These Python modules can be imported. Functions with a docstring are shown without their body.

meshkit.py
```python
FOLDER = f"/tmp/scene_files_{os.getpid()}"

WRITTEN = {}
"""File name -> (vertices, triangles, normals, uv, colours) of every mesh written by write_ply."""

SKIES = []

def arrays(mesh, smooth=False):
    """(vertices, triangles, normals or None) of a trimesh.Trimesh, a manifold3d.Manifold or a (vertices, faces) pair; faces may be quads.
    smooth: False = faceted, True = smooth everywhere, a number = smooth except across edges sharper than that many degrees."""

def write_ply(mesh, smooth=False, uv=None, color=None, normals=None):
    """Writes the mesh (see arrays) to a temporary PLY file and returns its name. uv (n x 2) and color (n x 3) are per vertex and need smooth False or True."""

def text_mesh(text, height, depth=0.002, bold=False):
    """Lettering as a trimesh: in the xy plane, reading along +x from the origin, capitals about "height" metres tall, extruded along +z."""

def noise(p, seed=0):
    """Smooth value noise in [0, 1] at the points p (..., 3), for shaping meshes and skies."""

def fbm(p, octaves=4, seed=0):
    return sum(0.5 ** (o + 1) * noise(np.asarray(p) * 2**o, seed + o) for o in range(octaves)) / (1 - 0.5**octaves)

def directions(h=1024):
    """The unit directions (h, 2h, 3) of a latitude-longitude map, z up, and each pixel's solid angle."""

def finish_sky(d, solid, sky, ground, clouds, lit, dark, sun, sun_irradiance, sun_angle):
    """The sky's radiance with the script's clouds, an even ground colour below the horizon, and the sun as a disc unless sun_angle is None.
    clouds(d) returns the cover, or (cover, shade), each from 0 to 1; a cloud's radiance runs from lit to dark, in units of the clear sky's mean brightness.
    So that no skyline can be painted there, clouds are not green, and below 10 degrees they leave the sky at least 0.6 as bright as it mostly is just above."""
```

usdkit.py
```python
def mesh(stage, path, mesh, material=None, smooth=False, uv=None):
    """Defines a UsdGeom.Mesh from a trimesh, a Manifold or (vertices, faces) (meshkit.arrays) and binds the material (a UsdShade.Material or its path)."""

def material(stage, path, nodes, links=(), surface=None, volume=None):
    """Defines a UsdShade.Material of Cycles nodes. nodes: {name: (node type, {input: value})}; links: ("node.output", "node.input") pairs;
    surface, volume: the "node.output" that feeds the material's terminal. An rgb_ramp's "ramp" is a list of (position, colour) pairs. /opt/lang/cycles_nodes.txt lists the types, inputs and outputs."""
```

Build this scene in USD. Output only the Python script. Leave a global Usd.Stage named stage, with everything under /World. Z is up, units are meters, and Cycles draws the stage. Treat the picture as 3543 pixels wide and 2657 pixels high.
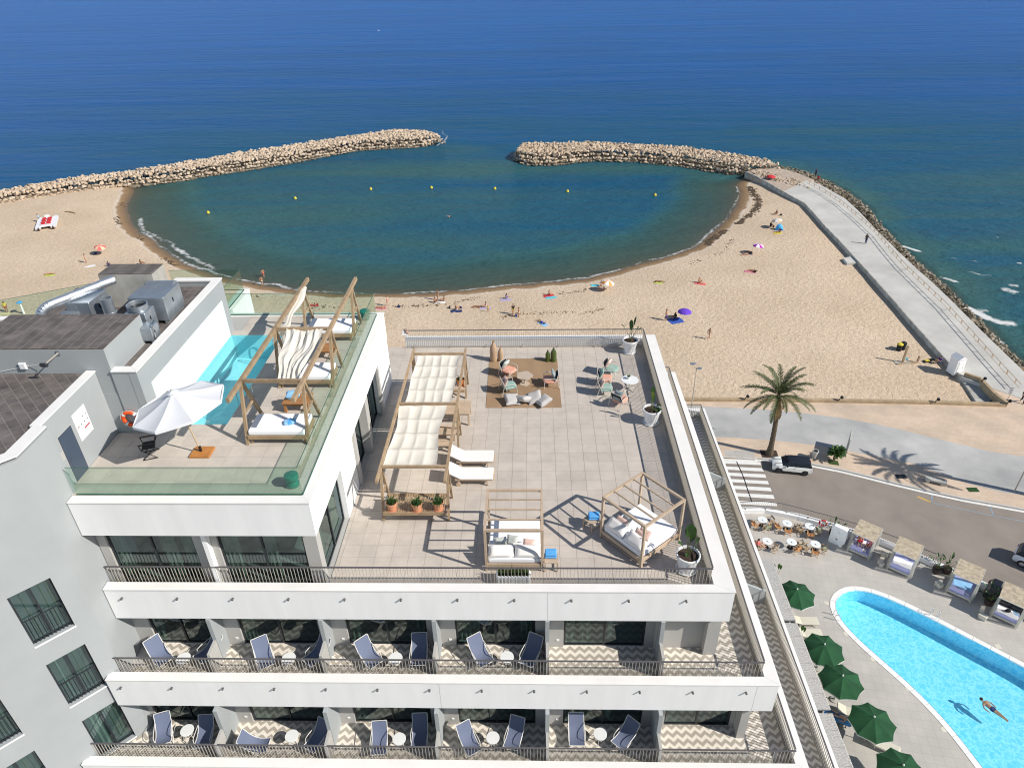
import math, random
import numpy as np, trimesh, usdkit
import manifold3d as m3
from scipy import ndimage
from shapely.geometry import Polygon, MultiPolygon, LineString, Point, box as sbox
from shapely.ops import unary_union
from shapely import contains_xy
from meshkit import noise, fbm
from pxr import Usd, UsdGeom, UsdLux, UsdShade, Gf, Sdf

stage = Usd.Stage.CreateInMemory()
UsdGeom.SetStageUpAxis(stage, 'Z')
UsdGeom.Xform.Define(stage, '/World'); UsdGeom.Scope.Define(stage, '/World/Looks')
RN = np.random.default_rng(7); random.seed(7)

# ---------------------------------------------------------------- camera, sky, sun
EYE = np.array([0, 0, 45.5]); FOC = 2431.2; W0, H0 = 3543, 2657
PITCH, ROLL, YAW = map(math.radians, (32.2, 1.245, -1.911))
_f0 = np.array([math.sin(YAW), math.cos(YAW), 0]); _r = np.array([math.cos(YAW), -math.sin(YAW), 0]); _z = np.array([0, 0, 1.0])
FWD = _f0*math.cos(PITCH) - _z*math.sin(PITCH); _d = -(_z*math.cos(PITCH) + _f0*math.sin(PITCH))
RGT = _r*math.cos(ROLL) + _d*math.sin(ROLL); DWN = -_r*math.sin(ROLL) + _d*math.cos(ROLL)
cam = UsdGeom.Camera.Define(stage, '/World/camera')
cam.CreateHorizontalApertureAttr(36.0); cam.CreateVerticalApertureAttr(36.0*767/1024)
cam.CreateFocalLengthAttr(36.0*FOC/W0); cam.CreateClippingRangeAttr(Gf.Vec2f(0.1, 20000))
cam.AddTransformOp().Set(Gf.Matrix4d(*RGT, 0, *(-DWN), 0, *(-FWD), 0, *EYE, 1))
cam.CreateExposureAttr(0.27)
SUN_EL = math.radians(37.5); SUN_H = np.array([0.925, -0.378]); SUN_H /= np.linalg.norm(SUN_H)
SUN = np.array([*(SUN_H*math.cos(SUN_EL)), math.sin(SUN_EL)])
sky_m = usdkit.material(stage, '/World/Looks/sky', {
    's': ('sky_texture', {'sky_type': 'single_scattering', 'sun_disc': False, 'sun_elevation': SUN_EL, 'sun_rotation': math.atan2(SUN_H[0], SUN_H[1]), 'altitude': 20.0, 'aerosol_density': 0.3}),
    'b': ('background_shader', {'strength': 0.085})}, [('s.color', 'b.color')], surface='b.background')
dome = UsdLux.DomeLight.Define(stage, '/World/sky'); UsdShade.MaterialBindingAPI.Apply(dome.GetPrim()).Bind(sky_m)
dome.GetPrim().SetCustomDataByKey('kind', 'structure')
sun = UsdLux.DistantLight.Define(stage, '/World/sun')
sun.CreateIntensityAttr(1.15); sun.CreateNormalizeAttr(True); sun.CreateAngleAttr(0.5); sun.CreateColorAttr(Gf.Vec3f(1, .95, .87))
_sx = np.cross([0, 0, 1], SUN); _sx /= np.linalg.norm(_sx); _sy = np.cross(SUN, _sx)
sun.AddTransformOp().Set(Gf.Matrix4d(*_sx, 0, *_sy, 0, *SUN, 0, 0, 0, 0, 1))

# ---------------------------------------------------------------- measuring: a spot of the survey photograph on a level, or on an upright plane
def ray(x, y):
    return RGT*((x - W0/2)/FOC) + DWN*((y - H0/2)/FOC) + FWD
VIEW = {'c1': (0,400,.4069),'c2':(0,900,.4069),'c3':(700,950,.422),'c4':(0,1500,.4069),'c5':(0,2000,.4069),'c6':(1200,1100,.3617),'c7':(1900,1050,.2712),'c8':(1200,1600,.3617),'d1':(1800,1550,.3617),'d2':(300,1950,.4261),'d3':(1100,1950,.4261),'d4':(1900,1950,.4261),'d5':(2500,1700,.2712),'d6':(3000,1700,.3013),'d7':(2600,2100,.4263),'d8':(2400,1200,.3316),'e1':(3000,1200,.3013),'e2':(2500,500,.4822),'e3':(1600,430,.4973),'e4':(0,400,.7233),'e5':(900,900,.4069),'e6':(1700,850,.4521),'g':(0,950,.226),'h':(900,1500,.226),'f':(2350,1350,.226),'D':(0,0,1.6017),'p':(0,0,1)}
def _px(k, x, y):
    o = VIEW[k]; return ray(o[0] + x*o[2], o[1] + y*o[2])
def S(k, x, y, z):
    r = _px(k, x, y); return EYE + r*((z - EYE[2])/r[2])
def SY(k, x, y, Y):
    r = _px(k, x, y); return EYE + r*((Y - EYE[1])/r[1])
def SX(k, x, y, X):
    r = _px(k, x, y); return EYE + r*((X - EYE[0])/r[0])
def SS(k, pts, z):
    return [S(k, x, y, z) for x, y in pts]
def xy(ps):
    return [(float(p[0]), float(p[1])) for p in ps]

# ---------------------------------------------------------------- scene tree helpers
_used = {}
def path_for(parent, name):
    base = (parent.GetPath().pathString if parent is not None else '/World') + '/' + name
    n = _used.get(base, -1) + 1; _used[base] = n
    return base if n == 0 else f'{base}_{n:03d}'
def tag(o, label=None, cat=None, group=None, kind=None):
    p = o.GetPrim() if hasattr(o, 'GetPrim') else o
    for k, v in (('label', label), ('category', cat), ('group', group), ('kind', kind)):
        if v: p.SetCustomDataByKey(k, v)
    return p
def thing(name, label, cat, loc=(0, 0, 0), rz=0.0, group=None, kind=None, tilt=None):
    x = UsdGeom.Xform.Define(stage, path_for(None, name))
    x.AddTranslateOp().Set(Gf.Vec3d(*map(float, loc))); x.AddRotateZOp().Set(float(rz))
    if tilt: x.AddRotateXYZOp().Set(Gf.Vec3f(*map(float, tilt)))
    return tag(x, label, cat, group, kind)
def obj(name, mesh, m, parent=None, smooth=False, label=None, kind=None):
    o = usdkit.mesh(stage, path_for(parent, name), mesh, m, smooth)
    return tag(o, label, None, None, kind)
def single(name, mesh, m, label, cat, group=None, kind=None, smooth=False):
    return tag(obj(name, mesh, m, None, smooth), label, cat, group, kind)
def struct(name, mesh, m, smooth=False):
    return obj(name, mesh, m, None, smooth, kind='structure')
_protos = {}
def copy(src, label, loc, rz=0.0, group=None, tilt=None, scale=None):
    name = _protos.get(src.GetPath().pathString, src.GetName())
    x = UsdGeom.Xform.Define(stage, path_for(None, name))
    x.GetPrim().GetReferences().AddInternalReference(src.GetPath())
    x.ClearXformOpOrder()
    x.MakeMatrixXform() if False else None
    M_ = Gf.Matrix4d().SetRotate(Gf.Rotation(Gf.Vec3d(0, 0, 1), float(rz)))
    if tilt is not None: M_ = Gf.Matrix4d().SetRotate(Gf.Rotation(Gf.Vec3d(*tilt[0]), float(tilt[1]))) * M_
    if scale: M_ = Gf.Matrix4d().SetScale(Gf.Vec3d(*(scale if np.ndim(scale) else (scale,)*3))) * M_
    M_.SetTranslateOnly(Gf.Vec3d(*map(float, loc)))
    op = x.AddTransformOp(opSuffix='place'); op.Set(M_); x.SetXformOpOrder([op])
    x.GetPrim().SetInstanceable(True)
    was = src.GetCustomData()
    return tag(x, label or was.get('label'), was.get('category'), group or was.get('group'))

# ---------------------------------------------------------------- shapes (vertices, triangles)
def J(*ms):
    ms = [m for m in (ms[0] if len(ms) == 1 and isinstance(ms[0], list) else ms) if len(m[0])]
    v, f, n = [], [], 0
    for a, b in ms:
        v.append(np.asarray(a, float)); f.append(np.asarray(b, int) + n); n += len(a)
    return np.vstack(v), np.vstack(f)
_BF = np.array([[0,2,1],[0,3,2],[4,5,6],[4,6,7],[0,1,5],[0,5,4],[1,2,6],[1,6,5],[2,3,7],[2,7,6],[3,0,4],[3,4,7]])
def box(x0, x1, y0, y1, z0, z1):
    v = np.array([[x0,y0,z0],[x1,y0,z0],[x1,y1,z0],[x0,y1,z0],[x0,y0,z1],[x1,y0,z1],[x1,y1,z1],[x0,y1,z1]], float)
    return v, _BF
def cbox(x0, x1, y0, y1, z0, z1, c=.02):
    """box with bevelled edges: hull of three shrunken boxes"""
    pts = np.vstack([box(x0,x1,y0+c,y1-c,z0+c,z1-c)[0], box(x0+c,x1-c,y0,y1,z0+c,z1-c)[0], box(x0+c,x1-c,y0+c,y1-c,z0,z1)[0]])
    return hull(pts)
def hull(pts):
    m = m3.Manifold.hull_points(np.asarray(pts, float)).to_mesh()
    return np.array(m.vert_properties[:, :3], float), np.array(m.tri_verts, int)
def beam(p, q, w, h, up=(0, 0, 1)):
    p, q = np.asarray(p, float), np.asarray(q, float); d = q - p; d /= np.linalg.norm(d)
    up = np.asarray(up, float)
    if abs(d @ up) > .98: up = np.array([0, 1.0, 0])
    s = np.cross(d, up); s /= np.linalg.norm(s); u = np.cross(s, d)
    v = [a + s*i*w/2 + u*j*h/2 for a in (p, q) for i, j in ((-1,-1),(1,-1),(1,1),(-1,1))]
    return np.array(v), np.array([[0,1,2],[0,2,3],[4,6,5],[4,7,6],[0,5,1],[0,4,5],[1,6,2],[1,5,6],[2,7,3],[2,6,7],[3,4,0],[3,7,4]])
def tube(pts, r, n=8, cap=True):
    pts = np.asarray(pts, float); k = len(pts); r = np.broadcast_to(r, k)
    t = np.gradient(pts, axis=0) if k > 2 else np.repeat([pts[1]-pts[0]], 2, 0)
    t = t/np.maximum(np.linalg.norm(t, axis=1, keepdims=True), 1e-9)
    a = np.array([0, 0, 1.0]) if abs(t[0][2]) < .9 else np.array([1.0, 0, 0])
    V = []
    for i in range(k):
        a = a - t[i]*(a @ t[i]); a /= np.linalg.norm(a); b = np.cross(t[i], a)
        for j in range(n):
            g = 2*math.pi*j/n; V.append(pts[i] + r[i]*(a*math.cos(g) + b*math.sin(g)))
    F = []
    for i in range(k-1):
        for j in range(n):
            p, q = i*n+j, i*n+(j+1) % n; F += [[p, q, q+n], [p, q+n, p+n]]
    if cap:
        V += [pts[0], pts[-1]]; c0 = k*n
        for j in range(n): F += [[c0, (j+1) % n, j], [c0+1, (k-1)*n+j, (k-1)*n+(j+1) % n]]
    return np.array(V), np.array(F)
def lathe(prof, n=20, c=(0, 0, 0)):
    prof = np.asarray(prof, float); k = len(prof); V, F = [], []
    for r, z in prof:
        for j in range(n):
            g = 2*math.pi*j/n; V.append([c[0]+r*math.cos(g), c[1]+r*math.sin(g), c[2]+z])
    for i in range(k-1):
        for j in range(n):
            p, q = i*n+j, i*n+(j+1) % n; F += [[p, q, q+n], [p, q+n, p+n]]
    return np.array(V), np.array(F)
def prism(poly, z0, z1):
    gs = getattr(poly, 'geoms', [poly]); out = []
    for g in gs:
        if g.geom_type != 'Polygon' or g.area < 1e-6: continue
        m = trimesh.creation.extrude_polygon(g, z1-z0, engine='earcut'); out.append((np.array(m.vertices) + [0, 0, z0], np.array(m.faces)))
    return J(out)
def sheet(poly, z):
    out = []
    for g in getattr(poly, 'geoms', [poly]):
        if g.geom_type != 'Polygon' or g.area < 1e-7: continue
        v, f = trimesh.creation.triangulate_polygon(g, engine='earcut'); v = np.asarray(v); f = np.asarray(f)
        if len(f) == 0: continue
        e1, e2 = v[f[:,1]]-v[f[:,0]], v[f[:,2]]-v[f[:,0]]; a = e1[:,0]*e2[:,1] - e1[:,1]*e2[:,0]; f = np.where((a > 0)[:, None], f, f[:, ::-1])
        out.append((np.column_stack([v, np.full(len(v), z)]), f))
    return J(out)
def grid(fn, nu, nv):
    """fn(u, v) -> points, u and v in 0..1"""
    u, v = np.meshgrid(np.linspace(0, 1, nu+1), np.linspace(0, 1, nv+1), indexing='ij')
    P = np.asarray(fn(u, v)); P = np.stack(P, -1).reshape(-1, 3); F = []
    i, j = np.meshgrid(np.arange(nu), np.arange(nv), indexing='ij'); a = (i*(nv+1)+j).ravel()
    F = np.vstack([np.stack([a, a+nv+1, a+nv+2], 1), np.stack([a, a+nv+2, a+1], 1)])
    return P, F
def thick(m, t):
    """a thin closed sheet from an open one, thickness t downwards"""
    v, f = m; n = len(v)
    e = np.vstack([f[:, [0,1]], f[:, [1,2]], f[:, [2,0]]]); key = {tuple(x) for x in e.tolist()}
    rim = np.array([(a, b) for a, b in key if (b, a) not in key])
    F = [f, f[:, ::-1] + n]
    if len(rim): F += [np.stack([rim[:,0], rim[:,0]+n, rim[:,1]+n], 1), np.stack([rim[:,0], rim[:,1]+n, rim[:,1]], 1)]
    return np.vstack([v, v - [0, 0, t]]), np.vstack(F)
def mv(m, loc=(0, 0, 0), rz=0, sc=1, rx=0, ry=0):
    v = np.asarray(m[0], float)*sc
    for a, (i, j) in ((rx, (1, 2)), (ry, (2, 0)), (rz, (0, 1))):
        if a:
            c, s = math.cos(math.radians(a)), math.sin(math.radians(a)); w = v.copy()
            w[:, i] = v[:, i]*c - v[:, j]*s; w[:, j] = v[:, i]*s + v[:, j]*c; v = w
    return v + np.asarray(loc, float), m[1]
def pillow(w, d, h, n=8, seed=0, pin=.12):
    """a stuffed cushion: two bulging sheets with pulled corners"""
    def side(s):
        def fn(u, v):
            x, y = 2*u-1, 2*v-1
            b = np.sqrt(np.clip((1-x**4)*(1-y**4), 0, 1))
            e = 1 - pin*(1 - np.abs(x)**2*np.abs(y)**2)*0 - pin*(np.abs(x)**4*(1-y*y) + np.abs(y)**4*(1-x*x))*.6
            return x*w/2*e, y*d/2*e, s*h/2*b*(1+.12*np.sin(3*x+seed)*np.cos(2.3*y+seed))
        m = grid(fn, n, n); return m if s > 0 else (m[0], m[1][:, ::-1])
    return J(side(1), side(-1))
def rbox(w, d, h, r, z=0, n=3):
    """rounded slab (mattress) w x d x h standing on z"""
    P = []
    for k in range(n+1):
        a = math.pi/2*k/n
        for sx in (-1, 1):
            for sy in (-1, 1):
                for i in range(5):
                    g = math.pi/2*i/4; c, s = math.cos(g), math.sin(g)
                    rr = r*(1 - math.cos(a))
                    rad = r - 0 if False else r*math.sin(a)
                    x = w/2 - r + r*math.sin(a)*c; y = d/2 - r + r*math.sin(a)*s
                    for zz in (z + h - r + r*math.cos(a), z + r - r*math.cos(a)): P.append((sx*x, sy*y, zz))
    return hull(P)

# ---------------------------------------------------------------- materials
def mat(name, col, rough=.6, var=.08, scale=2.0, bump=0.0, bscale=40.0, metal=0.0, spec=.4, rnd=0.0, col2=None, detail=4, stretch=None, trans=0, dist=.02, sheen=0):
    """plain procedural surface: two tones by noise, optional bump and per-object tone"""
    c = np.asarray(col, float); a = np.clip(c*(1-var), 0, 1); b = np.clip(c*(1+var), 0, 1) if col2 is None else np.asarray(col2, float)
    N = {'g': ('geometry', {}), 'n': ('noise_texture', {'scale': scale, 'detail': float(detail), 'roughness': .6}),
         'r': ('rgb_ramp', {'ramp': [(.3, tuple(a)), (.7, tuple(b))]}),
         'p': ('principled_bsdf', {'roughness': rough, 'metallic': metal, 'specular_ior_level': spec, 'sheen_weight': sheen})}
    L = [('n.fac', 'r.fac')]; src = 'g.position'
    if stretch:
        N['mp'] = ('mapping', {'mapping_type': 'point', 'scale': stretch}); L += [('g.position', 'mp.vector')]; src = 'mp.vector'
    L += [(src, 'n.vector')]; out = 'r.color'
    if rnd:
        N['o'] = ('object_info', {}); N['mr'] = ('map_range', {'from_min': 0., 'from_max': 1., 'to_min': 1-rnd, 'to_max': 1+rnd})
        N['h'] = ('hsv', {}); L += [('o.random', 'mr.value'), ('mr.result', 'h.value'), ('r.color', 'h.color')]; out = 'h.color'
    L += [(out, 'p.base_color')]
    if bump:
        N['bn'] = ('noise_texture', {'scale': bscale, 'detail': 3.0}); N['b'] = ('bump', {'strength': bump, 'distance': dist})
        L += [(src, 'bn.vector'), ('bn.fac', 'b.height'), ('b.normal', 'p.normal')]
    s = 'p.BSDF'
    if trans:
        N['t'] = ('translucent_bsdf', {}); N['mx'] = ('mix_closure', {'fac': trans}); L += [(out, 't.color'), ('p.BSDF', 'mx.closure1'), ('t.BSDF', 'mx.closure2')]; s = 'mx.closure'
    return usdkit.material(stage, '/World/Looks/' + name, N, L, surface=s)
def glass(name, tint, ior=1.5, rough=.0, gl=(1, 1, 1)):
    """thin pane: see-through with a mirror share that grows at grazing angles (front faces only, for a pane does not bend the rays inside)"""
    return usdkit.material(stage, '/World/Looks/' + name, {'t': ('transparent_bsdf', {'color': tint}), 'g': ('glossy_bsdf', {'color': gl, 'roughness': rough}), 'ge': ('geometry', {}),
        'iv': ('math', {'math_type': 'subtract', 'value1': 1.0}), 'mu': ('math', {'math_type': 'multiply'}), 'f': ('fresnel', {'IOR': ior}), 'm': ('mix_closure', {})},
        [('ge.backfacing', 'iv.value2'), ('iv.value', 'mu.value1'), ('f.fac', 'mu.value2'), ('mu.value', 'm.fac'), ('t.BSDF', 'm.closure1'), ('g.BSDF', 'm.closure2')], surface='m.closure')
K = {
 'white': mat('white_render', (.85,.85,.845), .55, .045, 1.0, .06, 60, stretch=(1.6, 1.6, .22)),
 'cap': mat('white_coping', (.78,.76,.73), .5, .04, 1.2),
 'grey_render': mat('grey_render', (.33,.352,.362), .7, .05, .5, .1, 50),
 'pier': mat('pier_render', (.42,.41,.39), .7, .05, .8),
 'dark_frame': mat('dark_frame', (.025,.03,.035), .35, .1, 5),
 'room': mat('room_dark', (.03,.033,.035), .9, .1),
 'curtain': mat('curtain', (.33,.37,.31), .9, .06, 2),
 'curtain_pale': mat('curtain_pale', (.7,.78,.7), .9, .06, 2),
 'window': glass('window_glass', (.6,.68,.67), 2.1, .01, (.75,.9,.92)),
 'balus': glass('balustrade_glass', (.83,.915,.87), 1.6),
 'balus_edge': mat('glass_edge', (.02,.1,.07), .2, .1),
 'rail': mat('rail_paint', (.40,.365,.315), .45, .08, 8), 'toprail': mat('top_rail_paint', (.10,.095,.10), .4, .08, 8),
 'tile': mat('terrace_tile', (.505,.448,.392), .65, .09, 1.6, .03, 60, rnd=.045),
 'grout': mat('tile_grout', (.31,.28,.25), .9, .1),
 'pale': mat('pale_tile', (.76,.70,.61), .5, .04, 1.5),
 'zig': mat('zigzag_tile', (.40,.36,.305), .5, .05, 1.5),
 'roof_tile': mat('roof_tile', (.125,.108,.1), .75, .3, 2.2, .1, 30, rnd=.18),
 'roof_grout': mat('roof_grout', (.24,.21,.19), .9, .1),
 'steel': mat('galvanised', (.42,.46,.5), .38, .12, 3, .05, 20, metal=.75),
 'chrome': mat('chrome', (.7,.72,.74), .16, .02, 1, metal=1.),
 'wood': mat('weathered_wood', (.33,.235,.145), .65, .22, 3, .1, 30, rnd=.1),
 'teak': mat('teak', (.36,.17,.065), .5, .18, 3, rnd=.08),
 'ashwood': mat('ash_wood', (.47,.36,.26), .6, .12, 3, rnd=.06),
 'canvas': mat('canvas', (.80,.76,.68), .85, .04, 2, trans=.25),
 'linen': mat('white_linen', (.83,.83,.86), .85, .02, 3),
 'cushion_white': mat('white_cushion', (.80,.77,.74), .85, .03, 3, .05, 80),
 'concrete': mat('stained_concrete', (.4,.385,.35), .85, .3, .8, .1, 20),
 'black': mat('black_rubber', (.015,.015,.017), .5, .1),
}
def fin(): pass

# ================================================================ the hotel
FT, FU, F2, F3, F4, RC = 26.5, 30.75, 23.3, 20.1, 16.9, 33.36
hotel = thing('hotel_building', 'white and grey stepped hotel with railed balconies, roof terraces and an angled grey wing', 'building')
def hp(name, mesh, m, **k): return obj(name, mesh, m, hotel, **k)
XW = -14.75                                             # the grey wall beside the terraces
def fascia_run(x0, x1, y0, z, joints, xl=None, thick_=.3, h=1.48, right=None, yfar=None, rthick=.62, far=None):
    """white parapet band in front (with panel joints), on the right side and at the far end, with its coping"""
    zt, zb = z + .5, z - .98; xs = [x0] + list(joints) + [x1]
    for a, b in zip(xs[:-1], xs[1:]):
        hp('parapet_panel', box(a + (.006 if a != x0 else 0), b - (.006 if b != x1 else 0), y0, y0 + thick_, zb, zt - .045), K['white'])
    hp('parapet_core', box(x0, x1 - .01, y0 + .01, y0 + thick_ - .01, zb + .01, zt - .05), K['pier'])
    e = .025
    if right:
        yf = yfar
        hp('side_parapet', box(x1 - rthick, x1, y0 + thick_ + .003, yf, zb, zt - .045), K['white'])
        hp('coping', prism(Polygon([(x0, y0 - e), (x1 + e, y0 - e), (x1 - rthick - e, y0 + thick_ + e), (x0, y0 + thick_ + e)]), zt - .04, zt), K['cap'])
        hp('coping', prism(Polygon([(x1 + e, y0 - e + .006), (x1 + e, yf + e), (x1 - rthick - e, yf + e), (x1 - rthick - e, y0 + thick_ + e + .006)]), zt - .04, zt), K['cap'])
    else:
        hp('coping', box(x0, x1, y0 - e, y0 + thick_ + e, zt - .04, zt), K['cap'])
def spouts(xs, y, z):
    for x in xs:
        hp('drain_spout', tube([(x, y + .02, z), (x, y - .085, z - .01)], .038, 8), K['toprail'])
fascia_run(-14.72, 6.77, 16.30, FT, [0.5], right=True, yfar=34.38)
spouts(list(np.arange(-14.17, 6, 1.935)), 16.30, FT + .08)
fascia_run(-15.05, 8.44, 15.05, F2, [-3.28, 7.71], right=True, yfar=35.7, rthick=.4)
spouts(list(np.arange(-14.6, 8, 1.83)), 15.05, F2 + .1)
fascia_run(-16.35, 9.72, 13.83, F3, [-7.9], right=True, yfar=37.4, rthick=.38)
fascia_run(-16.9, 12.15, 12.4, F4, [], right=True, yfar=41.3, rthick=.34)
hp('far_parapet', box(-7.0, 6.77 - .62, 34.03, 34.38, FT - .98, FT + .455), K['white']); hp('coping', box(-7.0, 6.77 - .66, 34.0, 34.4, FT + .46, FT + .5), K['cap'])
hp('far_parapet', box(-7.0, 8.44 - .4, 35.35, 35.7, F2 - .98, F2 + .455), K['white']); hp('coping', box(-7.0, 8.44 - .43, 35.3, 35.72, F2 + .46, F2 + .5), K['cap'])
hp('far_parapet', box(-7.0, 12.15 - .34, 40.95, 41.3, F4 - .98, F4 + .455), K['white']); hp('coping', box(5.0, 12.15 - .37, 40.9, 41.32, F4 + .46, F4 + .5), K['cap'])
# slabs and the solid core behind the rooms
hp('slab', box(-14.72, 6.14, 16.61, 34.02, FT - .6, FT - .03), K['pier'])
hp('slab', box(-15.0, 8.03, 15.36, 35.34, F2 - .6, F2 - .03), K['pier'])
hp('slab', box(-16.3, 9.33, 14.14, 37.38, F3 - .6, F3 - .03), K['pier'])
hp('slab', box(-16.85, 11.8, 12.72, 40.94, F4 - .6, F4 - .03), K['pier'])
hp('inner_wall', box(-14.6, 5.9, 18.4, 33.9, F2, F2 + 2.6), K['room'])
hp('inner_wall', box(-14.8, 7.3, 17.3, 34.6, F3, F3 + 2.6), K['room'])
hp('inner_wall', box(-15.0, 8.9, 15.3, 36.9, 0.0, F4 + 2.6), K['grey_render'])
hp('inner_wall', box(-14.6, -8.9, 18.6, 29.6, FT, FT + 2.7), K['room'])
hp('side_wall', box(6.0, 6.4, 17.4, 34.2, F2 - .02, F2 + 2.6), K['pier'])
hp('side_wall', box(7.3, 7.85, 16.3, 35.3, F3 - .02, F3 + 2.6), K['pier'])
hp('side_wall', box(8.9, 9.3, 15.2, 37.0, F4 - .02, F4 + 2.6), K['pier'])
hp('base_wall', box(9.3, 12.0, 12.8, 41.0, 0, F4 - .6), K['white'])

# windows: frame with panes and curtains
def window(p0, u, w, z0, z1, panes=2, inward=(0, 1), cur=(), fr=.07, host=hotel, depth=.08):
    """p0: left end at floor, u: direction along the wall, inward: into the room; cur: (from, to, kind) shares of the width with a curtain"""
    p0, u, n = np.array(p0, float), np.array(u, float), np.array(inward, float)
    def bar(a, b, za, zb, d0=0, d1=depth):
        q = [p0 + u*s + n*d for s, d in ((a, d0), (b, d0), (b, d1), (a, d1))]
        pts = [(*p, z) for z in (za, zb) for p in q]; return hull(pts)
    ms = [bar(0, w, z0, z0 + fr), bar(0, w, z1 - fr, z1), bar(0, fr, z0 + fr, z1 - fr), bar(w - fr, w, z0 + fr, z1 - fr)]
    f = obj('window', J(ms), K['dark_frame'], host)
    cw = (w - 2*fr)/panes
    for i in range(panes):
        a = fr + i*cw
        if i: obj('mullion', bar(a - fr/2, a + fr/2, z0 + fr, z1 - fr, -.01, depth), K['dark_frame'], f)
        obj('pane', bar(a + (fr/2 if i else 0), a + cw - (fr/2 if i < panes-1 else 0), z0 + fr, z1 - fr, .03, .045), K['window'], f)
    for a, b, kind in cur:
        def fn(s, t):
            x = a*w + (b-a)*w*s; d = .22 + .05*np.sin(s*(b-a)*w*38) + .015*np.sin(s*91)
            return p0[0] + u[0]*x + n[0]*d, p0[1] + u[1]*x + n[1]*d, z0 + .05 + (z1 - z0 - .1)*t
        obj('curtain', grid(fn, max(12, int((b-a)*w*40)), 2), K[kind], f, smooth=True)
    return f
def pier(x0, x1, y0, y1, z0, z1, m='pier'): hp('pier', box(x0, x1, y0, y1, z0, z1), K[m])
# terrace level under the upper terrace: front and side
ZS = FT + 2.78
for a, b in ((-14.72, -14.42), (-11.44, -10.62), (-7.68, -7.23)): pier(a, b, 16.97, 17.35, FT - .02, ZS)
pier(-11.0, -10.85, 16.75, 16.97, FT - .02, ZS, 'white')
window((-14.42, 17.05), (1, 0), 2.98, FT, ZS - .05, 2, (0, 1), [(0, .16, 'curtain'), (.55, .72, 'curtain'), (.8, .98, 'curtain')])
window((-10.62, 17.05), (1, 0), 2.94, FT, ZS - .05, 2, (0, 1), [(0, .2, 'curtain'), (.5, .62, 'curtain')])
for y0, y1, m in ((20.36, 22.55, 'white'), (24.5, 25.4, 'pier'), (27.6, 30.4, 'white')):
    hp('side_pier', box(-7.6, -7.16, y0, y1, FT - .02, ZS), K[m])
hp('side_pier', box(-7.16, -7.05, 22.3, 22.56, FT - .02, ZS), K['pier']); hp('side_pier', box(-7.16, -7.05, 24.5, 24.75, FT - .02, ZS), K['pier']); hp('side_pier', box(-7.16, -7.05, 27.35, 27.6, FT - .02, ZS), K['pier'])
hp('back_wall', box(-14.6, -7.6, 30.1, 30.4, FT - .02, ZS), K['white'])
window((-7.35, 17.36), (0, 1), 2.98, FT, ZS - .05, 2, (-1, 0), [(.1, .3, 'curtain'), (.7, .95, 'curtain')])
window((-7.4, 22.57), (0, 1), 1.92, FT, ZS - .05, 2, (-1, 0)); window((-7.4, 25.41), (0, 1), 2.18, FT, ZS - .05, 2, (-1, 0), [(.3, .45, 'curtain_pale')])
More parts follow.
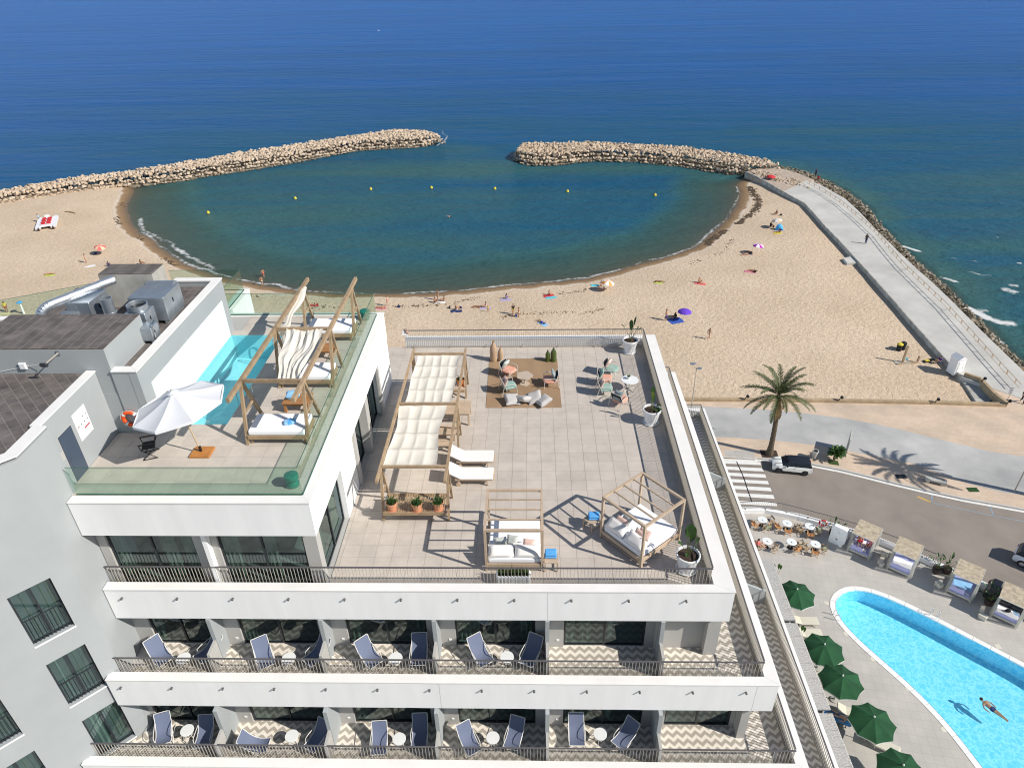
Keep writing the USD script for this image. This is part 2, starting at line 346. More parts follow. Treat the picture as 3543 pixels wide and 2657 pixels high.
# balcony levels: dividers, piers, sliding doors
DIV = [-11.45, -7.46, -3.46, .51, 4.52]
CUR2 = [[(.02, .15, 'curtain'), (.9, 1, 'curtain')], [(0, .16, 'curtain')], [(0, .14, 'curtain'), (.85, .98, 'curtain')], [(.02, .3, 'curtain'), (.8, .98, 'curtain')], [(0, .14, 'curtain'), (.2, .34, 'curtain'), (.55, .62, 'curtain_pale')]]
for lev, z, yg, yd in ((2, F2, 17.0, 16.25), (3, F3, 15.9, 14.85)):
    zs = z + 2.2; xs = [-14.9 if lev == 2 else -15.3] + DIV
    for i, x in enumerate(xs):
        if i: hp('balcony_divider', box(x - .07, x + .07, yd, yg + .05, z - .02, zs), K['grey_render']); hp('divider_post', box(x - .05, x + .05, yd - .62 if lev == 2 else yd - .6, yd - .004, z - .02, z + 1.12), K['pier'])
        x1 = xs[i+1] if i < len(xs)-1 else (6.4 if lev == 2 else 7.9)
        if lev == 2 and i == 5:
            hp('recess_wall', box(4.6, 6.2, 16.92, 17.2, z - .02, zs), K['pier']); continue
        a, b = x + (.62 if i else .75), x1 - .42
        if lev == 3 and i == 5: a, b = 4.95, 7.42
        pier(x + (.07 if i else 0), a, yg - .08, yg + .3, z - .02, zs); pier(b, x1 - .07, yg - .08, yg + .3, z - .02, zs)
        window((a, yg), (1, 0), b - a, z, zs, 2, (0, 1), CUR2[i % 5])
        hp('wall_socket', box(a - .26, a - .16, yg - .1, yg - .081, z + .35, z + .43), K['white'])
hp('corner_pier', box(6.2, 6.65, 16.61, 17.2, F2 - .02, F2 + 2.2), K['pier']); hp('corner_pier', box(4.43, 4.62, 16.6, 17.0, F2 - .02, F2 + 2.2), K['pier'])
hp('corner_pier', box(7.58, 7.88, 15.38, 16.0, F3 - .02, F3 + 2.2), K['pier'])
for y in (25.9,): hp('side_divider', hull([(x_, y_, z_) for y_ in (y, y+.12) for x_, z_ in ((6.41, F2), (7.9, F2), (7.9, F2 + .9), (6.41, F2 + 1.7))]), K['grey_render'])
for y in (24.5, 33.2): hp('side_divider', hull([(x_, y_, z_) for y_ in (y, y+.12) for x_, z_ in ((9.31, F4), (11.7, F4), (11.7, F4 + .8), (9.31, F4 + 2.0))]), K['grey_render'])
# zigzag floors: pale tile with bands of darker zigzag tiles
def zig_floor(poly, z):
    hp('balcony_floor', prism(poly, z - .03, z), K['pale'])
    x0, y0, x1, y1 = poly.bounds; per, rise, pitch = .35, .165, .32
    n = int((x1 - x0)/per*2) + 3
    xs = x0 - .05 + np.arange(n)*per/2; tri = (np.arange(n) % 2)*rise
    for k in range(int((y0 - rise)/pitch) - 1, int(y1/pitch) + 1):
        yb = k*pitch
        p = Polygon(list(zip(xs, yb + tri)) + list(zip(xs[::-1], yb + tri[::-1] + pitch*.5))).intersection(poly)
        if p.area > .01: hp('zigzag_band', sheet(p, z + .004), K['zig'])
zig_floor(Polygon([(-14.85, 15.36), (8.03, 15.36), (8.03, 35.3), (6.66, 35.3), (6.66, 16.93), (4.6, 17.0), (-14.2, 17.0), (-14.2, 16.3)]), F2)
zig_floor(Polygon([(-16.05, 14.15), (9.33, 14.15), (9.33, 37.3), (7.89, 37.3), (7.89, 15.9), (-14.4, 15.9)]), F3)
zig_floor(Polygon([(9.32, 12.75), (11.8, 12.75), (11.8, 40.93), (9.32, 40.93)]), F4)
# upper terrace block
hp('upper_parapet', box(-14.72, -7.0, 16.49, 16.8, FU - 1.43, FU - .045), K['white'])
hp('upper_parapet', box(-7.3, -7.0, 16.803, 29.8, FU - 1.43, FU - .045), K['white'])
hp('upper_parapet', box(-14.4, -7.3, 29.5, 29.8, FU - 1.43, FU - .045), K['white'])
hp('coping', prism(Polygon([(-14.72, 16.465), (-6.975, 16.465), (-7.32, 16.82), (-14.72, 16.82)]), FU - .04, FU), K['cap'])
hp('coping', prism(Polygon([(-6.975, 16.471), (-6.975, 29.83), (-7.32, 29.83), (-7.32, 16.826)]), FU - .04, FU), K['cap'])
hp('coping', box(-14.4, -7.325, 29.5, 29.83, FU - .04, FU), K['cap'])
PX0, PX1, PY0, PY1 = -13.49, -11.15, 20.72, 27.62       # roof pool
Uout = sbox(-14.72, 16.8, -7.3, 29.5); Upool = sbox(PX0, PY0, PX1, PY1)
hp('upper_slab', prism(Uout.difference(Upool), FU - 1.42, FU - .03), K['pier'])
hp('side_wall', box(-14.88, -14.4, 28.0, 32.6, FT, FU - .04), K['white']); hp('coping', box(-14.9, -14.38, 28.1, 32.63, FU - .038, FU + .002), K['cap'])
# walls beside the upper terrace
WB = -14.95
hp('terrace_wall', box(-15.3, WB, 17.1, 20.25, FU - .5, RC - .05), K['grey_render'])
hp('bulkhead_wall', box(-15.3, PX0 - .3, 20.25, 20.5, FU - .5, RC - .95), K['grey_render'])
# the angled wing with its recessed windows
WING = Polygon([(XW, 15.55), (XW, 17.1), (-15.1, 17.1), (-15.1, 20.4), (-34, 20.4), (-34, -3.7)])
w_solid = m3.CrossSection([np.array(WING.exterior.coords[:-1])[::-1] if not WING.exterior.is_ccw else np.array(WING.exterior.coords[:-1])]).extrude(RC - .16)
UW = np.array([.7071, .7071]); NW = np.array([-.7071, .7071])       # along the wing's face, and into it
def wing_pt(X): return np.array([X, X + 30.3])
WWIN = [(-16.02, 1.2, FT), (-16.02, 1.2, F2), (-15.97, 1.2, F3), (-17.92, 1.26, F2 + .03), (-17.92, 1.26, F3), (-16.02, 1.2, F4), (-17.92, 1.26, F4), (-19.9, 1.26, F3), (-19.9, 1.26, F4)]
for X, w, z in WWIN:
    p = wing_pt(X) - NW*.05; q = np.array([p, p + UW*w, p + UW*w + NW*.42, p + NW*.42])
    a = Polygon(q); c = np.array(a.exterior.coords[:-1]); c = c if a.exterior.is_ccw else c[::-1]
    w_solid -= m3.CrossSection([c]).extrude(2.26).translate((0, 0, z + .08))
hp('wing_wall', w_solid, K['grey_render'])
for i, (X, w, z) in enumerate(WWIN):
    p = wing_pt(X) + NW*.16
    window(p, UW, w, z + .08, z + 2.3, 2, NW, [[(.13, .3, 'curtain'), (.6, .95, 'curtain')], [(.1, .24, 'curtain_pale'), (.55, .78, 'curtain')], [(.1, .42, 'curtain_pale'), (.58, .9, 'curtain')]][i % 3], fr=.05)
    q = wing_pt(X) - NW*.03 - UW*.02
    obj('window_sill', hull([(*(q + UW*a + NW*b), zz) for a in (0, w + .04) for b in (0, .2) for zz in (z + .03, z + .078)]), K['cap'], hotel)
    if i != 2:
        g = [beam((*(wing_pt(X) + NW*.1), z + 1.12), (*(wing_pt(X) + UW*w + NW*.1), z + 1.12), .03, .03)]
        g += [beam((*(wing_pt(X) + UW*s + NW*.1), z + .1), (*(wing_pt(X) + UW*s + NW*.1), z + 1.1), .014, .014, (0, 1, 0)) for s in np.arange(.1, w, .115)]
        obj('window_guard', J(g), K['dark_frame'], hotel)
# copings of the upper walls
hp('coping', prism(Polygon([(XW + .04, 15.53), (XW + .04, 17.0), (-15.12, 17.0), (-15.12, 15.68)]), RC - .05, RC), K['cap'])
hp('coping', box(-15.22, WB + .04, 17.003, 20.24, RC - .05, RC), K['cap'])
c0 = wing_pt(XW + .02) - NW*.03; c1 = wing_pt(-32) - NW*.03
hp('coping', prism(Polygon([tuple(c0), tuple(c1), tuple(c1 + NW*.38), tuple(c0 + NW*.38 - UW*.12)]), RC - .049, RC - .002), K['cap'])
# pool-side bulkhead with its parapet, and the roof strip behind
hp('bulkhead_wall', box(PX0 - .28, PX0, 20.2, 28.02, FU - 1.3, RC - .05), K['grey_render'])
hp('bulkhead_wall', box(-14.38, PX0 - .283, 20.21, 20.5, FU - .4, RC - .05), K['grey_render'])
hp('bulkhead_wall', box(-15.4, PX0 - .283, 27.74, 28.02, FU - .4, RC - .05), K['grey_render'])
hp('coping', prism(Polygon([(PX0 + .03, 20.17), (PX0 + .03, 28.05), (PX0 - .31, 27.71), (PX0 - .31, 20.51)]), RC - .05, RC), K['cap'])
hp('coping', prism(Polygon([(-14.36, 20.17), (PX0 + .024, 20.17), (PX0 - .316, 20.51), (-14.36, 20.51)]), RC - .05, RC), K['cap'])
hp('coping', prism(Polygon([(PX0 + .024, 28.05), (-15.5, 28.05), (-15.5, 27.71), (PX0 - .316, 27.71)]), RC - .05, RC), K['cap'])
hp('coping', box(-24, -19.85, 24.1, 24.42, RC - .05, RC), K['cap']); hp('bulkhead_wall', box(-24, -19.9, 24.13, 24.4, 20, RC - .05), K['white'])
hp('plant_roof_base', box(-19.9, PX0 - .3, 20.45, 27.74, FU - .4, RC - .35), K['concrete'])
# pale pool panel on the bulkhead wall
hp('pool_panel', box(PX0, PX0 + .02, PY0 + .1, PY1 - .1, FU + .04, FU + 1.75), mat('pool_panel', (.72, .84, .82), .35, .03, 1))
# lift block and stained concrete block on the roof
ZE = 45.5 - 11.34
hp('lift_block', box(-19.2, -14.37, 20.26, 22.86, RC - 1.0, ZE), K['grey_render'])
hp('concrete_block', box(-17.35, -15.16, 25.75, 26.8, RC - .4, 34.5), K['concrete'])

def tiles(name, host, poly, z, w, l, ang, gap, m, h=.02, org=(0, 0), bond=0.0, jit=.0015, limit=300, kind=None):
    """lay slabs w x l (along the turned x, y) inside poly as parts of the host; the nearest `limit` singly, the rest as one part"""
    c, s = math.cos(math.radians(ang)), math.sin(math.radians(ang)); R_ = np.array([[c, -s], [s, c]])
    o = np.array(org, float); b = (np.array(poly.exterior.coords) - o) @ R_
    out = []
    for i in range(int(b[:,0].min()//w) - 1, int(b[:,0].max()//w) + 2):
        for j in range(int(b[:,1].min()//l) - 2, int(b[:,1].max()//l) + 2):
            off = l*bond*(i % 2)
            q = np.array([(i*w + gap/2, j*l + off + gap/2), ((i+1)*w - gap/2, j*l + off + gap/2), ((i+1)*w - gap/2, (j+1)*l + off - gap/2), (i*w + gap/2, (j+1)*l + off - gap/2)]) @ R_.T + o
            t = Polygon(q).intersection(poly)
            if t.area > .01*w*l and t.geom_type == 'Polygon': out.append(t)
    out.sort(key=lambda t: np.linalg.norm(np.array([t.centroid.x, t.centroid.y, z]) - EYE))
    r = random.Random(len(out)); rest = []
    for k, t in enumerate(out):
        mesh = prism(t, z - h, z + r.uniform(-jit, jit))
        if k < limit: obj(name, mesh, m, host)
        else: rest.append(mesh)
    if rest: obj(name + '_field', J(rest), m, host, kind='stuff')
TF = Polygon([(-7.15, 16.65), (6.12, 16.65), (6.12, 34.02), (-14.3, 34.02), (-14.3, 30.42), (-7.15, 30.42)])
tf = struct('terrace_floor', prism(TF, FT - .03, FT - .008), K['grout'])
tiles('tile', tf, TF, FT, .6155, .62, 0, .01, K['tile'], org=(-6.386, 18.295))
hp('terrace_edge_floor', box(-14.4, -7.16, 16.62, 17.04, FT - .028, FT), K['tile'])
UF = Polygon([(-14.93, 16.83), (-7.33, 16.83), (-7.33, 29.48), (-13.2, 29.48), (-13.2, 28.05), (PX0, 28.05), (PX0, 20.2), (-14.93, 20.2)]).difference(Upool.buffer(.0))
uf = struct('upper_terrace_floor', prism(UF, FU - .03, FU - .008), K['grout'])
tiles('tile', uf, UF if UF.geom_type == 'Polygon' else max(UF.geoms, key=lambda g: g.area), FU, .62, .62, 0, .01, K['tile'], org=(-9.2, 19.41))
RF = Polygon([(-15.15, 15.75), (-15.15, 17.0), (-15.24, 17.0), (-15.24, 20.25), (-24, 20.25), (-24, 6.85)])
rf = struct('wing_roof', prism(RF, RC - .17, RC - .125), K['roof_grout']); tiles('roof_tile', rf, RF, RC - .12, .31, .62, 45, .022, K['roof_tile'], org=(-15.86, 17.41), bond=.5, jit=.004)
RE = sbox(-19.2, 20.27, -14.38, 22.85)
re_ = struct('lift_roof', prism(RE, ZE, ZE + .036), K['roof_grout']); tiles('roof_tile', re_, RE, ZE + .04, .325, .64, 0, .02, K['roof_tile'], org=(-16.9, 21.59), bond=.5, jit=.004)
RS = sbox(-19.8, 20.52, PX0 - .32, 27.7).difference(sbox(-19.8, 20.2, -14.36, 22.87))
rs = struct('plant_roof', prism(RS, RC - .34, RC - .274), K['roof_grout']); tiles('roof_tile', rs, RS, RC - .27, .325, .64, 0, .02, K['roof_tile'], org=(-16.9, 21.59), bond=.5, jit=.004)
RB = sbox(-17.34, 25.76, -15.17, 26.79)
rb_ = struct('block_roof', prism(RB, 34.5, 34.52), K['roof_grout']); tiles('roof_tile', rb_, RB, 34.535, .325, .64, 0, .012, K['roof_tile'], org=(-16.9, 21.59), bond=.5)

# ---------------------------------------------------------------- railings and glass balustrades
def railing(label, pts, z, h=1.1, low=.12, step=.118, group='thin bar railings along the balconies', ts=.035, bs=.02, cat='railing', name='balcony_railing', brackets=2.0, m='rail'):
    r = thing(name, label, cat, group=None)
    top, bot, L = [], [], 0
    for a, b in zip(pts[:-1], pts[1:]):
        a, b = np.array(a, float), np.array(b, float); d = b - a; n = np.linalg.norm(d); d /= n
        top.append(beam((*a, z + h), (*b, z + h), ts*1.4, ts)); bot.append(beam((*a, z + low), (*b, z + low), ts, ts*.8))
        for s in np.arange(step/2, n, step):
            p = a + d*s; obj('bar', beam((*p, z + low), (*p, z + h - ts/2), bs*2.2 if abs(d[1]) > .5 else bs*.7, bs*.7 if abs(d[1]) > .5 else bs*1.1, (0, 1, 0)), K[m], r)
        for s in np.arange(.5, n, brackets):
            p = a + d*s; q = np.array([d[1], -d[0]])
            obj('bracket', beam((*(p - q*.05), z + low - .02), (*(p + q*.16), z + low - .02), .06, .05), K[m], r)
    obj('top_rail', J(top), K['toprail' if m == 'rail' else m], r); obj('bottom_rail', J(bot), K[m], r)
    return r
railing('thin bar railing along the front edge of the large tiled terrace', [(-14.7, 16.76), (6.05, 16.76)], FT)
railing('thin bar railing on the right-hand side of the large tiled terrace', [(6.05, 16.82), (6.05, 33.9)], FT)
railing('thin bar railing at the sea end of the large tiled terrace', [(6.0, 33.93), (-6.98, 33.93)], FT, step=.105)
railing('thin bar railing in front of the upper row of balconies with blue chairs', [(-14.9, 15.5), (7.96, 15.5)], F2)
railing('thin bar railing on the side balcony below the large terrace', [(7.96, 15.56), (7.96, 35.25), (7.0, 35.25)], F2)
railing('thin bar railing in front of the lower row of balconies with blue chairs', [(-16.2, 14.27), (9.26, 14.27)], F3)
railing('middle one of the three side balcony railings stepping down to the pool', [(9.26, 14.33), (9.26, 37.2)], F3)
railing('lowest and outermost side balcony railing, beside the striped crossing', [(11.73, 12.8), (11.73, 40.85), (9.5, 40.85)], F4, step=.125)
def balustrade(label, pts, z, h=1.1, step=1.03):
    t = thing('glass_balustrade', label, 'balustrade'); ed = []
    for a, b in zip(pts[:-1], pts[1:]):
        a, b = np.array(a, float), np.array(b, float); d = b - a; n = np.linalg.norm(d); d /= n; k = max(1, round(n/step))
        for i in range(k):
            p, q = a + d*(n*i/k + .006), a + d*(n*(i+1)/k - .006)
            obj('glass_panel', beam((*p, z + h/2), (*q, z + h/2), .016, h), K['balus'], t)
        ed.append(beam((*a, z + h + .006), (*b, z + h + .006), .02, .012)); ed.append(beam((*a, z + .015), (*b, z + .015), .04, .03))
    obj('edge_strip', J(ed), K['balus_edge'], t); return t
balustrade('green tinted glass balustrade around the rooftop pool terrace, front and right', [(-14.6, 16.86), (-7.29, 16.86), (-7.29, 29.6)], FU)
balustrade('green tinted glass balustrade at the sea end of the rooftop pool terrace', [(-7.33, 29.62), (-14.35, 29.62)], FU)
balustrade('green tinted glass corner balustrade beyond the grey pool wall', [(-14.6, 28.2), (-14.6, 32.45), (-18.2, 32.45)], FU)
balustrade('long glass balustrade behind the silver air duct, facing the sand', [(-21.0, 31.25), (-25.2, 28.95)], FU - .05)

# ================================================================ the setting: sea, beach, breakwaters, jetty, promenade, road, pool deck
ZSEA, ZB, ZD = -1.5, -0.5, -0.1
shore = [('p',463,650),('D',289,411),('p',441,702),('p',446,757),('p',474,800),('p',526,832),('p',590,882),('p',651,918),('p',735,950),('p',830,972),('p',924,990),('p',1010,1003),('p',1095,1012),('p',1200,1018),('p',1295,1019),('p',1430,1017),('p',1560,1010),('p',1700,993),('p',1860,981),('p',2016,967),('p',2152,931),('p',2288,895),('p',2405,857),('p',2470,800),('p',2522,753),('p',2552,700),('p',2560,672),('p',2550,640)]
SH = xy([S(k, x, y, ZSEA) for k, x, y in shore])
jl = [(2712,664),(2748,684),(2784,703),(2820,742),(2852,780),(2905,833),(2953,886),(3000,937),(3045,987),(3100,1048),(3151,1108),(3195,1156),(3238,1204),(3290,1262),(3330,1306)]
jr = [(2790,625),(2838,640),(2924,688),(2975,735),(3035,799),(3103,866),(3175,934),(3223,975),(3296,1045),(3397,1146),(3537,1281),(3700,1440)]
JL, JR = xy([S('p', x, y, 0.0) for x, y in jl]), xy([S('p', x, y, 0.0) for x, y in jr])
seaR = xy([S('p', x, y, ZSEA) for x, y in ((2640,575),(2740,590),(2850,628),(2935,672),(2990,712),(3000,752),(3045,797),(3112,864),(3185,930),(3235,972),(3310,1042),(3412,1146),(3550,1275),(3720,1420))])
LAND = Polygon([(-200, 30), (230, 30), (230, seaR[-1][1])] + seaR[::-1] + SH[::-1] + xy([S('p', 430, 630, ZSEA), S('p', 0, 680, ZSEA), S('p', -300, 740, ZSEA)])).buffer(0)
gx = np.arange(-190, 160.1, 1.0); gy = np.arange(44, 260.1, 1.0); GX, GY = np.meshgrid(gx, gy, indexing='ij')
on = contains_xy(LAND, GX, GY); dist = ndimage.distance_transform_edt(on) - ndimage.distance_transform_edt(~on)
dist = ndimage.gaussian_filter(dist, 1.0)
nz = fbm(np.stack([GX*.12, GY*.12, GX*0], -1), 4, 3) - .5
gz = np.where(dist > 0, ZSEA + 1.02*(1 - np.exp(-np.maximum(dist, 0)/7.0)) + nz*.16*np.clip(dist/6, 0, 1), ZSEA + np.maximum(dist, -40)*.09)
def height_at(x, y):
    i = np.clip((np.asarray(x) - gx[0])/1.0, 0, len(gx)-1.001); j = np.clip((np.asarray(y) - gy[0])/1.0, 0, len(gy)-1.001)
    return ndimage.map_coordinates(gz, [np.atleast_1d(i), np.atleast_1d(j)], order=1)
def SB(k, x, y, n=3):
    """a spot on the sloping beach"""
    z = ZB
    for _ in range(n): p = S(k, x, y, z); z = float(height_at(p[0], p[1])[0])
    return S(k, x, y, z)
nx, ny = len(gx), len(gy); a_ = (np.arange(nx-1)[:, None]*ny + np.arange(ny-1)[None]).ravel()
bf = np.vstack([np.stack([a_, a_+ny, a_+ny+1], 1), np.stack([a_, a_+ny+1, a_+1], 1)])
sand_m = usdkit.material(stage, '/World/Looks/sand', {
    'g': ('geometry', {}), 'x': ('separate_xyz', {}), 'n1': ('noise_texture', {'scale': .09, 'detail': 5.0}), 'n2': ('noise_texture', {'scale': 2.6, 'detail': 4.0, 'roughness': .65}), 'n3': ('noise_texture', {'scale': .5, 'detail': 3.0}),
    'dry': ('rgb_ramp', {'ramp': [(.3, (.525,.41,.295)), (.7, (.61,.485,.36))]}), 'grain': ('rgb_ramp', {'ramp': [(.3, (.84,.83,.81)), (.6, (1.06,1.06,1.06))]}),
    'mul': ('mix_color', {'blend_type': 'multiply', 'fac': 1.0}), 'wet': ('map_range', {'from_min': -1.52, 'from_max': -1.12, 'to_min': 0., 'to_max': 1.}), 'wn': ('math', {'math_type': 'multiply_add', 'value2': .35, 'value3': -.17}), 'wa': ('math', {'math_type': 'add'}),
    'wr': ('rgb_ramp', {'ramp': [(.0, (.13,.095,.06)), (.45, (.24,.155,.085)), (.75, (.31,.205,.115)), (1., (1,1,1))]}), 'isdry': ('map_range', {'from_min': .7, 'from_max': .95, 'to_min': 0., 'to_max': 1., 'clamp': True}), 'mixw': ('mix_color', {}),
    'ro': ('map_range', {'from_min': .0, 'from_max': .8, 'to_min': .3, 'to_max': .95, 'clamp': True}),
    'bn': ('noise_texture', {'scale': 1.7, 'detail': 3.5, 'roughness': .6, 'distortion': .6}), 'b': ('bump', {'strength': .8, 'distance': .2}), 'p': ('principled_bsdf', {'specular_ior_level': .2})},
    [('g.position','n1.vector'),('g.position','n2.vector'),('g.position','n3.vector'),('g.position','bn.vector'),('g.position','x.vector'),('n1.fac','dry.fac'),('n2.fac','grain.fac'),('dry.color','mul.a'),('grain.color','mul.b'),
     ('x.z','wet.value'),('n3.fac','wn.value1'),('wet.result','wa.value1'),('wn.value','wa.value2'),('wa.value','wr.fac'),('wa.value','isdry.value'),('isdry.result','mixw.fac'),('wr.color','mixw.a'),('mul.result','mixw.b'),('mixw.result','p.base_color'),
     ('wa.value','ro.value'),('ro.result','p.roughness'),('bn.fac','b.height'),('b.normal','p.normal')], surface='p.BSDF')
struct('beach', (np.stack([GX, GY, gz], -1).reshape(-1, 3), bf), sand_m, smooth=True)

# sea: one sheet to the horizon, finer near the shore; its depth below rides along as a mesh attribute
def axis(lo, hi, step, far, k=26):
    e = np.geomspace(step, far, k).cumsum(); e = e[e < far]
    return np.concatenate([lo - e[::-1], np.arange(lo, hi + .1, step), hi + e])
sx_, sy_ = axis(-188, 158, 1.6, 9000), axis(46, 258, 1.6, 12000); sy_ = sy_[sy_ > 20]
SXX, SYY = np.meshgrid(sx_, sy_, indexing='ij')
inside = (SXX > gx[0]) & (SXX < gx[-1]) & (SYY > gy[0]) & (SYY < gy[-1])
dd = np.full(SXX.shape, -60.0); dd[inside] = ndimage.map_coordinates(dist, [SXX[inside] - gx[0], SYY[inside] - gy[0]], order=1)
LAG = Polygon(SH + xy([S('p', x, y, ZSEA) for x, y in ((2440,590),(2197,545),(1900,545),(1779,540),(1519,480),(1230,505),(868,570),(600,610))])).buffer(0)
lag = contains_xy(LAG, SXX, SYY).astype(float); lag = ndimage.gaussian_filter(lag, 2.5)
off = np.sqrt(np.maximum(SYY - 150, 0)**2 + np.maximum(np.abs(SXX - 20) - 90, 0)**2)
tone = np.clip(-dd/22, 0, 1)
sea_tone = lag*(.06 + .36*np.clip(-dd/16, 0, 1)) + (1 - lag)*(.14*np.clip(-dd/9, 0, 1) + .28 + .5*(1 - np.exp(-off/170)))
nu, nv = SXX.shape; a_ = (np.arange(nu-1)[:, None]*nv + np.arange(nv-1)[None]).ravel()
sf = np.vstack([np.stack([a_, a_+nv, a_+nv+1], 1), np.stack([a_, a_+nv+1, a_+1], 1)])
sea_m = usdkit.material(stage, '/World/Looks/sea_water', {
    'g': ('geometry', {}), 'at': ('attribute', {'attribute': 'water_tone'}), 'ad': ('attribute', {'attribute': 'water_depth'}),
    'mpc': ('mapping', {'mapping_type': 'point', 'scale': (.009,.045,1)}), 'nc': ('noise_texture', {'scale': 1.0, 'detail': 5.0, 'roughness': .6}), 'ma': ('math', {'math_type': 'multiply_add', 'value2': .5, 'value3': -.25}), 'ad2': ('math', {'math_type': 'add'}),
    'cr': ('rgb_ramp', {'ramp': [(.0, (.14,.15,.105)), (.12, (.07,.135,.115)), (.35, (.034,.108,.118)), (.5, (.006,.08,.165)), (.72, (.002,.078,.26)), (1., (.003,.1,.37))]}),
    'm1': ('mapping', {'mapping_type': 'point', 'scale': (.1,.3,1), 'rotation': (0,0,.08)}), 'w1': ('noise_texture', {'scale': 1.0, 'detail': 2.0}), 'm2': ('mapping', {'mapping_type': 'point', 'scale': (.55,1.25,1), 'rotation': (0,0,-.05)}), 'w2': ('noise_texture', {'scale': 1.0, 'detail': 4.0, 'roughness': .62}),
    'm3': ('mapping', {'mapping_type': 'point', 'scale': (.012,.085,1), 'rotation': (0,0,-.1)}), 'w3': ('noise_texture', {'scale': 1.0, 'detail': 2.0}),
    's1': ('math', {'math_type': 'multiply_add', 'value2': 1.6}), 's3': ('math', {'math_type': 'multiply_add', 'value2': 3.0}), 'b': ('bump', {'strength': 1.0, 'distance': .55}),
    'p': ('principled_bsdf', {'roughness': .3, 'specular_ior_level': .06, 'ior': 1.33, 'specular_tint': (.4,.68,1.)}), 'tr': ('transparent_bsdf', {'color': (.93,.97,.96)}), 'mr': ('map_range', {'from_min': .0, 'from_max': 2.4, 'to_min': .06, 'to_max': 1., 'clamp': True}), 'mx': ('mix_closure', {})},
    [('g.position','mpc.vector'),('mpc.vector','nc.vector'),('nc.fac','ma.value1'),('at.fac','ad2.value1'),('ma.value','ad2.value2'),('ad2.value','cr.fac'),('cr.color','p.base_color'),
     ('g.position','m1.vector'),('m1.vector','w1.vector'),('g.position','m2.vector'),('m2.vector','w2.vector'),('g.position','m3.vector'),('m3.vector','w3.vector'),('w1.fac','s1.value1'),('w2.fac','s1.value3'),('w3.fac','s3.value1'),('s1.value','s3.value3'),('s3.value','b.height'),('b.normal','p.normal'),
     ('ad.fac','mr.value'),('mr.result','mx.fac'),('tr.BSDF','mx.closure1'),('p.BSDF','mx.closure2')], surface='mx.closure')
sea = usdkit.mesh(stage, path_for(None, 'sea'), (np.stack([SXX, SYY, np.full(SXX.shape, ZSEA)], -1).reshape(-1, 3), sf), sea_m, True); tag(sea, kind='structure')
for nm, val in (('water_tone', sea_tone), ('water_depth', np.maximum(-dd, 0)*(.18 + .7*(1 - lag)))):
    UsdGeom.PrimvarsAPI(sea).CreatePrimvar(nm, Sdf.ValueTypeNames.FloatArray, 'vertex').Set(list(map(float, val.ravel())))
# surf: thin foam along the lagoon's edge and in breakers beside the jetty
foam_m = usdkit.material(stage, '/World/Looks/foam', {'g': ('geometry', {}), 'n': ('noise_texture', {'scale': 1.1, 'detail': 6.0, 'roughness': .7}), 'a': ('attribute', {'attribute': 'cover'}), 'ad': ('math', {'math_type': 'add'}), 'r': ('map_range', {'from_min': .92, 'from_max': 1.25, 'to_min': 0., 'to_max': .85, 'clamp': True}),
    'd': ('diffuse_bsdf', {'color': (.72,.73,.72)}), 't': ('transparent_bsdf', {}), 'm': ('mix_closure', {})}, [('g.position','n.vector'),('n.fac','ad.value1'),('a.fac','ad.value2'),('ad.value','r.value'),('r.result','m.fac'),('t.BSDF','m.closure1'),('d.BSDF','m.closure2')], surface='m.closure')
def foam(line, width, z, cover=.6, shift=0.0):
    L = LineString(line); n = max(10, int(L.length/.45)); P = np.array([L.interpolate(t, normalized=True).coords[0] for t in np.linspace(0, 1, n)])
    T = np.gradient(P, axis=0); T /= np.linalg.norm(T, axis=1, keepdims=True); N = np.stack([-T[:,1], T[:,0]], 1)
    wob = (fbm(np.stack([np.arange(n)*.09, np.zeros(n), np.full(n, shift)], -1), 3, 5) - .5)*width*1.1
    rows = [P + N*(wob[:, None] + width*o + shift) for o in (-.5, -.22, 0, .22, .5)]
    prof = np.array([0, .75, 1, .6, 0])*cover; k = len(rows)
    V = np.stack([np.column_stack([r, np.full(n, z)]) for r in rows], 1).reshape(-1, 3)
    env = np.minimum(1, np.minimum(np.arange(n), np.arange(n)[::-1])/3.)*(.8 + .5*fbm(np.stack([np.arange(n)*.05, np.ones(n), np.zeros(n)], -1), 2, 9))
    i, j = np.meshgrid(np.arange(n-1), np.arange(k-1), indexing='ij'); a = (i*k + j).ravel()
    F = np.vstack([np.stack([a, a+k, a+k+1], 1), np.stack([a, a+k+1, a+1], 1)])
    o = obj('sea_foam', (V, F), foam_m, None, True, kind='stuff')
    UsdGeom.PrimvarsAPI(o).CreatePrimvar('cover', Sdf.ValueTypeNames.FloatArray, 'vertex').Set(list(map(float, (env[:, None]*prof[None]).ravel())))
    return o
foam(SH[4:], 1.9, ZSEA + .02, .53, .3); foam(SH[6:], 1.2, ZSEA + .03, .58, -.9); foam(SH[3:9], 2.4, ZSEA + .025, .56, 1.8)
for pts, w, c in ((((1215,715),(1300,735),(1380,760),(1470,780)), 1.6, .8), (((1520,940),(1600,965),(1680,990),(1745,1005)), 1.9, .72), (((1670,1155),(1780,1190),(1880,1235),(1990,1265),(2163,1285)), 3.2, .8), (((1950,1030),(2050,1050),(2163,1085)), 3.5, .68), (((2090,850),(2163,858)), 1.2, .7), (((1910,1390),(1970,1420),(2040,1450)), 2.4, .75), (((1960,665),(1985,672)), .8, .6), (((1130,640),(1170,665),(1215,690)), 1.6, .66), (((2020,1010),(2163,1020)), 2.2, .62)):
    foam(xy(SS('e2', pts, ZSEA)), w, ZSEA + .04, c)
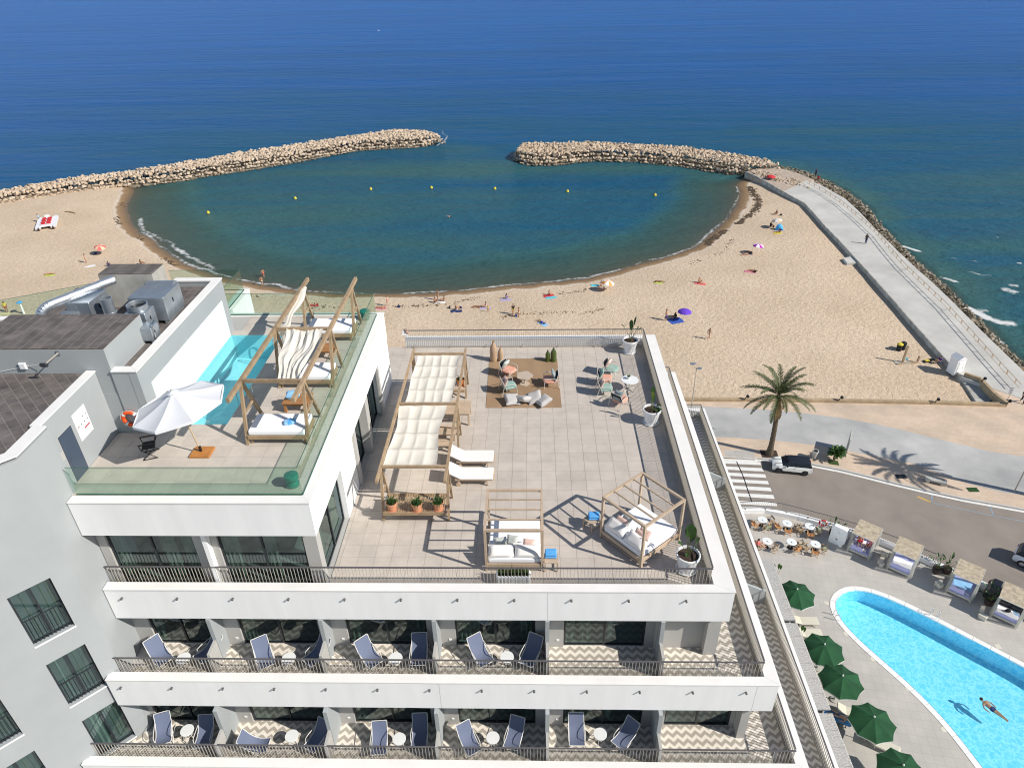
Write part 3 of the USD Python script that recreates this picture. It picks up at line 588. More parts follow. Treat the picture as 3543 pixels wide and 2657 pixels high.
for pts, w, c in ((((1100,625),(1180,690),(1260,780),(1330,850)), 1.2, .62), (((1390,880),(1480,960),(1560,1040)), 1.4, .62), (((1640,1120),(1760,1240),(1850,1330),(1930,1400)), 1.6, .64), (((1700,900),(1850,935),(2000,950)), 1.6, .5), (((1560,800),(1720,830),(1900,845)), 1.2, .46), (((1760,1180),(1850,1195),(1960,1200)), 2.4, .6)):
    foam(xy(SS('e2', pts, ZSEA)), w, ZSEA + .03, c)
foam(xy(SS('e3', ((330,240),(350,215),(420,165)), ZSEA)), 1.2, ZSEA + .03, .5); foam(xy(SS('e4', ((2085,150),(2120,125),(2135,100),(2110,70)), ZSEA)), 1.6, ZSEA + .03, .58)

# promenade, jetty, pavements, road
wallF = xy(SS('p', ((1800,1392),(2100,1388),(2400,1386),(2600,1387),(2850,1390),(3100,1394),(3241,1397),(3479,1405)), 0.0))
paving = usdkit.material(stage, '/World/Looks/promenade_paving', {'g': ('geometry', {}), 'b': ('brick_texture', {'scale': 1.0, 'brick_width': .6, 'row_height': .4, 'mortar_size': .012, 'color1': (.56,.44,.335), 'color2': (.61,.485,.375), 'mortar': (.48,.38,.29)}), 'n': ('noise_texture', {'scale': .35, 'detail': 5.0}), 'r': ('rgb_ramp', {'ramp': [(.3, (.84,.85,.86)), (.7, (1.08,1.06,1.04))]}), 'm': ('mix_color', {'blend_type': 'multiply', 'fac': 1.0}), 'p': ('principled_bsdf', {'roughness': .8, 'specular_ior_level': .25})},
    [('g.position','b.vector'),('g.position','n.vector'),('n.fac','r.fac'),('b.color','m.a'),('r.color','m.b'),('m.result','p.base_color')], surface='p.BSDF')
K['walk'] = mat('jetty_concrete', (.5,.485,.45), .8, .14, .22, .05, 12, detail=6)
K['path'] = mat('cycle_path_concrete', (.36,.36,.355), .8, .2, .16, .04, 20, detail=7, col2=(.5,.49,.47))
K['asphalt'] = mat('asphalt', (.25,.215,.185), .85, .14, .3, .12, 60, detail=7)
K['paint'] = mat('road_paint', (.72,.71,.68), .7, .08, 4)
K['kerb'] = mat('kerb_stone', (.5,.48,.45), .8, .1, 3)
K['deck'] = usdkit.material(stage, '/World/Looks/pool_deck_tiles', {'g': ('geometry', {}), 'mp': ('mapping', {'mapping_type': 'point', 'rotation': (0,0,math.radians(9))}), 'b': ('brick_texture', {'scale': 1.0, 'brick_width': .62, 'row_height': .62, 'offset': 0.0, 'mortar_size': .009, 'color1': (.445,.42,.385), 'color2': (.465,.44,.405), 'mortar': (.36,.335,.3)}), 'n': ('noise_texture', {'scale': .5, 'detail': 4.0}), 'r': ('rgb_ramp', {'ramp': [(.3, (.9,.9,.9)), (.7, (1.06,1.06,1.05))]}), 'm': ('mix_color', {'blend_type': 'multiply', 'fac': 1.0}), 'p': ('principled_bsdf', {'roughness': .7, 'specular_ior_level': .25})},
    [('g.position','mp.vector'),('mp.vector','b.vector'),('g.position','n.vector'),('n.fac','r.fac'),('b.color','m.a'),('r.color','m.b'),('m.result','p.base_color')], surface='p.BSDF')
struct("ground", prism(sbox(-200, -40, 230, 62).difference(Polygon([(14,2),(70,2),(70,43),(14,43)])), -3.0, -.25), K['concrete'])
kerb = xy(SS('p', ((2000,1572),(2250,1575),(2500,1580),(2610,1586),(2618,1583),(2690,1588),(2810,1604),(2905,1622),(2980,1640),(3100,1670),(3228,1700),(3330,1722),(3543,1760),(3800,1805)), 0.0))
ramp_edge = xy(SS('e1', ((1600,680),(1460,575),(1290,395),(1110,335)), 0.0))
jet = Polygon(JL + JR[::-1]).buffer(0)
struct('jetty', prism(jet, -2.4, .03), K['walk'])
JW = xy([S('p', x, y, 0.0) for x, y in ((2580,594),(2620,612),(2659,633),(2690,652))]) + JL
prom = Polygon(wallF + [wallF[-1]] + ramp_edge + [JL[-1]] + [JR[-1], (200, JR[-1][1]), (200, kerb[-1][1])] + kerb[::-1]).buffer(0)
struct('promenade', prism(prom.difference(jet.buffer(.01)), -2.4, 0.0), paving)
path_ = Polygon(xy(SS('p', ((1900,1400),(2200,1402),(2400,1405),(2550,1412),(2700,1421),(2900,1444),(3000,1462),(3100,1482),(3211,1510),(3422,1561),(3543,1580),(3800,1625),(3800,1790),(3543,1712),(3480,1705),(3350,1672),(3160,1603),(3030,1578),(2830,1541),(2700,1526),(2630,1520),(2500,1512),(2400,1508),(2100,1500),(1900,1498)), 0.0)))
struct('cycle_path', sheet(path_, .004), K['path'])
hw = xy(SS('p', ((2420,1762),(2500,1759),(2565,1761),(2630,1758),(2695,1765),(2825,1798),(2960,1838),(3046,1864),(3200,1930),(3232,1940),(3300,1975),(3430,2030),(3480,2052),(3600,2110),(3900,2250)), 0.3))
road_poly = Polygon(kerb + [(200, kerb[-1][1]), (200, hw[-1][1])] + hw[::-1] + [(8, hw[0][1])]).buffer(0)
struct('road', prism(road_poly, -.3, -.12), K['asphalt'])
struct('kerb', prism(LineString(kerb).buffer(.09), -.2, .012), K['kerb'])
gut = LineString(kerb).parallel_offset(.28, 'right').buffer(.14)
struct('gutter_strip', sheet(gut.intersection(road_poly), -.115), K['paint'])
# beach wall with its ball lamps
bw = thing('beach_wall', 'low tan wall between the sand and the promenade', 'wall')
for a, b in zip(wallF[:-2], wallF[1:-1]): obj('wall_block', beam((*a, -.28), (*(np.array(b) - (np.array(b)-a)*.002), -.28), .4, 1.5), mat('sandstone', (.36,.27,.17), .85, .2, 1.2, .1, 20) if 'ss' not in K else K['ss'], bw) if False else None
K['ss'] = mat('sandstone', (.38,.285,.18), .85, .2, 1.2, .1, 20)
for a, b in zip(wallF[:-1], wallF[1:]):
    a, b = np.array(a), np.array(b); n = int(np.linalg.norm(b-a)/2.2) + 1
    for i in range(n): obj('wall_block', beam((*(a + (b-a)*(i/n)), -.35), (*(a + (b-a)*((i+.995)/n)), -.35), .42, 1.4), K['ss'], bw)
rw = thing('ramp_wall', 'low wall beside the ramp from the promenade down to the sand', 'wall')
for a, b in zip(ramp_edge[:-1], ramp_edge[1:]): obj('wall_block', beam((*a, -.3), (*b, -.3), .35, 1.6), K['ss'], rw)
struct('beach_ramp', prism(Polygon(xy(SS('e1', ((1080,350),(1110,338),(1290,400),(1450,570),(1390,640),(1270,640)), -.3))), -1.2, -.42), K['concrete'])
struct('jetty_steps', prism(Polygon(xy(SS('e2', ((865,815),(940,800),(985,850),(895,850)), -.2))), -1.2, -.2), K['walk'])

# zebra crossing and road marks
for i, ((x0, y0), (x1, y1), (x2, y2), (x3, y3)) in enumerate((((1150+0,0),)*0 or [((650,1072),(1240,1097),(1255,1145),(670,1120)), ((680,1165),(1275,1192),(1295,1243),(700,1213)), ((740,1258),(1315,1287),(1335,1340),(760,1308)), ((775,1356),(1355,1388),(1375,1440),(790,1405)), ((815,1458),(1395,1490),(1418,1547),(835,1510)), ((850,1570),(1440,1602),(1462,1662),(870,1622))])):
    struct('crossing_stripe', sheet(Polygon(xy(SS('f', ((x0,y0),(x1,y1),(x2,y2),(x3,y3)), -.12))), -.116), K['paint'])
struct('crossing_stripe', sheet(Polygon(xy(SS('d5', ((180,25),(645,45),(662,92),(195,72)), -.12))), -.116), K['paint']) if False else None
struct('crossing_stripe', sheet(Polygon(xy(SS('d5', ((200,118),(685,140),(697,188),(215,160)), -.12))), -.116), K['paint'])
K['bluep'] = mat('blue_paint', (.24,.30,.36), .8, .2, 3); K['yel'] = mat('yellow_paint', (.5,.33,.09), .8, .25, 3)
for pts, wd, m in ((((740,0),(745,130)), .06, 'bluep'), (((745,130),(1100,205),(1450,280),(1802,345)), .045, 'bluep'), (((1400,140),(1455,280)), .06, 'bluep'), (((580,60),(740,125)), .12, 'yel')):
    struct('road_mark', sheet(LineString(xy(SS('d6', pts, -.12))).buffer(wd, cap_style=2), -.1155), K[m])
struct('dropped_kerb', sheet(Polygon(xy(SS('f', ((690,920),(1140,915),(1150,1040),(712,1035)), 0))), .005), K['deck']); struct('road_mark', sheet(LineString(xy(SS('f', ((715,1030),(1150,1045)), 0))).buffer(.05), .009), K['yel'])
struct('drain_strip', sheet(LineString(xy(SS('f', ((880,1095),(935,1215),(985,1330),(1060,1560),(1110,1700)), -.12))).buffer(.05), -.112), K['black'])

# ---------------------------------------------------------------- pool deck, wall, pool
deck_poly = Polygon(hw + [(120, hw[-1][1]), (120, -20), (8, -20), (8, hw[0][1])]).buffer(0)
inner = xy(SS('d5', ((1405,1390),(1440,1330),(1500,1290),(1580,1262),(1680,1257),(1850,1285),(2050,1345),(2212,1400)), ZD)) + xy(SS('d7', ((1240,0),(1400,75),(1560,150),(1800,265),(2000,380),(2212,490)), ZD)) + xy(SS('p', ((3800,2480),(3950,2800),(3700,2950),(3480,2760)), ZD)) + xy(SS('d7', ((1895,1307),(1720,1100),(1560,920),(1400,745),(1280,610),(1130,495),(1010,392),(900,283),(820,200),(740,100)), ZD)) + xy(SS('d5', ((1490,1590),(1430,1480)), ZD))
def smooth_ring(pts, n=160):
    from scipy.interpolate import splprep, splev
    p = np.array(pts + [pts[0]]); tck, _ = splprep(p.T, s=.6, per=True); return Polygon(np.array(splev(np.linspace(0, 1, n, endpoint=False), tck)).T)
PIN = smooth_ring(inner); POUT = PIN.buffer(.42, join_style=1)
struct('pool_deck', prism(deck_poly.difference(POUT.buffer(-.02)), -.5, ZD), K['deck'])
pool = thing('swimming_pool', 'large turquoise swimming pool with a curving white rim below the hotel', 'swimming pool')
ring = POUT.difference(PIN); pts = np.array(PIN.exterior.coords)[:-1]; c_ = 26
L_ = LineString(np.vstack([pts, pts[:1]])); nseg = int(L_.length/1.2)
def rim_pair(t):
    a, b = np.array(L_.interpolate((t - .002) % 1, normalized=True).coords[0]), np.array(L_.interpolate((t + .002) % 1, normalized=True).coords[0]); m = np.array(L_.interpolate(t % 1, normalized=True).coords[0])
    d = (b - a)/np.linalg.norm(b - a); n = np.array([d[1], -d[0]]); n = -n if PIN.contains(Point(*(m + n*.2))) else n
    return m, m + n*.43
for k in range(nseg):
    ps = [rim_pair((k + q)/nseg) for q in (.008, .5, .992)]
    obj('rim_stone', prism(Polygon([q[0] for q in ps] + [q[1] for q in ps[::-1]]).buffer(0), -.16, ZD + .03), K['cap'], pool)
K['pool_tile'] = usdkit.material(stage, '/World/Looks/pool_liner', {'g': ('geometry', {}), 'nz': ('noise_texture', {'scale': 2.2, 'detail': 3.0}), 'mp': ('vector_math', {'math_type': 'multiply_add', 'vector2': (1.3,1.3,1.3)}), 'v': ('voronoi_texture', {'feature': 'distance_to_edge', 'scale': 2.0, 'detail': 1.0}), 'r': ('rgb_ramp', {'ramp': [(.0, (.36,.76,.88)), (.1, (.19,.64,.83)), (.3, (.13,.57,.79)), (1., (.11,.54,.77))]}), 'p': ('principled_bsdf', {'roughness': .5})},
    [('g.position','nz.vector'),('nz.color','mp.vector1'),('g.position','mp.vector3'),('mp.vector','v.vector'),('v.distance','r.fac'),('r.color','p.base_color')], surface='p.BSDF')  # caustic light on the pool floor, painted into the liner colour along cell edges
v, f = [], []
q = np.array(PIN.exterior.coords)[:-1]; n_ = len(q)
for i in range(n_):
    j = (i+1) % n_; b0 = len(v); v += [(*q[i], -1.4), (*q[j], -1.4), (*q[j], -.05), (*q[i], -.05)]; f += [[b0, b0+2, b0+1], [b0, b0+3, b0+2]]
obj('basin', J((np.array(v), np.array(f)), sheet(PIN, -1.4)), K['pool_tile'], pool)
K['pool_water'] = usdkit.material(stage, '/World/Looks/pool_water', {'g': ('geometry', {}), 'n': ('noise_texture', {'scale': 1.5, 'detail': 3.0, 'distortion': .8}), 'b': ('bump', {'strength': .5, 'distance': .12}),
    't': ('transparent_bsdf', {'color': (.86,.97,1.0)}), 's': ('glossy_bsdf', {'roughness': .03}), 'f': ('fresnel', {'IOR': 1.33}), 'iv': ('math', {'math_type': 'subtract', 'value1': 1.0}), 'mu': ('math', {'math_type': 'multiply'}), 'm': ('mix_closure', {})},
    [('g.position','n.vector'),('n.fac','b.height'),('b.normal','s.normal'),('b.normal','f.normal'),('g.backfacing','iv.value2'),('iv.value','mu.value1'),('f.fac','mu.value2'),('mu.value','m.fac'),('t.BSDF','m.closure1'),('s.BSDF','m.closure2')], surface='m.closure')
obj('water', sheet(PIN, -.22), K['pool_water'], pool, label='rippled clear turquoise water')
# rooftop pool
rp = thing('rooftop_pool', 'long narrow turquoise pool on the upper hotel terrace beside a grey wall', 'swimming pool')
ub = [box(PX0, PX1, PY0, PY1, FU - 1.25, FU - 1.2), box(PX0 - .02, PX0 + .004, PY0, PY1, FU - 1.2, FU), box(PX1 - .004, PX1 + .02, PY0, PY1, FU - 1.2, FU - .01), box(PX0, PX1, PY0 - .02, PY0 + .004, FU - 1.2, FU - .01), box(PX0, PX1, PY1 - .004, PY1 + .02, FU - 1.2, FU - .01)]
obj('basin', J(ub), mat('roof_pool_liner', (.28,.66,.7), .4, .05, 1), rp)
obj('water', sheet(sbox(PX0, PY0, PX1, PY1), FU - .04), K['pool_water'], rp)
obj('drain', lathe([(0, .012), (.09, .012), (.1, 0)], 12, (*S('c3', 45, 1205, FU - 1.2)[:2], FU - 1.2)), K['cap'], rp)
# deck wall with railing
dw = thing('deck_wall', 'low white wall topped by a thin railing between the road and the pool deck', 'wall')
Lw = LineString(hw); nw = int(Lw.length/3)
for k in range(nw):
    a, b = np.array(Lw.interpolate(k/nw, normalized=True).coords[0]), np.array(Lw.interpolate((k+.997)/nw, normalized=True).coords[0])
    obj('wall_block', beam((*a, .08), (*b, .08), .45, .5), K['white'], dw)
railing('thin dark railing along the road edge of the pool deck', [tuple(p) for p in xy([(*Lw.interpolate(d).coords[0], 0) for d in np.linspace(0, Lw.length*.62, 12)])], .33, h=.85, step=.17, low=.06, bs=.02)

# ================================================================ furniture of the large terrace
K.update({
 'peach': mat('peach_fabric', (.66,.33,.24), .85, .05, 4), 'mint': mat('mint_fabric', (.27,.40,.35), .85, .05, 4), 'greyp': mat('pale_grey_fabric', (.46,.48,.45), .85, .04, 4), 'pinkp': mat('pale_pink_fabric', (.66,.47,.40), .85, .04, 4), 'slate': mat('slate_fabric', (.25,.30,.30), .85, .05, 4),
 'cframe': mat('chair_frame_paint', (.56,.53,.49), .4, .04, 4), 'mesh': mat('dark_webbing', (.02,.02,.022), .8, .2, 30), 'tpink': mat('sand_table_top', (.48,.39,.31), .5, .05, 2),
 'rug': mat('woven_rug', (.31,.205,.12), .95, .12, 1.5, .3, 55, stretch=(1, .25, 1)), 'wicker': mat('wicker', (.42,.29,.19), .85, .3, 26, .5, 60), 'bottle': None,
 'towel': mat('blue_towel', (.10,.36,.72), .95, .08, 6, .3, 90), 'towel2': mat('pale_blue_towel', (.26,.50,.78), .95, .08, 6, .3, 90), 'terra': mat('terracotta', (.58,.27,.15), .75, .1, 5), 'terra2': mat('orange_glaze', (.62,.2,.05), .5, .05, 5), 'soil': mat('soil', (.055,.035,.025), .95, .35, 14, .5, 30),
 'potw': mat('white_plastic_pot', (.78,.78,.77), .4, .03, 4), 'leaf': mat('dark_leaf', (.035,.085,.02), .45, .25, 6, trans=.2), 'leaf2': mat('glossy_leaf', (.06,.13,.03), .4, .3, 8, trans=.2), 'leaf3': mat('yellow_leaf', (.22,.28,.05), .5, .2, 8, trans=.25), 'grass': mat('planter_grass', (.06,.10,.025), .7, .35, 10, trans=.2), 'stem': mat('leaf_stem', (.12,.13,.05), .6, .1, 5),
 'swhite': mat('white_table_top', (.74,.75,.74), .35, .02, 3),
})
K['bottle'] = usdkit.material(stage, '/World/Looks/green_bottle_glass', {'p': ('principled_bsdf', {'base_color': (.09,.13,.03), 'roughness': .05, 'transmission_weight': .35, 'ior': 1.45})}, [], surface='p.BSDF')
def leaf(base, az, out, up, L, W, m, parent, droop=.35, name='leaf', stem=True):
    """stem rising from base towards azimuth az, ending in a folded oval blade"""
    az = math.radians(az); d = np.array([math.cos(az), math.sin(az), 0]); s = np.array([-d[1], d[0], 0]); base = np.asarray(base, float)
    t = np.linspace(0, 1, 6); C = base + np.outer(t**1.4*out, d) + np.outer(t*up, [0, 0, 1])
    if stem: obj('stem', tube(C, np.linspace(.017, .009, 6), 5), K['stem'], parent)
    e = C[-1]; dirn = C[-1] - C[-2]; dirn /= np.linalg.norm(dirn)
    def fn(u, v):
        x = u*L; w = W/2*np.sin(np.pi*np.clip(u*.93+.05, 0, 1))**.75; y = (2*v-1)
        z = np.abs(y)*w*.45 - droop*L*u*u
        P = e + x[..., None]*dirn + (y*w)[..., None]*s + z[..., None]*np.array([0, 0, 1.])
        return P[..., 0], P[..., 1], P[..., 2]
    obj(name, grid(fn, 7, 4), m, parent, smooth=True)
def strap(base, az, el, L, W, droop=.5):
    az, el = math.radians(az), math.radians(el); d = np.array([math.cos(az), math.sin(az), 0]); s = np.array([-d[1], d[0], 0])
    def fn(u, v):
        x = u*L*math.cos(el); z = u*L*math.sin(el) - droop*L*u*u; w = W/2*(1-u)**.5*(.5+u)**.3; y = (2*v-1)
        P = np.asarray(base) + x[..., None]*d + (y*w)[..., None]*s + z[..., None]*np.array([0, 0, 1.])
        return P[..., 0], P[..., 1], P[..., 2]
    return grid(fn, 4, 1)

# ---- long wooden pergola with two cream canopies
pg = thing('pergola', 'long weathered wooden pergola with two cream canopies on the large terrace', 'pergola', (0, 0, FT))
BX = (-5.78, -3.24); zt = 2.12
for x in BX: obj('long_beam', beam((x, 20.0, zt), (x, 30.05, zt), .1, .13), K['wood'], pg)
for y in (20.87, 25.17, 29.5):
    obj('cross_beam', beam((BX[0] + .05, y, zt + .03), (BX[1] - .05, y, zt + .03), .09, .1), K['wood'], pg)
    for x in BX:
        for s in (-1, 1): obj('leg', beam((x, y + s*.66, 0), (x, y + s*.05, zt - .06), .09, .09), K['wood'], pg)
        obj('strut', beam((x, y - .36, .98), (x, y + .36, .98), .06, .07), K['wood'], pg)
for y0, nm in ((20.08, 'slat'), (28.75, 'slat')):
    for x in np.arange(-5.68, -3.28, .1): obj('slat', box(x, x + .075, y0, y0 + 1.08, .52, .55), K['wood'] if y0 < 25 else K['ashwood'], pg)
    for yy in (y0 - .02, y0 + 1.06): obj('bench_rail', beam((-5.74, yy, .5), (-3.28, yy, .5), .05, .14), K['wood'], pg)
def canopy(x0, x1, y0, y1, z, parent, nx, ny, sag=.1, ragged=0.0, seed=0, name='canopy'):
    def fn(u, v):
        x = x0 + (x1-x0)*u + ragged*np.sin(v*5 + seed)*(u - .5); y = y0 + (y1-y0)*v
        a = np.abs(np.sin(np.pi*nx*u))**.6; b = np.abs(np.sin(np.pi*ny*v))**.55
        zz = z - sag*(a*.55 + .12) * (.35 + .65*b) - .05*b + .015*np.sin(17*u + 3*v + seed)
        return x + .025*np.sin(9*v + 4*u + seed), y, zz
    o = obj(name, thick(grid(fn, nx*9, ny*9), .006), K['canvas'], parent, smooth=True)
    for k in range(1, ny): obj('canopy_wire', tube([(x0 - .2, y0 + (y1-y0)*k/ny, z + .01), (x1 + .2, y0 + (y1-y0)*k/ny, z + .01)], .006, 5), K['rail'], o)
    return o
canopy(-5.52, -3.5, 25.28, 29.4, zt + .02, pg, 5, 4)
canopy(-5.68, -3.72, 20.98, 25.06, zt + .02, pg, 4, 4, ragged=.12, seed=2)
# pots with strap-leaved plants on the slatted shelf
def strap_pot(name, label, loc, pm, r=.2, h=.36, n=70, L=.5, seed=1, saucer=True, cat='potted plant', group=None, leafm='leaf'):
    t = thing(name, label, cat, loc, group=group); q = random.Random(seed)
    obj('pot', lathe([(0, .02), (r*.68, .02), (r*.72, .03), (r*.98, h*.86), (r*1.06, h*.87), (r*1.06, h), (r*.94, h), (r*.92, h*.9)], 22), pm, t, smooth=40)
    obj('soil', lathe([(r*.92, h*.9), (0, h*.93)], 22), K['soil'], t)
    if saucer: obj('saucer', lathe([(0, 0), (r*.85, 0), (r*.95, .035), (r*.88, .035), (r*.8, .02), (0, .02)], 22), pm, t)
    ms = [strap((q.uniform(-.5, .5)*r, q.uniform(-.5, .5)*r, h*.9), q.uniform(0, 360), q.uniform(30, 85), L*q.uniform(.6, 1.1), .035, q.uniform(.3, .75)) for _ in range(n)]
    obj('foliage', J(ms), K[leafm], t, kind='stuff'); return t
for x, y, lab, sd in ((435, 450, 'left-hand', 1), (675, 455, 'middle', 2), (880, 445, 'right-hand', 3)):
    p = S('c8', x, y, FT + .55); strap_pot('terracotta_pot', f'{lab} of the three terracotta pots with strappy plants on the slatted shelf', (*p[:2], FT + .552), K['terra'], .21, .38, 80, .46, sd)
p = S('c6', 1093, 645, FT + .55); strap_pot('orange_pot', 'bright orange pot with a dark plant under the far pergola post', (-3.5, 29.2, FT + .552), K['terra2'], .19, .36, 40, .4, 9)
# table and bench below the canopy
def wood_table(name, label, x0, x1, y0, y1, h, m, cat, along='y', n=7, z=FT):
    cx, cy = (x0+x1)/2, (y0+y1)/2; t = thing(name, label, cat, (cx, cy, z)); w, d = x1-x0, y1-y0
    for k in range(n):
        if along == 'x': obj('board', box(-w/2, w/2, -d/2 + d*k/n + .006, -d/2 + d*(k+1)/n - .006, h - .035, h), m, t)
        else: obj('board', box(-w/2 + w*k/n + .006, -w/2 + w*(k+1)/n - .006, -d/2, d/2, h - .035, h), m, t)
    for sx in (-1, 1):
        for sy in (-1, 1): obj('leg', beam((sx*(w/2-.08), sy*(d/2-.08), 0), (sx*(w/2-.08), sy*(d/2-.08), h - .036), .09, .09), m, t)
    for s in (-1, 1): obj('apron', beam((-w/2+.13, s*(d/2-.08), h-.08), (w/2-.13, s*(d/2-.08), h-.08), .04, .08), m, t)
    return t
wood_table('wooden_table', 'pale wooden table half under the long pergola', -4.75, -2.85, 26.5, 27.6, .7, K['ashwood'], 'table', 'x')
wood_table('wooden_bench', 'low wooden bench under the pergola beside the pale table', -4.7, -3.42, 25.3, 26.0, .42, K['ashwood'], 'bench', 'x', 4)
wood_table('wooden_bench', 'low wooden bench under the pergola behind the white sun loungers', -4.7, -3.5, 24.45, 24.95, .42, K['ashwood'], 'bench', 'x', 4)
# white sun loungers
def lounger(name, label, loc, rz, group=None, mm='cushion_white', fm='ashwood', wheels=True, back=32):
    t = thing(name, label, 'sun lounger', loc, rz, group); L, W, h = 1.38, .74, .33
    for s in (-1, 1): obj('side_rail', beam((-L*.62, s*W*.44, h), (L*.5, s*W*.44, h), .05, .07), K[fm], t)
    for x in np.arange(-L*.55, L*.5, .12): obj('slat', box(x, x + .08, -W*.42, W*.42, h - .01, h + .012), K[fm], t)
    for s in (-1, 1): obj('leg', beam((L*.36, s*W*.4, 0), (L*.3, s*W*.4, h), .06, .05), K[fm], t); obj('leg', beam((-L*.52, s*W*.4, .05), (-L*.5, s*W*.4, h), .06, .05), K[fm], t)
    if wheels:
        for s in (-1, 1): obj('wheel', mv(lathe([(0, -.02), (.1, -.02), (.1, .02), (0, .02)], 14), (-L*.52, s*W*.46, .1), rx=90), K[fm], t)
    obj('mattress', mv(rbox(L*.98, W, .09, .035), (.03, 0, h + .02)), K[mm], t, smooth=40)
    b = mv(rbox(.62, W, .09, .035), (-.31, 0, 0)); b = mv(b, (-L*.46, 0, h + .03), ry=back); obj('back_mattress', b, K[mm], t, smooth=40)
    obj('back_frame', beam((-L*.46, 0, h - .01), (-L*.46 - .6*math.cos(math.radians(back)), 0, h - .01 + .6*math.sin(math.radians(back))), W*.8, .03), K[fm], t)
    obj('prop', beam((-L*.46 - .45*math.cos(math.radians(back)), 0, h), (-L*.46 - .42*math.cos(math.radians(back)), 0, h + .42*math.sin(math.radians(back))), .3, .03), K[fm], t)
    return t
lg = lounger('sun_lounger', 'white cushioned sun lounger on the large terrace, the one nearer the sea', (-2.36, 23.76, FT), 0)
copy(lg, 'white cushioned sun lounger on the large terrace, the one nearer the potted plants', (-2.32, 22.6, FT), 0)
# rug with seats
rg = single('rug', thick((np.array([(-2.28, 32.7, FT+.016), (1.36, 32.68, FT+.016), (1.43, 28.0, FT+.016), (-2.22, 27.99, FT+.016)]), np.array([[2, 1, 0], [0, 3, 2]])[:, ::-1]), .01), K['rug'], 'large brown woven rug under the lounge chairs on the terrace', 'rug')
def armchair(seat, pil, loc, rz, label, back='mesh'):
    """low lounge chair, front towards +x"""
    t = thing('lounge_chair', label, 'armchair', loc, rz); m = K['cframe']; r = .017
    for s in (-1, 1):
        y = s*.34
        obj('arm_frame', tube([(.36, y, 0), (.33, y, .3), (.31, y, .54), (.26, y, .585), (-.18, y, .56), (-.3, y, .5), (-.42, y, .02)], r, 7), m, t, smooth=True)
        obj('back_post', tube([(-.14, s*.31, .26), (-.3, s*.31, .62), (-.36, s*.28, .8)], r, 6), m, t, smooth=True)
    obj('back_rail', tube([(-.36, -.28, .8), (-.375, 0, .81), (-.36, .28, .8)], r, 6), m, t); obj('front_rail', tube([(.32, -.34, .3), (.32, .34, .3)], r, 6), m, t); obj('rear_rail', tube([(-.2, -.34, .29), (-.2, .34, .29)], r, 6), m, t)
    obj('backrest', thick(grid(lambda u, v: (-.15 - .215*v, (u-.5)*.6, .3 + .5*v), 4, 4), .012), K[back], t)
    a = np.linspace(0, 2*math.pi, 28, endpoint=False); ring_ = np.stack([.34*np.sign(np.cos(a))*np.abs(np.cos(a))**.6, .33*np.sign(np.sin(a))*np.abs(np.sin(a))**.6], 1)
    P = np.vstack([np.column_stack([ring_*k, np.full(28, z)]) for k, z in ((.92, .31), (1, .335), (1, .385), (.94, .42), (.7, .432))]); obj('seat_cushion', mv(hull(P), (.04, 0, 0)), K[seat], t, smooth=50)
    p = mv(pillow(.5, .5, .17, 8, 1), rz=90); p = mv(p, (-.17, 0, .64), ry=-66)
    obj('back_cushion', p, K[pil], t, smooth=True); return t
for k, x, y, seat, pil, rz, lab in (('c6', 1545, 500, 'peach', 'greyp', -35, 'peach lounge chair with grey cushion beside the wicker vases on the rug'), ('c6', 1545, 650, 'mint', 'pinkp', 18, 'green lounge chair with pink cushion behind the floor cushions on the rug'), ('c6', 1950, 592, 'peach', 'slate', 183, 'peach lounge chair with slate cushion on the right of the rug, facing the low table'),
    ('c7', 790, 830, 'mint', 'pinkp', -28, 'green lounge chair with pink cushion, farthest of the four by the parapet'), ('c7', 705, 955, 'peach', 'mint', -6, 'peach lounge chair with green cushion in the row facing the white round table'), ('c7', 710, 1075, 'mint', 'pinkp', 2, 'green lounge chair with pink cushion between the two peach ones by the parapet'), ('c7', 900, 1220, 'peach', 'slate', 48, 'peach lounge chair showing its black webbed back, nearest of the four by the parapet')):
    p = S(k, x, y, FT + .35); armchair(seat, pil, (p[0], p[1], FT + (.018 if k == 'c6' else 0)), rz, lab)
t = thing('low_table', 'low sand coloured pedestal table in the middle of the rug', 'table', (-.36, 30.15, FT + .018))
a = np.linspace(0, 2*math.pi, 40, endpoint=False); rr = .40*(1 + .09*np.cos(5*a)); obj('table_top', prism(Polygon(np.stack([rr*np.cos(a), rr*np.sin(a)], 1)), .47, .495), K['tpink'], t); rr = rr*.62
obj('base', prism(Polygon(np.stack([rr*np.cos(a), rr*np.sin(a)], 1)), 0, .02), K['tpink'], t); obj('pedestal', tube([(0, 0, .02), (0, 0, .47)], .035, 12), K['tpink'], t)
for i, (x, y) in enumerate(((-.97, 28.44), (-.4, 28.5), (.13, 28.6), (.55, 28.34))):
    m = pillow(.78, .78, .3, 10, i, .2); m = mv(m, (0, 0, .17), rx=(14, -18, 16, -8)[i], ry=(10, 22, -14, -16)[i]); m = mv(m, (x, y, FT + .03), rz=(18, 40, 10, 35)[i]); m = (np.column_stack([m[0][:, :2], np.maximum(m[0][:, 2], FT + .02)]), m[1])
    single('floor_cushion', m, mat('grey_linen', (.45,.43,.415), .9, .05, 4) if i == 0 else '/World/Looks/grey_linen', ('leftmost grey floor cushion on the front of the rug', 'second grey floor cushion from the left, standing on its corner', 'third grey floor cushion from the left, leaning back', 'rightmost grey floor cushion on the front of the rug')[i], 'cushion', smooth=True)
def vase(lab, loc, r, h): return single('wicker_vase', lathe([(0, 0), (r*.85, 0), (r, .08*h), (r*1.0, .5*h), (r*.9, .68*h), (r*.5, .8*h), (r*.3, .88*h), (r*.3, .95*h), (r*.4, h), (r*.25, h), (r*.22, .9*h)], 24, loc), K['wicker'], lab, 'vase', smooth=40)
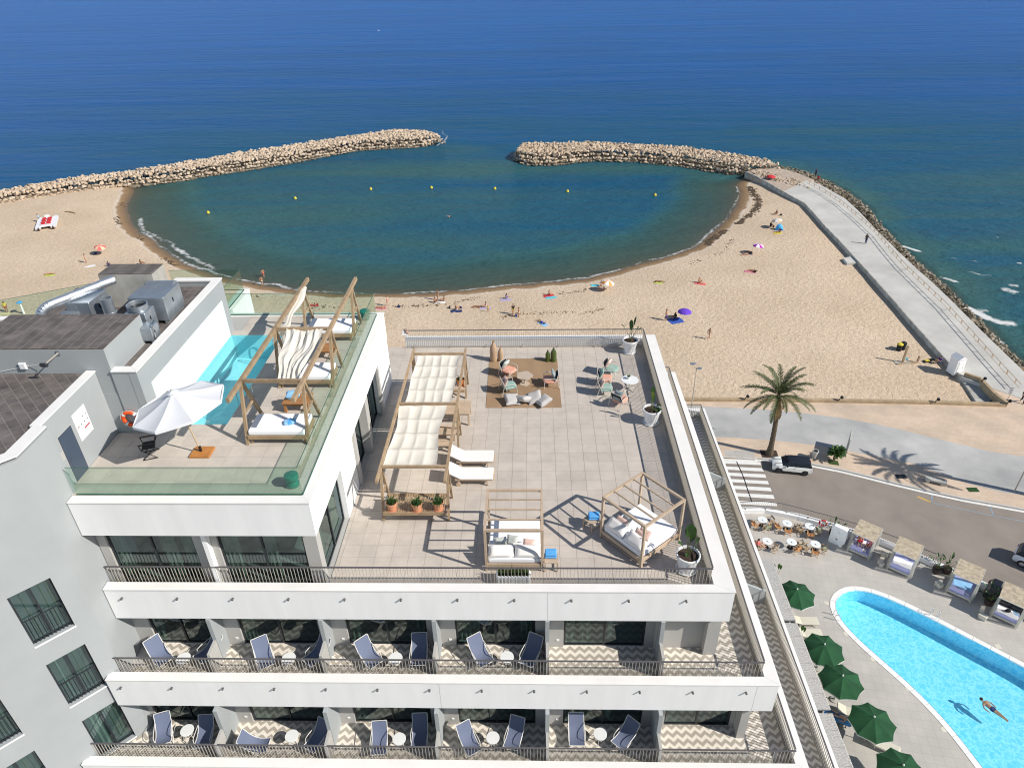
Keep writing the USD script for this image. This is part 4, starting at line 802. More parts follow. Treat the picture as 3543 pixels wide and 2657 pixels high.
vase('tall wicker vase behind the rug', (-2.03, 32.5, FT + .018), .2, 1.2); vase('shorter wicker vase beside the tall one', (-1.66, 32.5, FT + .018), .145, .84)
def bottle_(lab, loc, r, h): return single('glass_bottle', lathe([(0, 0), (r*.9, 0), (r, .05), (r, .62*h), (r*.75, .8*h), (r*.3, .9*h), (r*.28, .95*h), (r*.36, .96*h), (r*.36, h), (r*.2, h), (r*.2, .9*h)], 24, loc), K['bottle'], lab, 'bottle', smooth=40)
bottle_('larger round green glass bottle at the back of the rug', (1.16, 32.42, FT + .018), .16, .78); bottle_('smaller green glass bottle left of the larger one', (.85, 32.4, FT + .018), .125, .66)
t = thing('round_table', 'round white table with crossed legs beside the parapet chairs', 'table', (4.84, 29.6, FT)); obj('table_top', lathe([(0, .56), (.42, .56), (.43, .57), (.42, .585), (0, .585)], 30), K['swhite'], t)
for q in (35, 125): c_, s_ = math.cos(math.radians(q)), math.sin(math.radians(q)); obj('leg', beam((-.33*c_, -.33*s_, .02), (.33*c_, .33*s_, .02), .045, .04), K['cframe'], t)
obj('pedestal', tube([(0, 0, .02), (0, 0, .56)], .025, 8), K['cframe'], t)
strap_pot('small_plant', 'small plant in a white pot on the round terrace table', (4.78, 29.66, FT + .586), K['potw'], .08, .14, 26, .2, 4, False, leafm='leaf2')
# big white planters
def planter(label, loc, leaves, seed):
    t = thing('white_planter', label, 'planter', loc); r, h = .42, .78
    obj('pot', lathe([(0, .03), (r*.62, .03), (r*.66, .05), (r*.93, h*.84), (r*1.0, h*.85), (r*1.02, h*.98), (r*.98, h), (r*.9, h), (r*.88, h*.86)], 32), K['potw'], t, smooth=40)
    obj('saucer', lathe([(0, 0), (r*.8, 0), (r*.9, .07), (r*.84, .07), (r*.76, .03), (0, .03)], 32), K['potw'], t)
    v = lathe([(r*.88, h*.86), (r*.6, h*.89), (r*.3, h*.9), (0, h*.9)], 24); obj('soil', v, K['soil'], t)
    for az, out, up, L, W, m, dr in leaves: leaf((0.05*math.cos(az), .05*math.sin(az), h*.88), az, out, up, L, W, K[m], t, dr)
    return t
planter('white planter with upright banana-like leaves at the far terrace corner', (5.3, 33.35, FT), [(175, .35, .75, .45, .16, 'leaf', .3), (20, .12, .85, .62, .2, 'leaf', .1), (60, .05, .7, .6, .22, 'leaf', .1), (-20, .3, .65, .45, .15, 'leaf', .2), (100, .08, .6, .5, .18, 'leaf', .1), (0, .2, .6, .4, .14, 'leaf2', .2)], 1)
planter('white planter with a bright green young plant halfway along the parapet', (5.5, 26.75, FT), [(80, .05, .45, .5, .17, 'leaf2', .2), (120, .06, .55, .45, .15, 'leaf3', .1), (200, .1, .4, .42, .13, 'leaf2', .3), (60, .02, .62, .45, .16, 'leaf3', .1), (-60, .2, .15, .3, .14, 'leaf2', .4), (-30, .2, .12, .3, .16, 'leaf2', .4), (20, .22, .14, .28, .15, 'leaf', .4), (90, .03, .8, .45, .2, 'leaf', .1)], 2)
planter('white planter with broad dark leaves at the near terrace corner', (5.45, 17.75, FT), [(70, .1, .55, .5, .26, 'leaf', .15), (40, .12, .75, .5, .26, 'leaf2', .1), (110, .1, .8, .5, .24, 'leaf', .1), (-60, .18, .4, .45, .22, 'leaf2', .25), (180, .2, .45, .42, .2, 'leaf', .3), (0, .12, .5, .45, .24, 'leaf2', .2), (85, .03, 1.0, .5, .25, 'leaf', .05), (-120, .2, .25, .35, .2, 'leaf', .3)], 3)
t = thing('grass_planter', 'long white ribbed planter full of clipped grass behind the front railing', 'planter', (-.67, 17.12, FT))
obj('box', J(cbox(-.6, .6, -.19, .19, 0, .48, .05), *[beam((x, -.19, .04), (x, -.19, .46), .05, .03, (0, 1, 0)) for x in np.arange(-.5, .55, .125)]), K['potw'], t); obj('soil', box(-.54, .54, -.14, .14, .47, .485), K['soil'], t)
q = random.Random(5); obj('grass', J([strap((q.uniform(-.53, .53), q.uniform(-.14, .14), .46), q.uniform(0, 360), q.uniform(60, 88), q.uniform(.12, .24) + (.22 if q.random() < .06 else 0), .016, .3) for _ in range(900)]), K['grass'], t, kind='stuff')
# canopy daybeds
def daybed(label, loc, rz):
    t = thing('canopy_daybed', label, 'daybed', loc, rz); W, D, H = 1.98, 2.08, 1.98; m = K['ashwood']; p = .085
    for x in (-W/2, W/2):
        for y in (0, D): obj('post', beam((x, y, 0), (x, y, H), p, p, (0, 1, 0)), m, t)
    for x in (-W/2, W/2): obj('top_beam', beam((x, p/2, H - .045), (x, D - p/2, H - .045), p*.98, .09), m, t)
    for y in (0, D): obj('top_beam', beam((-W/2 + p/2, y, H - .045), (W/2 - p/2, y, H - .045), p*.98, .09), m, t)
    for k in (1, 2, 3): obj('roof_slat', beam((-W/2 + .045, D*k/4, H - .03), (W/2 - .045, D*k/4, H - .03), .05, .05), m, t)
    for x in (-W/2, W/2): obj('bed_rail', beam((x*.99, p/2, .26), (x*.99, D - p/2, .26), .05, .16), m, t)
    for y in (0, D): obj('bed_rail', beam((-W/2 + p/2, y, .26), (W/2 - p/2, y, .26), .05, .16), m, t)
    for k in range(3): obj('shelf_slat', beam((-W/2 + p/2, -.03 + .0*k, .12 + .07*k), (W/2 - p/2, -.03, .12 + .07*k), .03, .03), m, t) if k < 1 else None
    obj('mattress', mv(rbox(W - .12, D - .1, .24, .06), (0, D/2, .3)), K['linen'], t, smooth=40); return t
def on_bed(loc, rz, x, y, z):
    c_, s_ = math.cos(math.radians(rz)), math.sin(math.radians(rz)); return (loc[0] + x*c_ - y*s_, loc[1] + x*s_ + y*c_, loc[2] + z)
B1, R1 = (-.65, 17.68, FT), 0.0; B2, R2 = (3.225, 18.63, FT), -49.4
daybed('slatted wooden daybed with white mattress, straight to the front railing', B1, R1); daybed('slatted wooden daybed with white mattress, turned at an angle', B2, R2)
def put_pillow(label, bed, rz, x, y, z, w, d, h, tilt, rz2, m, name='cushion'):
    p = mv(pillow(w, d, h, 9, x*7), (0, 0, 0), rx=tilt); p = mv(p, on_bed(bed, rz, x, y, z), rz=rz + rz2)
    single(name, p, K[m], label, 'cushion', smooth=True)
for bed, rz, nm in ((B1, R1, 'straight daybed'), (B2, R2, 'angled daybed')):
    put_pillow(f'left of the two long white bolster cushions on the {nm}', bed, rz, -.47, .27, .68, .94, .5, .28, 35, 2, 'cushion_white', 'bolster'); put_pillow(f'right of the two long white bolster cushions on the {nm}', bed, rz, .47, .27, .68, .94, .5, .28, 35, -2, 'cushion_white', 'bolster')
put_pillow('larger grey cushion on the left of the straight daybed', B1, R1, -.5, .62, .72, .46, .44, .16, 50, 6, 'greyp'); put_pillow('grey green cushion behind the others on the straight daybed', B1, R1, -.08, .78, .69, .42, .4, .16, 48, -12, 'greyp')
put_pillow('small pale cushion in the middle of the straight daybed', B1, R1, .1, .55, .66, .42, .24, .15, 48, 0, 'cushion_white'); put_pillow('pink cushion on the right of the straight daybed', B1, R1, .52, .6, .68, .44, .4, .16, 48, -8, 'pinkp')
put_pillow('pink cushion on the left end of the angled daybed', B2, R2, -.55, .55, .7, .5, .4, .16, 55, 4, 'pinkp'); put_pillow('grey green cushion behind the pink one on the angled daybed', B2, R2, -.5, .78, .7, .45, .42, .15, 55, -6, 'greyp')
put_pillow('pink cushion nearest the front post of the angled daybed', B2, R2, .35, .56, .7, .5, .4, .16, 55, -2, 'pinkp'); put_pillow('second pink cushion behind the front one on the angled daybed', B2, R2, .42, .74, .7, .48, .4, .15, 55, 5, 'pinkp')
def stool_table(label, loc, rz):
    t = thing('side_table', label, 'side table', loc, rz)
    for k in range(3): obj('board', box(-.24, .24, -.24 + .16*k + .004, -.24 + .16*(k+1) - .004, .42, .45), K['ashwood'], t)
    for sx in (-1, 1):
        for sy in (-1, 1): obj('leg', beam((sx*.22, sy*.22, 0), (sx*.22, sy*.22, .419), .05, .05), K['ashwood'], t)
        obj('stretcher', beam((sx*.22, -.19, .12), (sx*.22, .19, .12), .035, .05), K['ashwood'], t)
def towels(label, loc, rz, n=2, m='towel', w=.42, d=.34):
    t = thing('folded_towels', label, 'towels', loc, rz)
    for k in range(n): obj('towel', mv(rbox(w*(1 - .03*k), d*(1-.03*k), .085, .035), (.005*k, .01*k, .088*k)), K[m], t, smooth=40)
    return t
stool_table('small wooden side table right of the straight daybed', (.66, 17.85, FT), 0); towels('stack of blue towels beside the straight daybed', (.65, 17.98, FT + .451), 0)
stool_table('small wooden side table left of the angled daybed', (2.26, 19.85, FT), -49); towels('stack of blue towels beside the angled daybed', (2.33, 19.92, FT + .451), 0)

# ================================================================ upper terrace: pergola, daybeds, parasol, pool things
K.update({'orange': mat('lifebuoy_orange', (.75,.09,.015), .45, .04, 4), 'teal': mat('teal_ceramic', (.02,.20,.16), .35, .1, 5), 'doorm': mat('blue_grey_door', (.055,.075,.11), .45, .05, 3), 'parasol': mat('white_parasol', (.82,.83,.86), .85, .02, 2, trans=.2), 'signw': mat('sign_white', (.78,.78,.8), .4, .01, 2), 'signr': mat('sign_red', (.4,.05,.07), .5, .05, 3), 'signd': mat('sign_dark', (.1,.09,.1), .5, .05, 3), 'signg': mat('sign_grey', (.55,.55,.58), .5, .05, 3), 'teakbase': mat('orange_teak', (.42,.17,.04), .45, .15, 4)})
ug = thing('pergola', 'long wooden A-frame pergola over the daybeds of the upper pool terrace', 'pergola', (0, 0, FU))
UX = (-9.95, -7.8); uz = 2.2
for x in UX: obj('long_beam', beam((x, 18.95, uz), (x, 28.75, uz), .12, .16), K['wood'], ug)
for y, lo, hi in ((20.3, 19.5, 21.2), (23.95, 23.2, 24.75), (27.8, 27.1, 28.6)):
    yc = y - (.15 if y < 22 else 0)
    if y < 27: obj('cross_beam', beam((UX[0] + .06, yc, uz + .02), (UX[1] - .06, yc, uz + .02), .09, .12), K['wood'], ug)
    for x in UX:
        obj('leg', beam((x, lo, 0), (x, yc - .06, uz - .08), .1, .1), K['wood'], ug); obj('leg', beam((x, hi, 0), (x, yc + .06, uz - .08), .1, .1), K['wood'], ug)
        obj('strut', beam((x, lo + (yc-lo)*.5, 1.08), (x, hi + (yc-hi)*.5, 1.08), .06, .08), K['wood'], ug)
def ragged(u0, u1, v0, v1, xa0, xa1, xb0, xb1, y0, y1, z, seed):
    def fn(u, v):
        x = (xa0 + (xa1-xa0)*u)*(1-v) + (xb0 + (xb1-xb0)*u)*v; y = y0 + (y1-y0)*v
        a = np.abs(np.sin(np.pi*5*u)); fo = fbm(np.stack([u*6.5 + .8*np.sin(4*v), v*2.4, u*0 + seed], -1), 3, 4) - .5; zz = z - .06*a - .3*fo - .12*np.sin(np.pi*v)
        return x + .07*np.sin(8*v + seed + 2*u), y + .03*np.sin(9*u), zz
    return thick(grid(fn, 44, 30), .006)
obj('canopy', ragged(0, 1, 0, 1, -8.75, -7.92, -9.5, -7.98, 20.22, 23.9, uz + .06, 1.0), K['canvas'], ug, smooth=True)
def bunch(u, v):
    y = 24.1 + 3.9*v; a = 2*np.pi*u; r = .11 + .05*np.sin(7*v + 2) + .03*np.sin(3*a)
    return -9.8 - .12*v + r*np.cos(a)*1.2 + .06*np.sin(11*v), y, uz - .08 - .28*np.abs(np.sin(3.1*v + .4))*(1-.5*v) + r*np.sin(a)
obj('gathered_canopy', grid(bunch, 18, 34), K['canvas'], ug, smooth=True)
def pool_bed(label, y0, y1):
    cx, cy = -8.87, (y0+y1)/2; t = thing('pool_daybed', label, 'daybed', (cx, cy, FU)); w, d = 2.04, y1 - y0
    for s in (-1, 1): obj('side_rail', beam((-w/2, s*(d/2-.02), .3), (w/2, s*(d/2-.02), .3), .06, .15), K['wood'], t); obj('end_rail', beam((s*(w/2-.02), -d/2+.05, .3), (s*(w/2-.02), d/2-.05, .3), .06, .15), K['wood'], t)
    for sx in (-1, 1):
        for sy in (-1, 1): obj('leg', beam((sx*(w/2-.08), sy*(d/2-.1), 0), (sx*(w/2-.08), sy*(d/2-.1), .23), .07, .07), K['wood'], t)
    obj('mattress', mv(rbox(w - .06, d - .04, .2, .05), (0, 0, .37)), K['linen'], t, smooth=40); return t
pool_bed('white daybed nearest the front of the upper terrace, under the open end of the pergola', 19.5, 20.62); pool_bed('white daybed half hidden below the torn-looking middle canopy', 23.12, 24.25); pool_bed('white daybed at the sea end of the upper terrace', 26.95, 28.15)
wood_table('coffee_table', 'orange teak coffee table carrying a pale blue bundle', -9.27, -8.27, 21.42, 22.17, .42, K['teak'], 'table', 'x', 8, FU)
wood_table('coffee_table', 'orange teak coffee table behind the middle canopy', -9.3, -8.35, 25.35, 26.1, .42, K['teak'], 'table', 'x', 8, FU)
single('towel_bundle', mv(pillow(.55, .34, .3, 10, 2), (-8.93, 21.85, FU + .56), rz=12), K['towel2'], 'pale blue bundle of towels on the teak coffee table', 'towels', smooth=True)
t = thing('rolled_towel', 'blue rolled towel lying on the nearest white daybed', 'towel', (-8.5, 20.0, FU + .575), 18); obj('towel', mv(rbox(.42, .26, .1, .045), (0, 0, 0)), K['towel2'], t, smooth=40); obj('band', box(-.06, .06, -.135, .135, .0, .106), K['towel'], t)
def pouf(label, loc):
    r = .24; return single('drum_stool', lathe([(0, 0), (r*.72, 0), (r*.85, .05), (r*.88, .14), (r*.7, .24), (r*.95, .33), (r, .4), (r*.9, .46), (r*.5, .49), (0, .5)], 28, loc), K['teal'], label, 'stool', smooth=40)
pouf('teal drum stool in the front corner of the upper terrace', (-7.72, 17.3, FU)); pouf('teal drum stool in the sea-side corner of the upper terrace', (-7.72, 29.1, FU))
# tilted white parasol
t = thing('white_parasol', 'large tilted white parasol on a square teak base beside the rooftop pool', 'parasol', (0, 0, 0))
obj('base', cbox(-11.72, -11.02, 18.72, 19.3, FU, FU + .09, .02), K['teakbase'], t)
C = np.array([-11.62, 18.97, 45.5 - 12.72]); n_ = np.array([-.17, .01, 1.]); n_ /= np.linalg.norm(n_); u_ = np.cross([0, 1, 0], n_); u_ /= np.linalg.norm(u_); v_ = np.cross(n_, u_)
rim = [C + 1.52*(u_*math.cos(-.87 + 2*math.pi*k/8) + v_*math.sin(-.87 + 2*math.pi*k/8)) for k in range(8)]; apex = C + n_*.51
obj('pole', tube([(-11.41, 19.02, FU + .05), tuple(C + n_*.42)], .028, 10), K['ashwood'], t); obj('base_bracket', beam((-11.41, 19.02, FU + .09), (-11.415, 19.02, FU + .3), .07, .07), K['black'], t)
for k in range(8):
    a, b = rim[k], rim[(k+1) % 8]
    def fn(s, q):
        P = apex + s[..., None]*((a + (b-a)*q[..., None]) - apex); sg = -.05*np.sin(np.pi*s) - .05*s*np.sin(np.pi*q); P = P + sg[..., None]*n_
        return P[..., 0], P[..., 1], P[..., 2]
    obj('canvas_panel', grid(fn, 8, 6), K['parasol'], t, smooth=True); obj('rib', tube([apex - n_*.08, a - n_*.06], .009, 5), K['ashwood'], t)
    obj('valance', (np.array([a, b, b - n_*.1, a - n_*.1]), np.array([[0, 2, 1], [0, 3, 2]])), K['parasol'], t)
for k in range(8):
    a, b = apex + (rim[k] - apex)*.13 + n_*.05, apex + (rim[(k+1) % 8] - apex)*.13 + n_*.05
    obj('vent_flap', (np.array([apex + n_*.07, a, b]), np.array([[0, 1, 2]])), K['parasol'], t)
obj('finial', lathe([(0, 0), (.03, 0), (.035, .04), (0, .07)], 10, tuple(apex + n_*.06)), K['rail'], t)
# sign, door, lifebuoy, black chair
xs_ = WB + .004; t = thing('pool_rules_sign', 'white pool rules board with rows of round pictograms on the grey wall', 'sign')
obj('board', box(xs_, xs_ + .02, 18.4, 19.13, 31.72, 32.73), K['signw'], t)
for i in range(4):
    for j in range(2):
        c_ = (xs_ + .021, 18.5 + .175*i, 32.42 - .2*j); a = np.linspace(0, 2*math.pi, 15)
        obj('pictogram', tube([(c_[0], c_[1] + .065*math.cos(q), c_[2] + .065*math.sin(q)) for q in a], .005, 4, False), K['signr' if (i == 0 and j == 1) else 'signg'], t)
        if j == 1 or i > 1: obj('pictogram', box(c_[0], c_[0] + .004, c_[1] - .03, c_[1] + .03, c_[2] - .012, c_[2] + .02), K['signd'], t)
obj('red_stripe', box(xs_ + .02, xs_ + .024, 18.75, 19.06, 32.0, 32.05), K['signr'], t); obj('small_print', box(xs_ + .02, xs_ + .023, 18.78, 19.0, 31.84, 31.845), K['signg'], t)
tm = meshkit_text = None
hp('door_recess', box(WB, WB + .006, 17.47, 18.25, FU, FU + 1.8), K['pier']); d_ = hp('door', box(WB + .007, WB + .03, 17.5, 18.2, FU + .01, FU + 1.77), K['doorm']); obj('handle', beam((WB + .05, 17.56, FU + .85), (WB + .05, 17.68, FU + .85), .02, .02), K['chrome'], d_)
hp('wall_box', box(WB, WB + .02, 17.25, 17.45, FU + 1.0, FU + 1.3), K['pier'])
t = thing('lifebuoy', 'orange lifebuoy with white bands hanging on the dark wall by the rooftop pool', 'lifebuoy', (-14.22, 20.13, 31.42))
def torus(R, r, a0, a1, n=14, m=10, plane='xz'):
    def fn(u, v):
        a = a0 + (a1-a0)*u; b = 2*np.pi*v; rr = R + r*np.cos(b); return (rr*np.cos(a), r*np.sin(b), rr*np.sin(a)) if plane == 'xz' else (rr*np.cos(a), rr*np.sin(a), r*np.sin(b))
    return grid(fn, n, m)
for k in range(4):
    a = math.radians(45 + 90*k); obj('ring', torus(.27, .068, a + .16, a + math.pi/2 - .16), K['orange'], t, smooth=True); obj('band', torus(.27, .071, a - .16, a + .16, 5), K['signw'], t, smooth=True)
obj('rope', tube([(.36*math.cos(q), -.03, .36*math.sin(q)) for q in np.linspace(0, 6.28, 26)], .008, 5, False), K['cap'], t)
t = thing('folding_chair', 'black folding armchair under the white parasol', 'chair', (-13.1, 18.92, FU), 200)
for s in (-1, 1):
    y = s*.25; obj('cross_leg', tube([(-.22, y, 0), (.22, y, .42), (.24, y, .6)], .016, 6), K['black'], t); obj('cross_leg', tube([(.25, y, 0), (-.2, y, .42), (-.28, y, .62)], .016, 6), K['black'], t)
    obj('armrest', beam((-.28, y, .62), (.26, y, .62), .05, .025), K['black'], t); obj('back_post', tube([(-.24, y, .5), (-.32, y, .86)], .014, 6), K['black'], t); obj('foot_bar', beam((-.22, y, .012), (.25, y, .012), .025, .024), K['black'], t)
obj('seat', grid(lambda u, v: (-.2 + .42*u, -.25 + .5*v, .42 - .04*np.sin(np.pi*v)), 3, 6), K['mesh'], t); obj('backrest', grid(lambda u, v: (-.27 - .05*u, -.25 + .5*v, .6 + .25*u), 3, 5), K['mesh'], t)
def pool_ladder(label, loc, rz, h=.75, depth=.9, w=.45):
    t = thing('pool_ladder', label, 'pool ladder', loc, rz)
    for s in (-1, 1): obj('rail', tube([(-.35, s*w/2, 0), (-.34, s*w/2, h*.7), (-.25, s*w/2, h*.95), (-.1, s*w/2, h), (.05, s*w/2, h*.9), (.1, s*w/2, h*.5), (.1, s*w/2, -depth)], .02, 7), K['chrome'], t, smooth=True)
    for k in range(3): obj('rung', beam((.1, -w/2, -.2 - .25*k), (.1, w/2, -.2 - .25*k), .08, .025), K['chrome'], t)
pool_ladder('steel ladder at the far corner of the rooftop pool', (-11.1, 26.7, FU), 180); pool_ladder('steel ladder on the near right side of the rooftop pool', (-11.1, 22.3, FU), 180)
# ---------------------------------------------------------------- plant on the roof
zr = RC - .26
def unit(name, label, x0, x1, y0, y1, z1, z0=None, feet=True, cat='ventilation unit'):
    z0 = zr + .12 if z0 is None else z0; cx, cy = (x0+x1)/2, (y0+y1)/2; t = thing(name, label, cat, (cx, cy, zr)); w, d = x1-x0, y1-y0
    obj('casing', cbox(-w/2, w/2, -d/2, d/2, z0 - zr, z1 - zr, .02), K['steel'], t)
    for s in (-1, 1): obj('foot', box(s*w*.4 - .05, s*w*.4 + .05, -d/2, d/2, 0, z0 - zr + .01), K['steel'], t)
    for k in (1, 2): obj('seam', box(-w/2 - .004, w/2 + .004, -d/2 + d*k/3 - .012, -d/2 + d*k/3 + .012, z0 - zr + .02, z1 - zr + .004), K['steel'], t)
    obj('access_panel', box(-w*.38, -w*.05, -d/2 - .012, -d/2, (z0-zr) + .08, z1 - zr - .08), K['steel'], t); obj('latch', box(w*.5, w*.5 + .02, -.1, -.05, (z1-zr)*.6, (z1-zr)*.75), K['black'], t); return t
u1 = unit('air_handler', 'large galvanised air handling box beside the pale pool wall', -15.5, -14.1, 24.2, 25.65, 34.2)
obj('barrel_vent', mv(J(tube([(-.55, .45, .9), (.55, .45, .9)], .3, 18)), (0, .2, 0)), K['steel'], u1, smooth=40)
u2 = unit('air_handler', 'galvanised air handling box under the long silver duct', -17.7, -16.75, 23.75, 25.05, 34.22)
obj('side_duct', hull(np.vstack([box(-.7, -.1, -.95, -.62, .15, .7)[0], box(-.62, .0, -.62, -.6, .1, .8)[0]])), K['steel'], u2)
u3 = unit('extract_fan', 'square extract fan with a wide dark round mouth on the hotel roof', -15.2, -14.4, 23.2, 23.95, 34.02)
obj('collar', lathe([(.34, .98), (.37, .98), (.38, 1.16), (.35, 1.17), (.33, 1.15), (.32, .7)], 28), K['steel'], u3, smooth=40); obj('mouth', lathe([(.325, 1.02), (0, 1.0)], 24), K['black'], u3)
t = thing('vent_stack', 'short round galvanised chimney between the roof machines', 'vent', (-16.15, 23.95, zr)); obj('plinth', cbox(-.25, .3, -.25, .25, 0, .45, .02), K['steel'], t); obj('stack', lathe([(.2, .45), (.2, 1.2), (.215, 1.2), (.215, 1.24), (.19, 1.24), (.185, .6)], 24), K['steel'], t, smooth=40); obj('mouth', lathe([(.187, .95), (0, .94)], 20), K['black'], t); obj('flange', lathe([(.2, .62), (.23, .62), (.23, .66), (.2, .66)], 20), K['steel'], t)
t = thing('air_duct', 'long shiny round air duct with an elbow crossing the roof', 'duct')
P0, P1, P2 = np.array([-18.28, 23.1, zr]), np.array([-18.25, 23.1, 34.3]), np.array([-16.45, 25.25, 34.52])
el = [P1 + (P0 - P1)*.25*(1-s)**2 + ((P2-P1)/np.linalg.norm(P2-P1))*.5*s**2 for s in np.linspace(0, 1, 7)]
K['duct'] = mat('bright_duct', (.62,.65,.7), .42, .03, 3, metal=.85)
obj('riser', tube([P0, el[0]], .17, 20), K['duct'], t, smooth=40)
for k in range(6): obj('elbow_segment', tube([el[k], el[k+1]], .172, 20), K['duct'], t)
for k in range(4): a, b = el[-1] + (P2 - el[-1])*k/4, el[-1] + (P2 - el[-1])*(k + .995)/4; obj('duct_section', tube([a, b], .17, 24), K['duct'], t, smooth=40); obj('joint_ring', tube([b, b + (P2-el[-1])*.008], .178, 20), K['steel'], t)
u4 = unit('condenser', 'small galvanised cabinet with a split front by the white parapet', -14.55, -13.95, 23.0 - .45, 23.1, 33.75); obj('cable_tray', tube([(.25, .2, .7), (.3, .1, .8), (.35, -.2, .78), (.36, -.25, .1)], .025, 6), K['chrome'], u4)
t = thing('floodlight', 'small floodlight on an arm fixed to the grey lift block', 'lamp', (-15.95, 20.25, 34.05)); obj('arm', beam((0, 0, 0), (-.15, -.55, -.1), .035, .035), K['rail'], t); obj('lamp_head', mv(cbox(-.12, .12, -.05, .05, -.07, .07, .015), (-.18, -.6, -.12), rx=30), K['dark_frame'], t); obj('wall_plate', box(-.06, .06, -.02, 0, -.08, .08), K['steel'], t); obj('cable', tube([(-.15, -.5, -.1), (-.5, -.2, -.3), (-1.2, -.012, -.5), (-2.4, -.012, -.75)], .01, 5), K['cap'], t)
t = thing('junction_box', 'white square junction box on the grey lift block', 'box', (-17.34, 20.25, 33.56)); obj('casing', cbox(-.12, .12, -.07, 0, -.12, .12, .01), K['signw'], t); obj('cover', box(-.09, .09, -.078, -.07, -.09, .09), K['signw'], t)
K['bird'] = mat('droppings', (.62,.61,.58), .9, .2, 20)

# ================================================================ balcony furniture
K.update({'sling': mat('blue_sling', (.13,.155,.235), .75, .08, 40), 'tubew': mat('white_tube', (.72,.70,.66), .35, .03, 4)})
def make_recliner():
    t = thing('balcony_recliner', 'x', 'deck chair', (0, 0, 0)); W = .54
    pr = np.array([(-.5,.93),(-.4,.76),(-.27,.57),(-.1,.42),(.08,.36),(.25,.36),(.38,.40),(.5,.44)])
    s = np.linspace(0, 1, 15); X = np.interp(s, np.linspace(0, 1, 8), pr[:,0]); Z = np.interp(s, np.linspace(0, 1, 8), pr[:,1])
    obj('sling', thick((np.stack([np.repeat(X, 5), np.tile(np.linspace(-W/2, W/2, 5), 15), np.repeat(Z, 5) - .02*np.tile([0, 1, 1.3, 1, 0], 15)], 1), grid(lambda u, v: (u, v, u), 14, 4)[1]), .008), K['sling'], t, smooth=True)
    for q in (-1, 1):
        y = q*(W/2 + .012); obj('side_tube', tube(np.column_stack([X, np.full(15, y), Z]), .014, 6), K['tubew'], t, smooth=True)
        obj('leg', tube([(-.16, y, .47), (.1, y, .25), (.36, y, .012)], .013, 6), K['tubew'], t); obj('leg', tube([(.3, y, .37), (-.1, y, .18), (-.52, y, .012)], .013, 6), K['tubew'], t)
        obj('armrest', tube([(.3, y*1.06, .37), (.27, y*1.1, .56), (.1, y*1.1, .6), (-.3, y*1.05, .62)], .014, 6), K['tubew'], t, smooth=True)
    obj('head_tube', tube([(-.505, -W/2, .94), (-.505, W/2, .94)], .014, 6), K['tubew'], t); obj('foot_tube', tube([(.505, -W/2, .44), (.505, W/2, .44)], .014, 6), K['tubew'], t)
    for x in (.36, -.52): obj('floor_bar', tube([(x, -W/2, .013), (x, W/2, .013)], .013, 6), K['tubew'], t)
    return t
def make_btable():
    t = thing('balcony_table', 'x', 'table', (0, 0, 0)); obj('table_top', lathe([(0, .5), (.245, .5), (.25, .51), (.245, .525), (0, .527)], 28), K['swhite'], t)
    for q in (0, 1, 2, 3): a = math.radians(45 + 90*q); obj('leg', tube([(.1*math.cos(a), .1*math.sin(a), .5), (.2*math.cos(a), .2*math.sin(a), .012)], .012, 6), K['tubew'], t)
    obj('brace', tube([(.15, 0, .25), (0, .15, .25), (-.15, 0, .25), (0, -.15, .25), (.15, 0, .25)], .008, 5, False), K['tubew'], t)
    return t
def seat_pose(view, head, foot, z):
    h = S(view, *head, z + .93); f = S(view, *foot, z + .44); d = f[:2] - h[:2]; c = (h[:2] + f[:2])/2
    return c, math.degrees(math.atan2(d[1], d[0]))
ROOMS = [('upper', 'd2', F2, 'first', [((520,608),(640,795)), ((1040,575),(925,760))], (785,765)), ('upper', 'd2', F2, 'second', [((1400,620),(1460,810)), ((1925,595),(1800,790))], (1640,765)), ('upper', 'd3', F2, 'third', [((350,610),(475,810)), ((820,580),(815,800))], (630,765)), ('upper', 'd3', F2, 'fourth', [((1270,590),(1370,800)), ((1765,590),(1690,800))], (1535,755)),
 ('lower', 'd2', F3, 'first', [((605,1210),(615,1460)), ((962,1235),(925,1480))], (815,1350)), ('lower', 'd2', F3, 'second', [((1225,1440),(1455,1515)), ((1905,1290),(1820,1480))], (1665,1395)), ('lower', 'd3', F3, 'third', [((495,1290),(490,1530)), ((825,1220),(818,1470))], (660,1420)), ('lower', 'd3', F3, 'fourth', [((1180,1300),(1270,1520)), ((1620,1250),(1565,1485))], (1420,1410)), ('lower', 'd4', F3, 'fifth', [((220,1215),(228,1465)), ((670,1285),(570,1455))], (415,1380))]
pr_c = pr_t = None
for row, view, z, nth, seats, tb in ROOMS:
    yr = (15.62, 16.9) if z == F2 else (14.4, 15.8)
    for i, (hd, ft) in enumerate(seats):
        c, a = seat_pose(view, hd, ft, z); c[1] = min(max(c[1], yr[0] + .3), yr[1] - .25)
        lab = f'blue sling recliner on the {"left" if i == 0 else "right"} of the {nth} balcony in the {row} row'
        if pr_c is None: pr_c = make_recliner(); pr_c.SetCustomDataByKey('label', lab); UsdGeom.Xformable(pr_c).GetOrderedXformOps()[0].Set(Gf.Vec3d(*map(float, (c[0], c[1], z)))); UsdGeom.Xformable(pr_c).GetOrderedXformOps()[1].Set(float(a))
        else: copy(pr_c, lab, (c[0], c[1], z + .004), a)
    p = S(view, *tb, z + .52); lab = f'round white table between the recliners of the {nth} balcony in the {row} row'
    if pr_t is None: pr_t = make_btable(); pr_t.SetCustomDataByKey('label', lab); UsdGeom.Xformable(pr_t).GetOrderedXformOps()[0].Set(Gf.Vec3d(p[0], p[1], z + .004))
    else: copy(pr_t, lab, (p[0], p[1], z + .004), 20)

